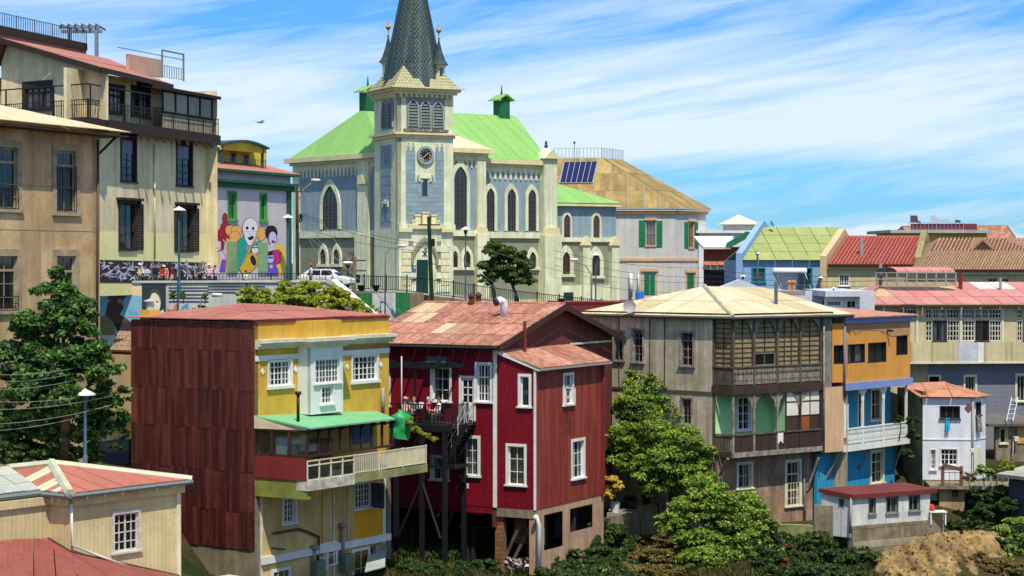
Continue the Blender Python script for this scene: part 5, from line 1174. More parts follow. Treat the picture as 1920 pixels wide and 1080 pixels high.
shut(Js, (1283, 416, 1290, 465)); shut(Js, (1302, 416, 1308, 465)); shut(Js, (1288, 513, 1293, 542)); shut(Js, (1294, 513, 1300, 542))
u0, u1, z0, z1 = Js.rc(1287, 511, 1301, 543); G().box(u0 - .15, u0, -.1, -.004, z0, z1).box(u1, u1 + .15, -.1, -.004, z0, z1).box(u0 - .25, u1 + .25, -.2, -.004, z1, z1 + .35).obj('door_surround', PEA, jr, Js.M)
wall(jr, Js, 0, Js.L, zb, zt, hs, JW, 'side_wall')
for F in (Jf, Js):
    band(jr, F, -.0, F.L + .05, zm - .2, zm + .12, .004, .12, PEA, 'string_course')
    g = G().box(0, F.L + .1, -.3, 0, 0, .3).box(0, F.L + .25, -.45, 0, .3, .55); g.obj('cornice', PEA, jr, F.M @ T((0, -.004, zt - .1)))
JR = [mat('brown_green_tin_%d' % i, c, .75, (116, 98, 56), .6, .35, .5, (90, 74, 50), wave=.3, wamp=.3, ss=(1.2, .15, 1), jit=.05) for i, c in enumerate([(172, 148, 92), (164, 140, 86)])]
z2 = zt + .5; C = Jc + (Jf.n + Js.n).normalized() * .6; C.z = z2; A = Jf.pt(-.3, z2, -.5); B = Js.pt(Js.L + .4, z2, -.5); hi = lambda px, py, Y: at(px, py, Y)
T1 = at(1128, 297, 218); T0 = at(1040, 298, 218.5); T2 = at(1168, 300, 223); T1.z = T0.z = T2.z = (T1.z + T2.z) / 2
sheets(jr, [A, C, T1, T0], 8, 3, JR); sheets(jr, [C, B, T2, T1], 7, 3, JR)
G().slab([T0, T1, T2, T2 + Vector((-9, 3, 0))], .3).obj('deck', CRP, jr)
bb = Fc(T0, T1); rail(jr, bb, 0, bb.L, T0.z, T0.z + 1.15, 0, plain('blue_rail', (60, 120, 150)), step=.4, r=.02, posts=2.4); bb = Fc(T1, T2); rail(jr, bb, 0, bb.L, T0.z, T0.z + 1.15, 0, MATS['blue_rail'], step=.4, r=.02, posts=2.4)
n_ = (C - A).cross(T1 - A).normalized(); n_ = n_ if n_.z > 0 else -n_
def onp(px, py): d = ray(px, py); return d * ((A + n_ * .12).dot(n_) / d.dot(n_))
sky_q = [onp(1048, 343), onp(1112, 343), onp(1122, 302), onp(1057, 303)]
sg = roofp(jr, sky_q, GREYP, .1, 'skylight'); q2 = [onp(1050, 342), onp(1111, 342), onp(1120, 303), onp(1058, 304)]
NAVY = plain('navy_glass', (24, 34, 84), .12)
for i in range(6): f = lambda a, b, t: a.lerp(b, t); p4 = [f(q2[0], q2[1], i / 6 + .01), f(q2[0], q2[1], (i + 1) / 6 - .01), f(q2[3], q2[2], (i + 1) / 6 - .01), f(q2[3], q2[2], i / 6 + .01)]; roofp(sg, [p + n_ * .04 for p in p4], NAVY, .03, 'pane')
backwalls(jr, [Jf.A, T0 + Vector((0, 12, 0)), Js.B], zb, zt, JW)
p = at(1077, 298, 219); G().tube([(0, 0, 0), (0, 0, 1.75)], .03, 5).lathe([(.02, 1.7), (.14, 1.8), (.14, 1.92), (.02, 2.0)], 8).obj('lamp_mast', BLACK, jr, T(p))

# ================================================================ church
CW = mat('pale_cream_green_render', (230, 232, 198), .8, (166, 170, 130), .42, .45, .42, fine=.08)
CB = mat('blue_grey_render', (142, 164, 174), .85, (112, 130, 132), .45, .5, .45)
COL_ = mat('olive_grey_render', (140, 142, 118), .85, (112, 118, 96), .4, .5, .2)
CT = mat('sunny_cream_trim', (230, 216, 170), .75, (180, 164, 120), .35, .8, .25)
CGR = [mat('light_green_tin_%d' % i, c, .6, (112, 160, 84), .3, .3, .2, wave=.4, wamp=.25, jit=.03) for i, c in enumerate([(134, 180, 98), (138, 184, 102)])]
MAH = mat('mahogany_frame', (78, 40, 32), .6); STG = glassm('leaded_glass', (.25, .16, .14), .15)
Pt = at(745, HZ, 178); Tf = fdir(Pt, 26, 850); TW = Tf.L
Tl = Fc(Tf.A + Vector((math.cos(R_(116)), math.sin(R_(116)), 0)) * TW, Tf.A)
cr = thing('church', 'pale green and blue church with shingled spire and light green roof', 'church', Tf.pt(TW / 2, -3.8))
def arch(w, h, n=6):
    """pointed arch outline, width w, height h, base at z=0 centred on x=0"""
    r = w; zs = h - r * .866; pts = [(-w / 2, 0), (w / 2, 0)]
    for i in range(n + 1): t = R_(60 * i / n); pts.append((-w / 2 + r * math.cos(t), zs + r * math.sin(t)))
    for i in range(1, n + 1): t = R_(120 + 60 * i / n); pts.append((w / 2 + r * math.cos(t), zs + r * math.sin(t)))
    return pts
def ring(g, a, b, y0, y1):
    n = len(a)
    vs = [(x, y0, z) for x, z in a] + [(x, y0, z) for x, z in b] + [(x, y1, z) for x, z in a] + [(x, y1, z) for x, z in b]; fs = []
    for i in range(n):
        j = (i + 1) % n
        if i == 0: continue
        fs += [(i, j, n + j, n + i), (2 * n + j, 2 * n + i, 3 * n + i, 3 * n + j), (n + i, n + j, 3 * n + j, 3 * n + i), (j, i, 2 * n + i, 2 * n + j)]
    return g.add(vs, fs)
def lancet(F, px, sw=.22, m=None, sill=True, bars=2, rows=6, pm=None, louv=False, proud=.16, name='arched_window'):
    u0, u1, z0, z1 = F.rc(*px); w, h = u1 - u0, z1 - z0; M = F.M @ T(((u0 + u1) / 2, 0, z0)); g = G()
    a = arch(w, h); b = arch(w + 2 * sw, h + sw * 1.6); b[0] = (b[0][0], 0); b[1] = (b[1][0], 0)
    ring(g, a, b, -proud, -.003)
    if sill: g.box(-w / 2 - sw - .1, w / 2 + sw + .1, -proud - .12, -.003, -.28, 0)
    p = g.obj(name, m or CW, cr, M)
    if louv:
        k = int(h / .28)
        for i in range(k):
            z = .05 + (h - .2) * i / k; hw = w / 2 if z < h - w * .866 else max(.08, (math.sqrt(max(0, w * w - (z - h + w * .866) ** 2)) - w / 2))
            G().add([(-hw, -.10, z), (hw, -.10, z), (hw, -.02, z + .24), (-hw, -.02, z + .24)], [(0, 1, 2, 3)]).obj('louvre', pm, p, M)
        G().prism(a, -.012, -.004).obj('backing', plain('louvre_dark', (52, 62, 58)), p, M)
    else:
        G().prism(a, -.03, -.004).obj('pane', STG, p, M)
        g = G(); ring(g, arch(w - .14, h - .1), a, -.07, -.03)
        for i in range(1, bars + 1): x = -w / 2 + w * i / (bars + 1); g.box(x - .035, x + .035, -.06, -.03, 0, h - abs(x) * 1.7 - .15)
        for j in range(1, rows): z = (h - w * .8) * j / (rows - 1); g.box(-w / 2, w / 2, -.05, -.03, z - .02, z + .02)
        g.obj('tracery', pm or MAH, p, M)
    return p
def scallop(F, u0, u1, z1, depth, m, aw=.55, o=.08, base=.25):
    n = max(2, round((u1 - u0) / aw)); w = (u1 - u0) / n; pts = [(u0, z1), (u0, z1 - base - depth)]
    for i in range(n):
        x = u0 + i * w
        pts += [(x + w * .16, z1 - base - depth), (x + w * .2, z1 - base - depth * .5), (x + w * .36, z1 - base - depth * .1), (x + w * .5, z1 - base), (x + w * .64, z1 - base - depth * .1), (x + w * .8, z1 - base - depth * .5), (x + w * .84, z1 - base - depth)]
        pts.append((x + w, z1 - base - depth))
    pts.append((u1, z1)); return G().prism(pts, -o, -.003).obj('scalloped_frieze', m, cr, F.M)
def panel(F, px, m, o=.02, name='wall_panel'):
    u0, u1, z0, z1 = F.rc(*px); return G().box(0, u1 - u0, -o, -.003, 0, z1 - z0).obj(name, m, cr, F.M @ T((u0, 0, z0)))
def courses(F, u0, u1, z0, z1, m, h=.42, o=.03, skip=None):
    n = max(1, round((z1 - z0) / h)); h = (z1 - z0) / n
    for i in range(n): G().box(0, u1 - u0, -o - .012 * (i % 2), -.003, .012, h - .012).obj('siding_board', m, cr, F.M @ T((u0, 0, z0 + i * h)))
# ---- tower shaft
zb = zat(Tf, 797, 566); zc = zat(Tf, 797, 171); zm = zat(Tf, 797, 251)
for F in (Tf, Tl): wall(cr, F, 0, TW, zb - 2, zc, [], CW, 'tower_wall', th=.4)
bk = Tl.A + (Tf.B - Tf.A); backwalls(cr, [Tf.B, bk, Tl.A], zb, zc, CW, 'tower_back_wall')
for z, k in ((zc, ((.0, .25, .30), (.25, .5, .55), (.5, .62, .85))), (zm, ((-.1, .2, .15), (.2, .38, .38)))):
    for F in (Tf, Tl):
        g = G()
        for a, b, o in k: g.box(-o if F is Tl else -.0, TW + (o if F is Tf else o), -o, -.002, a - .3, b - .3)
        g.obj('cornice', CT, cr, F.M @ T((0, 0, z)))
    if z == zc:
        for F in (Tf, Tl):
            for i in range(11): x = .25 + (TW - .5) * i / 10; G().box(x - .09, x + .09, -.34, -.02, -.62, -.3).obj('corbel', CT, cr, F.M @ T((0, 0, z)))
LV = mat('louvre_grey_green', (112, 124, 116), .7); GB = mat('belfry_grey', (152, 158, 156), .8)
panel(Tf, (762, 183, 834, 243), GB, .03, 'belfry_recess'); panel(Tl, (716, 187, 739, 243), GB, .03, 'belfry_recess')
for px in ((766, 188, 782, 238), (789, 190, 805, 240), (812, 192, 829, 241)): lancet(Tf.off(.03), px, .12, GB, False, pm=LV, louv=True)
for px in ((718, 191, 726, 239), (729.5, 190, 737, 239)): lancet(Tl.off(.03), px, .12, GB, False, pm=LV, louv=True)
band(cr, Tf, .6, TW - .6, zat(Tf, 797, 247), zat(Tf, 797, 242.5), .003, .3, mat('rotted_ledge', (70, 68, 58), .95, (190, 190, 160), .6, 3), 'belfry_ledge')
# blue boarded panels with the cream clock block
ua, ub_ = Tf.u(761), Tf.u(832); uc, ud = Tf.u(778.5), Tf.u(815.5); z0, z1, z2 = zat(Tf, 797, 421), zat(Tf, 797, 274), zat(Tf, 797, 328)
courses(Tf, ua, ub_, z0, z2, CB); courses(Tf, ua, uc, z2, z1, CB); courses(Tf, ud, ub_, z2, z1, CB)
scallop(Tf, uc, ud, z2 + .12, .7, CW, .62, .06, .1)
for a, b in ((ua, uc), (ud, ub_)): scallop(Tf, a, b, z1 + .35, .75, CW, .6, .06, .1)
ua2, ub2 = Tl.u(714), Tl.u(734); courses(Tl, ua2, ub2, zat(Tl, 724, 424), zat(Tl, 724, 272), CB)
def slit(F, px, hood=True):
    u0, u1, z0, z1 = F.rc(*px); w, h = u1 - u0, z1 - z0; g = G().box(-.06, 0, -.07, -.03, 0, h).box(w, w + .06, -.07, -.03, 0, h).box(-.06, w + .06, -.07, -.03, h, h + .06)
    p = g.obj('slit_window', GB, cr, F.M @ T((u0, 0, z0))); G().box(0, w, -.055, -.045, 0, h).obj('pane', GLASSD, p, F.M @ T((u0, 0, z0)))
    if hood: G().prism([(-.38, h - .15), (-.2, h - .15), (-.2, h + .12), (w + .2, h + .12), (w + .2, h - .15), (w + .38, h - .15), (w + .38, h + .4), (w * .7, h + .4), (w * .7, h + .55), (w * .3, h + .55), (w * .3, h + .4), (-.38, h + .4)], -.16, -.04).obj('hood_mould', CW, cr, F.M @ T((u0, 0, z0)))
slit(Tf, (791, 337, 801, 367)); slit(Tl, (721.5, 385, 726.5, 411)); slit(Tl, (722, 278, 727.5, 305), False)
# clock
u, z = Tf.uz(797, 291.5); rc_ = .80; ck = thing('x', '', '') if 0 else None
MC = Tf.M @ T((u, -.05, z)) @ Matrix.Rotation(R_(90), 4, 'X')
ck = G().lathe([(.62, 0), (.62, .16), (.86, .16), (.86, 0)], 32).obj('clock', CB, cr, MC, False)
G().lathe([(.60, .0), (.60, .05)], 32).obj('clock_face', plain('clock_black', (24, 24, 24)), ck, MC)
GOLD = plain('pale_gold', (222, 196, 142), .4, .2)
for i, num in enumerate((3, 1, 2, 3, 2, 1, 2, 3, 4, 2, 1, 2)):
    t = R_(90 - 30 * i)
    for k in range(num): o = (k - (num - 1) / 2) * .055; G().box(.40, .56, o - .018, o + .018, .05, .065).obj('numeral', GOLD, ck, MC @ Matrix.Rotation(t, 4, 'Z'))
for a, l, w in ((90 - 48, .34, .035), (90 - 228, .5, .025)): G().box(-.08, l, -w, w, .07, .085).obj('clock_hand', GOLD, ck, MC @ Matrix.Rotation(R_(a), 4, 'Z'))
# crow-stepped crest and portal
for xa, xb, ya in ((771, 776, 412), (776.5, 786, 402), (790, 802, 397), (807, 816, 402), (816.5, 821, 413)):
    u0, u1, z0, z1 = Tf.rc(xa, ya, xb, 423); g = G().box(0, u1 - u0, -.3, -.03, 0, z1 - z0).box(-.06, u1 - u0 + .06, -.36, -.02, z1 - z0 - .16, z1 - z0); g.obj('crenel', CT, cr, Tf.M @ T((u0, 0, z0)))
Tp = Tf.off(.7); p0, p1 = Tp.u(748), Tp.u(848); zp = zat(Tp, 797, 433)
wall(cr, Tp, p0, p1, zb - 2, zp, [], CW, 'portal_wall', th=.65); band(cr, Tf, 0, TW, zat(Tf, 797, 436), zat(Tf, 797, 421), .003, .5, CW, 'string_course')
G().prism([(p0 - .1, zp - .1), (p0 + 1.2, zp - .1), (p0 + 1.2, zp + .25), (p1 - 1.2, zp + .25), (p1 - 1.2, zp - .1), (p1 + .1, zp - .1), (p1 + .1, zp + .2), (p1 - .9, zp + .2), (p1 - .9, zp + .55), (p0 + .9, zp + .55), (p0 + .9, zp + .2), (p0 - .1, zp + .2)], -.35, .0).obj('label_mould', CT, cr, Tp.M)
for a, b in ((766, 775), (819, 827)): panel(Tp, (a, 452, b, 530), COL_, .015)
lancet(Tp, (774, 452, 816, 494), .24, COL_, False, bars=0, rows=1, pm=CW, proud=.3, name='portal_arch'); u, z = Tp.uz(795, 494)
G().prism(arch(Tp.u(816) - Tp.u(774) - .05, zat(Tp, 795, 453) - zat(Tp, 795, 494)), -.06, -.04).obj('tympanum', CW, cr, Tp.M @ T((u, 0, z)))
u0, u1, z0, z1 = Tp.rc(781, 487, 802, 551); g = G().box(0, u1 - u0, -.1, -.04, 0, z1 - z0)
for i in range(3):
    for s in (0, 1): w = (u1 - u0) / 2; g.box(s * w + .08, s * w + w - .06, -.12, -.1, .15 + i * (z1 - z0) / 3, (i + 1) * (z1 - z0) / 3 - .1)
g.obj('door', mat('dark_green_door', (14, 62, 54), .5), cr, Tp.M @ T((u0, 0, z0)))
u, z = Tp.uz(796, 474); g = G()
for (xa, za, xb, zb_) in ((0, -.42, 0, .5), (-.26, -.35, .26, .15), (.26, -.35, -.26, .15), (0, .5, .16, .44), (.16, .44, .17, .28), (.17, .28, 0, .22)):
    d = Vector((xb - xa, 0, zb_ - za)); n_ = Vector((-d.z, 0, d.x)).normalized() * .035; a = Vector((xa, 0, za)); b = Vector((xb, 0, zb_)); g.prism([((a + n_).x, (a + n_).z), ((a - n_).x, (a - n_).z), ((b - n_).x, (b - n_).z), ((b + n_).x, (b + n_).z)], -.09, -.06)
g.obj('monogram', BLACK, cr, Tp.M @ T((u, 0, z)))
for s, xa in ((0, 731), (1, 826)):
    for i in range(7):
        w = (.95 if i % 2 else 1.45) ; za = zat(Tp, 797, 548) + i * .62
        x0 = p0 + .25 if s == 0 else p1 - .25 - w
        G().box(0, w, -.1, -.003, .03, .58).obj('quoin', CT if i % 2 else CW, cr, Tp.M @ T((x0, 0, za)))
# ---- spire: octagonal, rows of diamond shingles; corner broaches
ctr = (Tf.A + bk) / 2; zs0 = zc + .3; apex = Vector((ctr.x, ctr.y, 0)); apex.z = zpx(apex, -128); Hs = apex.z - zs0; R0 = TW * .53
a0 = R_(26 + 22.5); DSH = mat('slate_green_shingle', (38, 60, 56), .5, (24, 40, 40), .4, 1.0, .2, jit=.2, spec=.6); DSL = mat('pale_slate_shingle', (66, 90, 82), .45, (40, 58, 54), .4, 1.0, .2, spec=.6)
sp = G().lathe([(R0 * 1.0, 0), (R0 * .02, Hs)], 8); Msp = T((ctr.x, ctr.y, zs0)) @ Matrix.Rotation(a0, 4, 'Z')
spo = sp.obj('spire', plain('spire_deck', (40, 54, 54)), cr, Msp)
sh = G(); rows = 64
for j in range(rows):
    t0, t1 = j / rows, (j + 2.1) / rows; ra, rb = R0 * (1 - t0) + .045, R0 * (1 - min(t1, 1)) + .01
    if ra < .25: break
    for k in range(8):
        A = Vector((math.cos(k * .7853982), math.sin(k * .7853982), 0)); B = Vector((math.cos((k + 1) * .7853982), math.sin((k + 1) * .7853982), 0))
        n = max(1, int(round(R0 * .765 * (1 - t0) / .36)))
        for i in range(n):
            f0, f1 = (i + .5 * (j % 2)) / n, (i + 1 + .5 * (j % 2)) / n
            f1 = min(f1, 1); fm = (f0 + f1) / 2
            if f0 >= .98: continue
            m0 = (A.lerp(B, f0)) * (ra + rb) / 2; m1 = (A.lerp(B, f1)) * (ra + rb) / 2; lo = A.lerp(B, fm) * (ra + .05); hi_ = A.lerp(B, fm) * rb
            zm_ = Hs * (t0 + t1) / 2; m0.z = m1.z = zm_; lo.z = Hs * t0; hi_.z = Hs * min(t1, 1); sh.mi = (i * 7 + j * 3 + k) % 3 == 0
            sh.add([lo, m1, hi_, m0], [(0, 1, 2, 3)])
sh.m = [int(x) for x in sh.m]; sh.obj('shingle', [DSH, DSL], spo, Msp, kind='stuff')
for k in range(8): A = Vector((math.cos(k * .7853982), math.sin(k * .7853982), 0)) * (R0 + .03); G().tube([A, Vector((0, 0, Hs))], .07, 5, .02).obj('hip_roll', DSH, spo, Msp)
BRS2 = mat('pale_scale_shingle', (186, 180, 140), .8, (128, 130, 100), .5, 3.0, .1)
crn = [Tl.A, Tf.A, Tf.B, bk]
for k, c in enumerate(crn):
    o = (c - ctr).normalized(); c0 = c + o * .75; c0.z = zs0 - .08; top = ctr + o * (R0 * .62); top.z = zs0 + Hs * .175
    nx = crn[(k + 1) % 4]; pv = crn[k - 1]; e1 = c.lerp(nx, .47) + (c.lerp(nx, .5) - ctr).normalized() * .5; e2 = c.lerp(pv, .47) + (c.lerp(pv, .5) - ctr).normalized() * .5; e1.z = e2.z = zs0 - .08
    b = G().add([c0 - c0, e1 - c0, e2 - c0, top - c0], [(0, 1, 3), (2, 0, 3), (0, 2, 1), (1, 2, 3)]).obj('broach', BRS2, cr, T(c0))
    # scale shingles on the two outer faces
    sg_ = G()
    for (p, q) in ((c0, e1), (e2, c0)):
        nn = (q - p).cross(top - p).normalized()
        if nn.dot(o) < 0: nn = -nn
        for j in range(9):
            t = j / 9; a, bq = p.lerp(top, t), q.lerp(top, t); n = max(1, int((bq - a).length / .32)); a2, b2_ = p.lerp(top, t + .16), q.lerp(top, t + .16)
            for i in range(n):
                f0, f1 = i / n, (i + 1) / n; P_ = [a.lerp(bq, (f0 + f1) / 2) + nn * .07, a.lerp(bq, f1).lerp(a2.lerp(b2_, f1), .5) + nn * .05, a2.lerp(b2_, (f0 + f1) / 2) + nn * .01, a.lerp(bq, f0).lerp(a2.lerp(b2_, f0), .5) + nn * .05]
                sg_.add([v - c0 for v in P_], [(0, 1, 2, 3)])
    sg_.obj('shingle', BRS2, b, T(c0), kind='stuff')
SPD = mat('verdigris_slate', (52, 74, 72), .6)
for c, tipy, bally, topy, boty in ((Tl.A, 36, 51, 68, 146), (Tf.B, 42, 57, 74, 150)):
    q = c.lerp(ctr, .36); q.z = 0; zb_, zt_, za_, zbl, ztp = [zpx(q, y) for y in (boty, 117 if c is Tl.A else 122, topy, bally, tipy)]
    tr_ = G().lathe([(.35, zb_ - .5), (.62, zb_), (.62, zb_ + .15), (.55, zb_ + .2), (.55, zt_ - .25), (.72, zt_ - .15), (.72, zt_)], 8).obj('turret', CW, cr, T(q) @ Matrix.Rotation(a0, 4, 'Z') if 0 else T(q))
    G().lathe([(.92, zt_), (.6, zt_ + .45), (.3, zt_ + (za_ - zt_) * .55), (.05, za_)], 8).obj('turret_roof', SPD, tr_, T(q))
    g = G().lathe([(.06, za_), (.16, za_ + .1), (.05, za_ + .22), (.05, zbl - .3), (.22, zbl - .12), (.27, zbl), (.22, zbl + .12), (.05, zbl + .3), (.02, ztp)], 8); g.obj('finial', mat('finial_ochre', (196, 142, 86), .5), tr_, T(q))
    lw = G().box(-.14, .14, -.6, -.54, zb_ + .25, zt_ - .35); lw.obj('turret_opening', plain('louvre_dark', (52, 62, 58)), tr_, T(q) @ Matrix.Rotation(R_(26), 4, 'Z'))
# ---- nave: left end wall and long right wall
Kc = at(722, HZ, 184); CL = fdir(Kc, 131, 552); CR = fdir(Kc, 37, 1022)
zeL = zat(CL, 640, 305); zlb = zat(CL, 640, 440); zgl = zat(CL, 640, 535) - 3
wall(cr, CL, 0, CL.L, zlb, zeL, [], CB, 'end_wall'); wall(cr, CL, 0, CL.L, zgl, zlb, [], COL_, 'end_wall_base')
def pil(F, xa, xb, z0, z1, o, m=CW, name='pilaster'): u0, u1 = F.u(xa), F.u(xb); return G().box(0, u1 - u0, -o, -.003, 0, z1 - z0).obj(name, m, cr, F.M @ T((u0, 0, z0)))
pil(CL, 552, 563, zgl, zeL, .2); pil(CL, 675, 696, zlb, zeL, .35); pil(CL, 673, 698, zgl, zlb, .55); pil(CL, 563, 716, zlb - .3, zlb + .35, .25, CW, 'string_course')
scallop(CL, CL.u(563), CL.u(675), zeL, .85, CW, .62, .1, .5); scallop(CL, CL.u(696), CL.u(716), zeL, .85, CW, 1.0, .1, .5)
lancet(CL, (606, 348, 635, 430), .42, CW, False, bars=3, rows=8); lancet(CL, (602, 466, 613, 495), .32, CW, bars=1, rows=3); lancet(CL, (627, 466, 638, 495), .32, CW, bars=1, rows=3)
u, z = CL.uz(686, 345); G().prism([(-.8, 0), (.8, 0), (0, .9)], -.55, -.3).obj('gablet', CT, cr, CL.M @ T((u, 0, z)))
pipe(cr, CL, [(712, 300), (711, 535)], .25, .1, CW, 'downpipe')
panel(CL, (653, 470, 667, 513), mat('poster_print', (176, 150, 150), .8, (70, 60, 70), .9, 2.5), .03, 'poster')
g = G()
for a, b, o in ((0, .28, .35), (.28, .75, .75)): g.box(-o, CL.L + o * .3, -o, .0, a, b)
g.obj('cornice', CT, cr, CL.M @ T((0, -.003, zeL - .05)))
# right: projecting bay then three lancets
Cb = CR.off(.8); u9 = Cb.u(908); zeB = zat(Cb, 880, 291); zlB = zat(Cb, 880, 438); zgR = zat(Cb, 880, 556) - 3
wall(cr, Cb, Cb.u(835), u9, zlB, zeB, [], CB, 'bay_wall', th=.8); wall(cr, Cb, Cb.u(835), u9, zgR, zlB, [], COL_, 'bay_base', th=.8)
pil(Cb, 892, 908, zlB, zeB, .3); pil(Cb, 889, 911, zgR, zlB, .6); u0, u1 = Cb.u(889), Cb.u(911); G().prism([(u0, zlB), (u1, zlB), (u1 - .3, zlB + .7), (u0 + .3, zlB + .7)], -.55, -.003).obj('buttress_cap', CT, cr, Cb.M)
scallop(Cb, Cb.u(850), Cb.u(892), zeB, .8, CW, .55, .1, .45); lancet(Cb, (850, 312, 874, 430), .36, CW, False, bars=2, rows=10)
for px in ((847, 470, 857, 501), (868, 470, 881, 501)): lancet(Cb, px, .3, CW, bars=1, rows=3)
pil(Cb, 848, 908, zlB - .25, zlB + .3, .22, CW, 'string_course')
g = G()
for a, b, o in ((0, .25, .3), (.25, .7, .7)): g.box(-.2, u9 - Cb.u(835) + o, -o, .8, a, b)
g.obj('cornice', CT, cr, Cb.M @ T((Cb.u(835), -.003, zeB - .05)))
zeR = zat(CR, 960, 312); zlR = zat(CR, 960, 441); uE = CR.u(1019)
wall(cr, CR, 0, uE, zlR, zeR, [], CB, 'side_wall'); wall(cr, CR, 0, uE, zgR - 1, zlR, [], COL_, 'side_wall_base')
scallop(CR, CR.u(908), CR.u(1014), zeR, .85, CW, .62, .1, .5)
for px in ((911, 353, 926, 433), (950, 354, 966, 433), (989, 355, 1004, 433)): lancet(CR, px, .32, CW, False, bars=2, rows=8)
for px in ((991, 472, 1004, 501), (918, 470, 930, 501), (950, 471, 962, 501)): lancet(CR, px, .3, CW, bars=1, rows=3)
pil(CR, 908, 1019, zlR - .3, zlR + .3, .25, CW, 'string_course'); pil(CR, 908, 1019, zgR - 1, zgR + 2.6, .2, CW, 'plinth')
g = G()
for a, b, o in ((0, .25, .3), (.25, .7, .65)): g.box(u9 - 2, uE + o * .2, -o, .0, a, b)
g.obj('cornice', CT, cr, CR.M @ T((0, -.003, zeR - .05)))
# pinnacled pier
u0, u1 = CR.u(1013), CR.u(1037); zpt = zat(CR, 1024, 298); w = u1 - u0
g = G().box(0, w, -.7, .9, zlR, zpt).box(-.25, w + .25, -1.1, .9, zgR - 1, zlR); pr_ = g.obj('corner_pier', CW, cr, CR.M @ T((u0, 0, 0)))
G().prism([(-.2, zlR), (w + .2, zlR), (w, zlR + .8), (0, zlR + .8)], -1.0, -.6).obj('pier_cap', CT, pr_, CR.M @ T((u0, 0, 0)))
za = zat(CR, 1024, 275); G().add([(-.25, -.95, zpt), (w + .25, -.95, zpt), (w + .25, 1.1, zpt), (-.25, 1.1, zpt), (w / 2, .1, za)], [(0, 1, 4), (1, 2, 4), (2, 3, 4), (3, 0, 4), (3, 2, 1, 0)]).obj('pinnacle', CGR[0] if 0 else CW, pr_, CR.M @ T((u0, 0, 0)))
G().prism([(-.2, zpt), (w + .2, zpt), (w / 2, zpt + .95)], -1.0, -.9).obj('gablet', CT, pr_, CR.M @ T((u0, 0, 0))); G().lathe([(.12, za - .2), (.2, za + .1), (.1, za + .25), (.16, za + .4), (.02, za + .65)], 8, (w / 2, .1, 0)).obj('finial', SPD, pr_, CR.M @ T((u0, 0, 0)))
# nave roof (hipped) and ridge ventilators
LCx = (CL.A - CL.B); w2 = LCx.length; e_ = LCx.normalized()
zE = zeL + .65; q0 = CL.A - CL.d * .4 + CL.n * .4; q1 = CL.B + CL.n * .4 + CR.n * .4; q2 = CR.pt(uE + .3, 0, -.5); q3 = q2 + e_ * (w2 + .8)
Rs = CL.pt(w2 / 2, 0); _k = ray(684, HZ); _k = _k.x / _k.y; Rs = Rs + CR.d * ((_k * Rs.y - Rs.x) / (CR.d.x - _k * CR.d.y)); _k = ray(968, HZ); _k = _k.x / _k.y; Re = Rs + CR.d * ((_k * Rs.y - Rs.x) / (CR.d.x - _k * CR.d.y))
zR = zpx(Rs, 202)
for v in (q0, q1, q2, q3): v.z = zE
Rs.z = Re.z = zR
sheets(cr, [q0, q1, Rs, Rs], 8, 1, CGR); q1r = q1.copy(); q1r.z = zeR + .65; q2.z = zeR + .65
sheets(cr, [q1r, q2, Re, Rs], 16, 1, CGR); sheets(cr, [q2, q3, Re, Re], 5, 1, CGR); roofp(cr, [q3, q0, Rs, Re], CGR[0])
backwalls(cr, [CL.A, q3, CR.pt(uE, 0)], zgR, zE, CW)
zpk_ = zat(Cb, 862, 245); a, b = Cb.pt(Cb.u(836), zeB + .65, -.6), Cb.pt(u9 + .5, zeB + .65, -.6); tp = Cb.pt(Cb.u(855), zpk_ + .8, 4.5)
G().add([v - a for v in (a, b, tp, Cb.pt(u9 + .3, zeB + .65, 4.5), Cb.pt(Cb.u(836), zeB + .65, 4.5))], [(0, 1, 2), (1, 3, 2), (0, 2, 4), (0, 4, 3, 1)]).obj('bay_roof', CT, cr, T(a))
GRV = mat('dark_green_vent', (32, 108, 66), .6)
for px, py, sc in ((687, 203, 1.0), (939, 221, 1.0)):
    t = 0.03 if px < 800 else .80
    q = Rs.lerp(Re, t); k_ = (px - pxof(Rs)[0]) / (pxof(Re)[0] - pxof(Rs)[0]); q = Rs.lerp(Re, max(.02, k_)); Mq = T(q) @ Matrix.Rotation(R_(37), 4, 'Z')
    vv = G().box(-.62, .62, -.62, .62, -.7, 1.55).obj('roof_ventilator', GRV, cr, Mq)
    G().prism([(-1.05, 1.5), (0, 2.1), (1.05, 1.5), (1.05, 1.62), (0, 2.24), (-1.05, 1.62)], -.95, .95).obj('ventilator_roof', CGR[0], vv, Mq); G().lathe([(.16, 2.1), (.1, 2.4), (.02, 3.2)], 8).obj('finial', SPD, vv, Mq)
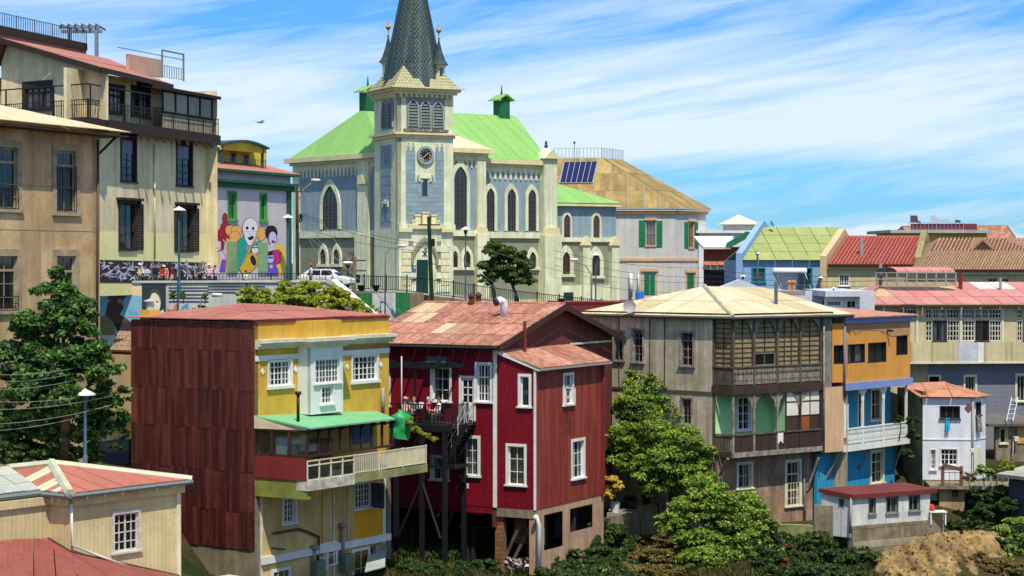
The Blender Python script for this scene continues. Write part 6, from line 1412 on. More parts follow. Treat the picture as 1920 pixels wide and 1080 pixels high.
# ---- low annex on the right
Cx = fdir(CR.pt(CR.u(1040), 0), 30, 1155); zt = zat(Cx, 1100, 386); zmx = zat(Cx, 1100, 450); zgx = zat(Cx, 1100, 562) - 3
wall(cr, Cx, 0, Cx.L, zmx, zt, [], CB, 'annex_wall'); wall(cr, Cx, 0, Cx.L, zgx, zmx, [], COL_, 'annex_base')
for px in ((1056, 402, 1068, 445), (1111, 403, 1123, 446)): lancet(Cx, px, .24, CW, False, bars=1, rows=6, pm=mat('brown_sash', (120, 62, 40), .6))
for px in ((1054, 472, 1068, 514), (1109, 474, 1124, 517)): lancet(Cx, px, .42, CW, True, bars=1, rows=5, pm=MATS['brown_sash'])
pil(Cx, 1041, 1155, zmx - .2, zmx + .25, .22, CW, 'string_course'); pil(Cx, 1041, 1155, zgx, zat(Cx, 1100, 535), .3, CW, 'plinth')
for a, b in ((1087, 1100), (1141, 1155)):
    pil(Cx, a, b, zgx, zat(Cx, 1100, 458), .7, CW, 'buttress'); u0, u1 = Cx.u(a), Cx.u(b); zz0 = zat(Cx, 1100, 460); G().prism([(u0 - .1, zz0), (u1 + .1, zz0), ((u0 + u1) / 2, zz0 + .95)], -.85, -.1).obj('gablet', CT, cr, Cx.M)
u0, u1, z0, z1 = Cx.rc(1054, 548, 1072, 572); G().box(u0, u1, -.34, -.3, z0, z1).obj('door', MATS['dark_green_door'], cr, Cx.M)
g = G().box(-.3, Cx.L + .4, -.55, 0, 0, .3); g.obj('cornice', CT, cr, Cx.M @ T((0, -.003, zt - .05)))
a, b = Cx.pt(-.3, zt + .25, -.6), Cx.pt(Cx.L + .4, zt + .25, -.6); c = Cx.pt(.5, 0, 5.5); c.z = zpx(c, 338); sheets(cr, [a, b, c + Cx.d * 2, c], 5, 1, CGR); roofp(cr, [b, b - Cx.n * 6, c + Cx.d * 2], CGR[0])
backwalls(cr, [Cx.A, Cx.A - Cx.n * 7, Cx.B - Cx.n * 7, Cx.B], zgx, zt, CW)

# ================================================================ brown building at the left edge
BRN = mat('stained_tan_render', (214, 186, 140), .9, (140, 108, 68), .5, .35, .4, (128, 98, 64), ss=(1.4, 1.4, .12))
Nf = fac(-40, 82.5, 187, 90); nr = thing('tan_building', 'tall stained tan building with barred windows and cream metal roof', 'building', Nf.pt(4, -8))
NW = mat('aged_window_frame', (176, 160, 130), .8, (110, 96, 74), .5, 2.0); zt = zat(Nf, 100, 240); zb = zat(Nf, 100, 640) - 6
hs = []
for xa, xb in ((-10, 32), (106, 141)):
    d = 0 if xa < 0 else 7
    for y0, y1, tr, nm in ((276 + d, 392 + d, .76, 1), (480, 583 if d == 0 else 590, .74, 2)):
        h, p = win(nr, Nf, (xa, y0, xb, y1), 2, 3 if nm == 2 else 1, m=NW, cas=.28, fw=.09, trans=tr, sill=.14, castop=.3, curt=.3, cm=CURTD); hs.append(h)
        u0, u1, z0, z1 = h; g = G(); zz1 = z0 + (z1 - z0) * (.36 if nm == 1 and xa < 0 else .75 if nm == 1 else .28)
        for i in range(9): x = (u1 - u0) * i / 8; g.box(x - .013, x + .013, 0, .02, 0, zz1 - z0)
        for k in range(3): z = (zz1 - z0) * (.06 + .44 * k); g.box(0, u1 - u0, 0, .02, z - .015, z + .015)
        g.obj('window_grille', BLACK, nr, Nf.M @ T((u0, -.08, z0)))
wall(nr, Nf, 0, Nf.L, zb, zt, hs, BRN)
for y in (350, 432): z = zat(Nf, 100, y); band(nr, Nf, 0, Nf.L, z - .015, z + .015, .002, .012, NW, 'seam')
band(nr, Nf, Nf.L - .5, Nf.L - .3, zb, zt, .003, .04, NW, 'corner_board'); pipe(nr, Nf, [(184, 262), (182, 640)], .12, .06, plain('brown_pipe', (88, 72, 52)), 'downpipe')
a, b = Nf.pt(-.5, zt, -1.0), Nf.pt(Nf.L + 1.1, zt, -1.0); a.z = b.z = zt + .02
c = Nf.pt(-.5, 0, 5); c.z = zpx(c, 160); c2 = Nf.pt(Nf.L - 5.5, 0, 5); c2.z = c.z
sheets(nr, [a, b, c2, c], 6, 1, [CRM]); dd = b - Nf.n * 12; sheets(nr, [b, dd, c2, c2], 4, 1, [CRM])
G().slab([Nf.pt(-.5, zt - .14, -.95), Nf.pt(Nf.L + 1.0, zt - .14, -.95), Nf.pt(Nf.L + 1.0, zt - .14, 1), Nf.pt(-.5, zt - .14, 1)], .06).obj('soffit', BROWNW, nr)
backwalls(nr, [Nf.B, Nf.B - Nf.n * 12, Nf.A - Nf.n * 12], zb, zt, BRN)
pa = Nf.P(186, 288); pb = Nf.pt(Nf.L + .9, zt - .15, -.3); G().tube([Vector((0, 0, 0)), pb - pa], .06, 6).obj('eave_bracket', BROWNW, nr, T(pa))

# ================================================================ cream house with the wrap-round balcony
CRY = mat('cream_yellow_render', (240, 226, 182), .85, (180, 160, 116), .4, .4, .35, (160, 138, 100), ss=(1.5, 1.5, .15)); PLY = mat('pale_lemon_render', (242, 236, 168), .85, (200, 190, 124), .25, .4, .15)
DBR = mat('dark_brown_trim', (58, 44, 38), .7, (36, 28, 26), .4, 1.5)
Mf = fac(166, 120, 408, 137); Ml = fac(-30, 125.5, 166, 120)
mr = thing('balcony_house', 'tall cream house with dark wrap round balcony and red roof', 'building', Mf.pt(8, -2))
zf = zat(Mf, 166, 222); zf2 = zat(Mf, 166, 237); zr = zat(Mf, 166, 185); Mw = Mf.off(-.9); Mu = Mf.off(-1.5); Lu = Ml.off(-1.5)
zs = zat(Mw, 290, 524)
BLS = plain('blue_stained_pane', (40, 44, 110), .2)
hs = []
for xa, xb, ya, yb in ((228, 254, 260, 341), (332, 359, 272, 349)):
    h, p = win(mr, Mw, (xa, ya, xb, yb), 2, 6, m=DBR, cas=.18, fw=.1, mun=.06, castop=.35, curt=.9, cm=CURTD); hs.append(h)
    u0, u1, z0, z1 = h; G().box(.1, u1 - u0 - .1, .1, .11, (z1 - z0) * .66, z1 - z0 - .1).obj('stained_pane', BLS, p, Mw.M @ T((u0, 0, z0)))
for xa, xb, ya, yb in ((224, 252, 382, 468), (333, 358, 390, 471)):
    h, p = win(mr, Mw, (xa, ya, xb, yb), 2, 3, m=DBR, cas=.15, fw=.1, curt=.5, cm=mat('green_blind', (70, 92, 66), .9), castop=.2); hs.append(h); u0, u1, z0, z1 = h
    G().box(-.4, u1 - u0 + .7, -.35, -.003, 0, .16).box(-.2, 0, -.25, -.003, -.5, 0).box(u1 - u0 + .3, u1 - u0 + .5, -.25, -.003, -.5, 0).obj('window_hood', DBR, mr, Mw.M @ T((u0, 0, z1 + .2)))
    g = G(); sw = .95; g.box(0, .08, -.08, -.02, 0, z1 - z0).box(sw - .08, sw, -.08, -.02, 0, z1 - z0).box(0, sw, -.08, -.02, z1 - z0 - .1, z1 - z0).box(0, sw, -.08, -.02, 0, .1)
    for i in range(16): z = .1 + (z1 - z0 - .2) * i / 16; g.box(.08, sw - .08, -.07, -.03, z + .02, z + .16)
    g.obj('shutter', DBR, mr, Mw.M @ T((u1 + .16, 0, z0)))
    if xa > 300: g.obj('shutter', DBR, mr, Mw.M @ T((u0 - sw * .55, .0, z0)))
zpa = zat(Mw, 290, 436)
u00 = Mw.u(150); wall(mr, Mw, u00, Mw.L, zs - 1, zpa, [h for h in hs], PLY, 'lower_wall'); wall(mr, Mw, u00, Mw.L, zpa, zf2, hs, CRY, 'middle_wall')
for x in (290, 395): pipe(mr, Mw, [(x, 270 if x < 300 else 285), (x, 485)], .08, .07, CRY, 'downpipe')
# painted frieze along the pavement
prismp(mr, Mw, [(187, 487), (407, 493), (407, 531), (187, 530)], .004, .02, mat('plum_paint', (62, 44, 56), .85, (40, 30, 40), .4, 1.0), 'mural_frieze')
rs = random.Random(5); WHP = plain('mural_white', (196, 196, 210), .85); GYP = plain('mural_grey', (120, 122, 140), .85)
for x in range(190, 404, 8):
    for k in range(6):
        cx, cy = x + rs.uniform(-6, 6), 507 + rs.uniform(-14, 16); t = rs.uniform(0, 3.1); l, w = rs.uniform(5, 9), rs.uniform(1, 2)
        prismp(mr, Mw, [(cx - l * math.cos(t), cy - l * math.sin(t)), (cx + w * math.sin(t), cy - w * math.cos(t)), (cx + l * math.cos(t), cy + l * math.sin(t)), (cx - w * math.sin(t), cy + w * math.cos(t))], .021, .024 + .0006 * k, WHP if k % 3 else GYP, 'mural_leaf')
# balcony
for F, a, b in ((Mf, 0, Mf.L + .3), (Ml, 0, Ml.L + 0)):
    G().box(a, b, 0, 1.55, zf2, zf).obj('balcony_floor', DBR, mr, F.M); G().box(a, b, -.12, -.002, zf2 - .1, zf + .05).obj('balcony_fascia', DBR, mr, F.M)
    rail(mr, F, a, b - .05, zf, zr, -.05, BLACK, step=.2, r=.014, top=.05, posts=2.4); G().box(a, b, -.02, .02, zr - .35, zr - .31).obj('mid_rail', BLACK, mr, F.M @ T((0, .05, 0)))
ztop = zat(Mf, 172, 158)
G().box(0, Mf.u(305), .03, .08, ztop - .04, ztop + .04).obj('awning_bar', BLACK, mr, Mf.M); G().box(0, Ml.L, .03, .08, ztop - .04, ztop + .04).obj('awning_bar', BLACK, mr, Ml.M)
for F, x in ((Mf, 172), (Mf, 236), (Ml, 11), (Ml, 100)): u = F.u(x); G().box(u - .04, u + .04, .02, .1, zf, ztop).obj('awning_post', BLACK, mr, F.M)
for x in (259, 273, 288, 302, 317, 331, 347, 363, 378, 392): u = Mf.u(x); G().prism([(.58, 0), (.58, -.4), (.68, -.34), (.74, -.16), (.85, -.05), (.85, 0)], -.07, .07).obj('bracket', DBR, mr, Mf.M @ T((u, 0, zf2 - .1)) @ Matrix.Rotation(R_(-90), 4, 'Z') @ Matrix.Scale(-1, 4, (1, 0, 0)) @ T((-.88, 0, 0)))
# upper storey
ze = zat(Mu, 190, 138); hs = [win(mr, Mu, p, 4, 1, m=DBR, cas=.2, fw=.12, mun=.12, trans=.72, curt=.7, castop=.3)[0] for p in ((201, 166, 231, 213), (248, 170, 279, 219))]
uv = Mu.u(303); wall(mr, Mu, 0, uv, zf, ze, hs, CRY, 'upper_wall')
G().box(Mu.u(287), uv, -.06, .02, zf, ze - 1.6).obj('plank_screen', mat('orange_planks', (186, 136, 84), .85, None, .4, 1, .4, plank=.3, waxis='Z'), mr, Mu.M)
hl = [win(mr, Lu, (47, 163, 94, 206), 4, 1, m=DBR, cas=.25, fw=.14, mun=.14, trans=.75, curt=.6, castop=.4)[0]]
zgp = zat(Lu, 18, 75); ul, ur = Lu.u(-26), Lu.u(150)
Lu_end = Lu.L - 1.3
wall(mr, Lu, 0, Lu.L, zf, ze, hl, CRY, 'gable_wall', top=[(0, ze), (Lu.L, ze), (Lu.u(18), zgp), (0, zgp - 1.5)])
# glazed corner room
Mg = Mf.off(-.15); ug, uh = Mg.u(306), Mg.u(398); zg0, zg1 = zat(Mg, 350, 219), zat(Mg, 350, 175)
g = G(); n = 4
for i in range(n + 1): x = (uh - ug) * i / n; g.box(x - .06, x + .06, -.05, .05, 0, zg1 - zg0)
g.box(0, uh - ug, -.05, .05, zg1 - zg0 - .1, zg1 - zg0).box(0, uh - ug, -.05, .05, 0, .1); gl = g.obj('glazed_room', DBR, mr, Mg.M @ T((ug, 0, zg0)))
for i in range(n): a, b = (uh - ug) * i / n + .05, (uh - ug) * (i + 1) / n - .05; G().add([(a, 0, .08), (b, 0, .08), (b, 0, zg1 - zg0 - .08), (a, 0, zg1 - zg0 - .08)], [(0, 1, 2, 3)]).obj('pane', GLASS, gl, Mg.M @ T((ug, 0, zg0)))
G().box(0, uh - ug, -.02, .05, zf - zg0, 0).obj('glazed_room_panel', mat('cream_panel', (222, 208, 170), .7), mr, Mg.M @ T((ug, 0, zg0)))
wall(mr, Mu, uv, Mu.L, zf, zg1 + .05, [], CRY, 'upper_wall')
backwalls(mr, [Mg.pt(uh, 0), Mg.pt(uh, 0, 1.3)], zf, zg1, DBR, 'glazed_room_end')
roofp(mr, [Mg.pt(ug - 1.2, zg1 + .1, -.5), Mg.pt(uh + .5, zg1 + .1, -.5), Mg.pt(uh + .5, zg1 + .75, 4), Mg.pt(ug - 1.2, zg1 + .75, 4)], DBR, .22, 'glazed_room_roof')
# roof
RED2 = [mat('faded_red_tin_%d' % i, c, .75, (150, 92, 76), .5, .5, .3, wave=.3, wamp=.25, jit=.06) for i, c in enumerate([(172, 116, 100), (180, 124, 108)])]
e0 = Mu.pt(-.6, ze, -.7); e1 = Mu.pt(uv + .3, ze, -.7); g0 = Lu.pt(Lu.u(18), zgp + .1, -.7); e0 = Lu.pt(Lu.L + .6, ze + .02, -.7); k1 = Mu.pt(0, 0) ; k1 = at(165, 86, 137)
k0 = g0.copy(); k1 = k0 + Mu.d * 14; k1.z = k0.z
e0 = Lu.pt(Lu.L, ze, -.7) + Mu.n * .3
sheets(mr, [e0, e1, k1, k0], 7, 2, RED2, jx=.3)
wk = [Lu.pt(0, ze - .5, -.7), k0]; roofp(mr, [Lu.pt(-.5, zgp - 1.5, -.7), Lu.pt(-.5, zgp - 1.5, -.7) + Mu.d * 14, k1, k0], RED2[0], .1)
G().slab([e0, k0, k0 + Lu.n * .12, e0 + Lu.n * .12], .35).obj('barge_board', DBR, mr); G().slab([e0 + Mu.n * .1, e1 + Mu.n * .1, e1, e0], .32).obj('eave_fascia', DBR, mr)
backwalls(mr, [Mf.B, Mf.B - Mf.n * 9, Ml.A], zs, ze, CRY)
# roof terraces
tp = k0 + Mu.d * .8 + Vector((0, 0, .35)); Fz = Fc(tp - Lu.d * 3, tp + Mu.d * 9.5); Fz2 = Fc(k0 - Lu.d * 6, k0 + Vector((.5, 1, 0)))
Tq = fac(-40, 126, 163, 139); zz0 = zat(Tq, 160, 83); G().box(0, Tq.L, 0, 5, -.9, 0).obj('terrace_deck', RED2[0], mr, Tq.M @ T((0, 0, zz0))); G().box(0, Tq.L, -.1, 0, -.45, .05).obj('terrace_fascia', DBR, mr, Tq.M @ T((0, 0, zz0)))
rail(mr, Tq, 0, Tq.L, zz0, zz0 + .95, 0, BLACK, step=.28, r=.016, top=.04, posts=2.2)
STL = plain('steel_blue_paint', (110, 124, 140)); pz = at(181, 95, 138); zt_ = at(181, 48, 138).z - pz.z
G().box(-.12, .12, -.12, .12, -.5, zt_).obj('pergola_post', STL, mr, T(pz)); G().box(-2.7, .25, -.1, .1, zt_ - .22, zt_).obj('pergola_beam', STL, mr, T(pz)); G().box(-2.7, .25, -.1, .1, zt_ - .22, zt_).obj('pergola_beam', STL, mr, T(pz + Vector((-.4, 2.6, 0))))
for i in range(6): G().box(-.05, .05, -.3, 3.0, zt_, zt_ + .12).obj('pergola_slat', STL, mr, T(pz + Vector((-.5 * i, 0, 0))))
G().box(-.12, .12, -.12, .12, -.5, zt_).obj('pergola_post', STL, mr, T(pz + Vector((-2.5, 2.6, 0))))
Tz = fac(243, 133, 346, 140); za, zb_ = zat(Tz, 320, 148), zat(Tz, 300, 112); G().box(0, Tz.u(305), 0, .25, za, zb_).obj('roof_parapet', mat('dusty_pink_render', (206, 166, 142), .9, None, .35, .6), mr, Tz.M)
z95 = zat(Tz, 325, 97); g = G()
for x in (305, 345): u = Tz.u(x); g.box(u - .05, u + .05, -.05, .05, za, z95)
g.box(Tz.u(305), Tz.u(345), -.05, .05, z95 - .1, z95).box(Tz.u(222), Tz.u(345), .0, .06, zat(Tz, 300, 103) - .05, zat(Tz, 300, 103)); g.obj('steel_frame', STL, mr, Tz.M)
rail(mr, Tz, Tz.u(305), Tz.u(345), za, za + .9, 0, STL, step=.3, r=.02, posts=2)

# ================================================================ mural house and the yellow attic
Lf_ = fac(401, 139, 545, 149); lr = thing('mural_house', 'lilac grey house painted with a jazz mural and green window frames', 'building', Lf_.pt(5, -2))
LIL = mat('lilac_render', (206, 196, 200), .85, (166, 156, 160), .3, .5, .25); GRN = mat('leaf_green_frame', (78, 160, 74), .6); DGR = mat('dark_green_trim', (34, 96, 62), .65)
zt = zat(Lf_, 470, 345); zb = zat(Lf_, 470, 528)
hs = [win(lr, Lf_, p, 2, 2, m=GRN, cas=.14, fw=.12, sill=.14, curt=1.0, cm=mat('brown_blind', (140, 112, 84)))[0] for p in ((428, 361, 442, 412), (488, 365, 499, 414))]
wall(lr, Lf_, 0, Lf_.L, zb - 1, zt, hs, LIL)
band(lr, Lf_, -.1, Lf_.L + .3, zt - .35, zt - .02, .003, .25, DGR, 'cornice'); band(lr, Lf_, -.1, Lf_.L + .5, zt, zt + .2, -.2, .45, DGR, 'cornice'); wall(lr, Lf_, 0, Lf_.L, zt + .2, zat(Lf_, 470, 326), [], LIL, 'attic_wall'); band(lr, Lf_, -.2, Lf_.L + .6, zat(Lf_, 470, 326), zat(Lf_, 470, 321), -.2, .6, DGR, 'eave')
G().box(Lf_.u(537), Lf_.L, -.1, -.003, zb, zt).obj('corner_pilaster', DGR, lr, Lf_.M)
zz = zat(Lf_, 470, 321); roofp(lr, [Lf_.pt(-.3, zz, -.6), Lf_.pt(Lf_.L + .6, zz, -.6), Lf_.pt(Lf_.L - 1, zz + 1.6, 5), Lf_.pt(0, zz + 1.6, 5)], RED2[1]); backwalls(lr, [Lf_.B, Lf_.B - Lf_.n * 9, Lf_.A - Lf_.n * 9], zb, zt + 1, LIL)
YA = mat('attic_yellow', (222, 196, 62), .8); Ya = fac(401, 143, 500, 149); z0, z1 = zat(Ya, 460, 319), zat(Ya, 460, 280)
hs = [win(lr, Ya, (432, 286, 442, 316), 2, 1, m=GREYP, cas=.05, sill=0)[0], win(lr, Ya, (456, 290, 466, 318), 2, 1, m=GREYP, cas=.05, sill=0)[0]]
wall(lr, Ya, 0, Ya.L, z0, z1, hs, YA, 'attic_front'); Yo = Ya.off(1.3)
for x in (418, 494): u = Yo.u(x); G().box(u - .08, u + .08, 0, .16, z0, z1 + .05).obj('attic_post', mat('teal_post', (50, 90, 96)), lr, Yo.M)
arcp = [(Yo.u(414) + (Yo.u(500) - Yo.u(414)) * i / 8, z1 + .42 * math.sin(math.pi * i / 8)) for i in range(9)]; G().prism(arcp + [(x, z + .14) for x, z in reversed(arcp)], -.3, 3).obj('attic_roof', MATS['teal_post'], lr, Yo.M)
arcp = [(x, min(z, z1 + .4)) for x, z in arcp]; G().prism(arcp + [(arcp[-1][0], z1 - .3), (arcp[0][0], z1 - .3)], 0, .1).obj('attic_fascia', YA, lr, Yo.M); rail(lr, Yo, Yo.u(414), Yo.u(498), z0, z0 + .75, 0, MATS['teal_post'], step=.3, posts=2); G().box(Yo.u(410), Yo.u(500), 0, 1.3, z0 - .2, z0).obj('attic_floor', DGR, lr, Yo.M)
# the mural: flat paint in layers
mu = [0]
def paint(pts, c, F=None, R=None, sc=6.0, ox=390, oy=380, name='mural_shape', lay=None):
    F = F or Lf_; mu[0] += 1; o = .010 + .0009 * mu[0]
    nm = 'paint_%d_%d_%d' % c
    if F is Lf_ and len(pts) > 4 and sum(c) > 150:
        cx, cy = sum(p[0] for p in pts) / len(pts), sum(p[1] for p in pts) / len(pts); q = []
        for x, y in pts: d = math.hypot(x - cx, y - cy) or 1; q.append((x + (x - cx) / d * 4.5, y + (y - cy) / d * 4.5))
        prismp(R or lr, F, [(ox + x / sc, oy + y / sc) for x, y in q], .003, o - .0005, plain('paint_outline', (30, 26, 40), .9), 'mural_outline')
    return prismp(R or lr, F, [(ox + x / sc, oy + y / sc) for x, y in pts], .003, o, plain(nm, c, .9), name)
def ell(cx, cy, rx, ry, n=14, a=0):
    return [(cx + rx * math.cos(t) * math.cos(a) - ry * math.sin(t) * math.sin(a), cy + rx * math.cos(t) * math.sin(a) + ry * math.sin(t) * math.cos(a)) for t in [6.28319 * i / n for i in range(n)]]
REDM, ORM, TEA, SKN, SAX, BLK, LAVP, MAG, YL, VIO = (168, 24, 48), (232, 170, 92), (30, 160, 140), (226, 222, 230), (214, 172, 48), (28, 22, 44), (206, 196, 226), (196, 40, 110), (232, 196, 70), (110, 84, 190)
paint(ell(190, 180, 28, 62), REDM); paint(ell(190, 280, 50, 60), REDM); paint(ell(155, 350, 50, 60), REDM); paint(ell(225, 380, 48, 60), REDM); paint(ell(245, 310, 50, 62), ORM); paint(ell(320, 320, 58, 70), ORM); paint(ell(300, 380, 60, 60), ORM); paint(ell(600, 350, 46, 80), ORM)
paint([(205, 400), (330, 440), (330, 800), (200, 800)], ORM); paint([(560, 430), (660, 440), (690, 800), (560, 800)], (206, 190, 130)); paint([(720, 440), (870, 500), (870, 810), (720, 810)], YL)
for px in ((425, 453, 442, 512), (483, 455, 500, 512)): u0, u1, z0, z1 = Lf_.rc(*px); g = G().box(0, u1 - u0, -.1, -.06, 0, z1 - z0); [g.box((u1 - u0) * i / 7 + .02, (u1 - u0) * (i + 1) / 7 - .03, -.12, -.1, .1, z1 - z0 - .1) for i in range(7)]; g.obj('shutter_door', mat('sage_shutter', (140, 176, 130), .8), lr, Lf_.M @ T((u0, 0, z0)))
paint([(330, 440), (400, 375), (440, 470), (480, 500), (560, 430), (595, 430), (590, 470), (555, 470), (470, 560), (380, 690), (330, 800), (300, 800), (325, 650)], TEA)
paint(ell(473, 300, 85, 128, 20), SKN); paint([(400, 330), (548, 330), (535, 420), (490, 480), (450, 480), (415, 410)], SKN); paint(ell(438, 285, 16, 20), BLK); paint(ell(505, 290, 14, 18), BLK); paint([(440, 395), (500, 370), (515, 390), (490, 420), (455, 420)], BLK); paint([(455, 350), (475, 355), (490, 345), (478, 368)], (120, 110, 130))
paint([(430, 490), (470, 500), (440, 560)], (220, 120, 150)); paint([(540, 320), (560, 320), (555, 380), (500, 470), (440, 600), (400, 700), (380, 690), (470, 500), (520, 400)], SAX); paint([(440, 600), (480, 560), (550, 590), (550, 700), (480, 780), (380, 800), (350, 740)], SAX); paint(ell(505, 650, 30, 62, 14, -.3), BLK); paint(ell(525, 530, 36, 46), SKN); paint([(490, 500), (560, 500), (560, 510), (490, 512)], BLK)
paint(ell(110, 480, 36, 62), LAVP); paint([(60, 390), (130, 380), (180, 450), (170, 520), (140, 520), (140, 440), (60, 415)], (150, 30, 60)); paint(ell(95, 510, 14, 12), BLK); paint([(70, 570), (150, 540), (200, 620), (190, 770), (70, 760)], LAVP); paint([(95, 560), (130, 560), (135, 700), (100, 710)], YL); paint([(150, 640), (200, 640), (190, 770), (120, 770)], VIO)
paint(ell(708, 335, 70, 80), BLK); paint(ell(722, 400, 44, 75), LAVP); paint(ell(728, 440, 14, 14), (110, 50, 170)); paint([(700, 460), (745, 460), (740, 530), (700, 540)], LAVP); paint([(720, 540), (790, 530), (810, 560), (810, 670), (760, 690), (720, 650)], MAG); paint(ell(700, 625, 34, 62), (190, 200, 240)); paint([(665, 600), (670, 550), (720, 545), (725, 590)], BLK); paint([(670, 605), (728, 605), (728, 630), (670, 630)], (70, 90, 180)); paint([(660, 690), (740, 670), (785, 760), (780, 810), (660, 810)], VIO); paint([(690, 700), (720, 700), (720, 735), (690, 735)], YL)

# ================================================================ cream corrugated house in the foreground, left
CRC = mat('cream_corrugated', (212, 196, 148), .8, (160, 140, 98), .45, .5, .4, (180, 164, 120), wave=.2, wamp=.25)
Ff = fac(131, 72, 337, 76.3); fr = thing('cream_house', 'cream corrugated house with red and cream striped roof in front of sheet metal wall', 'house', Ff.pt(3, -13))
tF = ang(Ff); zt = zat(Ff, 240, 921); zb = zat(Ff, 240, 1120) - 2
hs = [win(fr, Ff, (214, 962, 259, 1033), 4, 4, m=mat('peeling_white_frame', (214, 210, 198), .7, (140, 130, 110), .5, 3), mull=(2,), cas=.1, fw=.07, mun=.04, dep=.12, sill=.08, castop=.12)[0]]
wall(fr, Ff, 0, Ff.L, zb, zt, hs, CRC); band(fr, Ff, 0, Ff.L + .1, zt - .3, zt, .004, .16, CRC, 'eave_board')
band(fr, Ff, Ff.L - .22, Ff.L - .02, zb, zt - .3, .004, .06, CREAMT, 'corner_board'); pipe(fr, Ff, [(134, 945), (135, 1022), (185, 1042), (240, 1062)], .12, .05, WHITE, 'downpipe')
Fre = fdir(Ff.A, tF + 95, 91); wall(fr, Fre, 0, Fre.L, zb, zt, [], CRC, 'return_wall'); Fw = fdir(Fre.A, tF + 180, -60); wall(fr, Fw, 0, Fw.L, zb, zt, [], CRC, 'set_back_wall')
for F in (Fre, Fw): band(fr, F, 0, F.L, zt - .3, zt, .004, .12, CRC, 'eave_board')
RS = [mat('salmon_roof', (180, 112, 96), .7, (160, 88, 72), .35, .8, .25, wave=.2, wamp=.3, jit=.05), mat('cream_roof_sheet', (222, 212, 174), .65, (186, 172, 132), .35, .8, .2, wave=.2, wamp=.3)]
PALE = mat('pale_green_ridge', (196, 200, 172), .6)
C = Ff.pt(-.3, zt + .22, -.35); E = Ff.pt(Ff.L + .3, zt + .22, -.35); D = Fre.pt(-.1, zt + .22, -.35); apx = at(165, 869, 78); apx.z = zpx(apx, 869); tl = at(10, 848, 80.5); tl.z = zpx(tl, 847)
apx = Ff.pt(Ff.L * .33, 0, 3.4); apx.z = zpx(apx, 868); bkE = E - Ff.n * 7
sheets(fr, [C, E, apx, apx], 7, 1, [RS[0]]); _k = ray(14, HZ); _k = _k.x / _k.y; tl = apx - Ff.d * ((_k * apx.y - apx.x) / (-Ff.d.x + _k * Ff.d.y)); D2 = D
sheets(fr, [D2, C, apx, tl], 11, 1, RS, pick=lambda i, j: [0, 1, 1, 0, 0, 1, 1, 0, 1, 0, 0][i]); sheets(fr, [E, bkE, apx, apx], 4, 1, [RS[1]]); sheets(fr, [bkE, tl - Ff.n * 3.6 + Vector((0, 0, C.z - apx.z)), tl, apx], 4, 1, [RS[1]])
for a, b, r in ((C, apx, .2), (apx, tl, .14), (E, apx, .16)): G().tube([Vector((0, 0, 0)), b - a], r, 6).obj('ridge_cap', PALE, fr, T(a + Vector((0, 0, .0))))
GUT = plain('blue_grey_gutter', (110, 124, 124))
for a, b in ((C, E), (D, C)): G().tube([Vector((0, 0, 0)), b - a], .1, 6).obj('gutter', GUT, fr, T(a + Vector((0, 0, -.1))))
backwalls(fr, [Ff.B, bkE, tl - Ff.n * 3.6], zb, zt, CRC)
# translucent lean-to roof at the very left
PLS = mat('translucent_sheet', (186, 190, 176), .35, (150, 154, 140), .3, 1.0, .2, wave=.2, wamp=.3)
q0, q1 = Fw.pt(-.2, zt + .12, -.3), Fw.pt(Fw.L + .1, zt + .12, -.3); q2 = tl + Vector((.2, 0, .05)); q3 = q2 - Fw.d * 6; q0 = D - Fw.d * 6; q1 = D; q2 = tl + Vector((0, 0, .05)); q3 = q2 - Fw.d * 6; q1 = q1 + Vector((0, 0, .05)); q0.z = q1.z
sheets(fr, [q0, q1, q2, q3], 7, 3, [PLS], name='roof_sheet')
G().tube([Vector((0, 0, 0)), q1 - q0], .12, 6).obj('gutter', GUT, fr, T(q0 + Vector((0, 0, -.12))))
# lower red roof
lw = thing('red_roof_shed', 'low shed with corrugated rust red roof under the cream house wall', 'shed', Ff.pt(-1, -14)); RSM = mat('brick_red_roof', (146, 84, 72), .7, (120, 54, 46), .4, .8, .3, wave=.2, wamp=.35, jit=.06)
a0 = Fw.P(-60, 1022, .05); a1 = Fre.P(91, 1010, .05); a1 = Fw.P(90, 1010, .05); b1_ = at(345, 1084, 72.5); b0_ = at(-60, 1120, 66); a2 = Ff.P(134, 1036, .05); a3 = Ff.P(335, 1080, .05)
sheets(lw, [b0_, at(150, 1120, 67), a1, a0], 5, 1, [RSM]); sheets(lw, [at(150, 1120, 67), at(352, 1120, 71), a3, a2], 6, 1, [RSM]); roofp(lw, [at(150, 1120, 67), a2, a1], RSM, .04)
G().box(0, 8, -5, 0, -1.5, -.6).obj('shed_wall', CRC, lw, Ff.M @ T((0, -.1, zat(Ff, 240, 1080))))
G().tube([a1 - a1, a2 - a1, a3 - a1], .06, 6).obj('flashing', BROWNW, lw, T(a1))

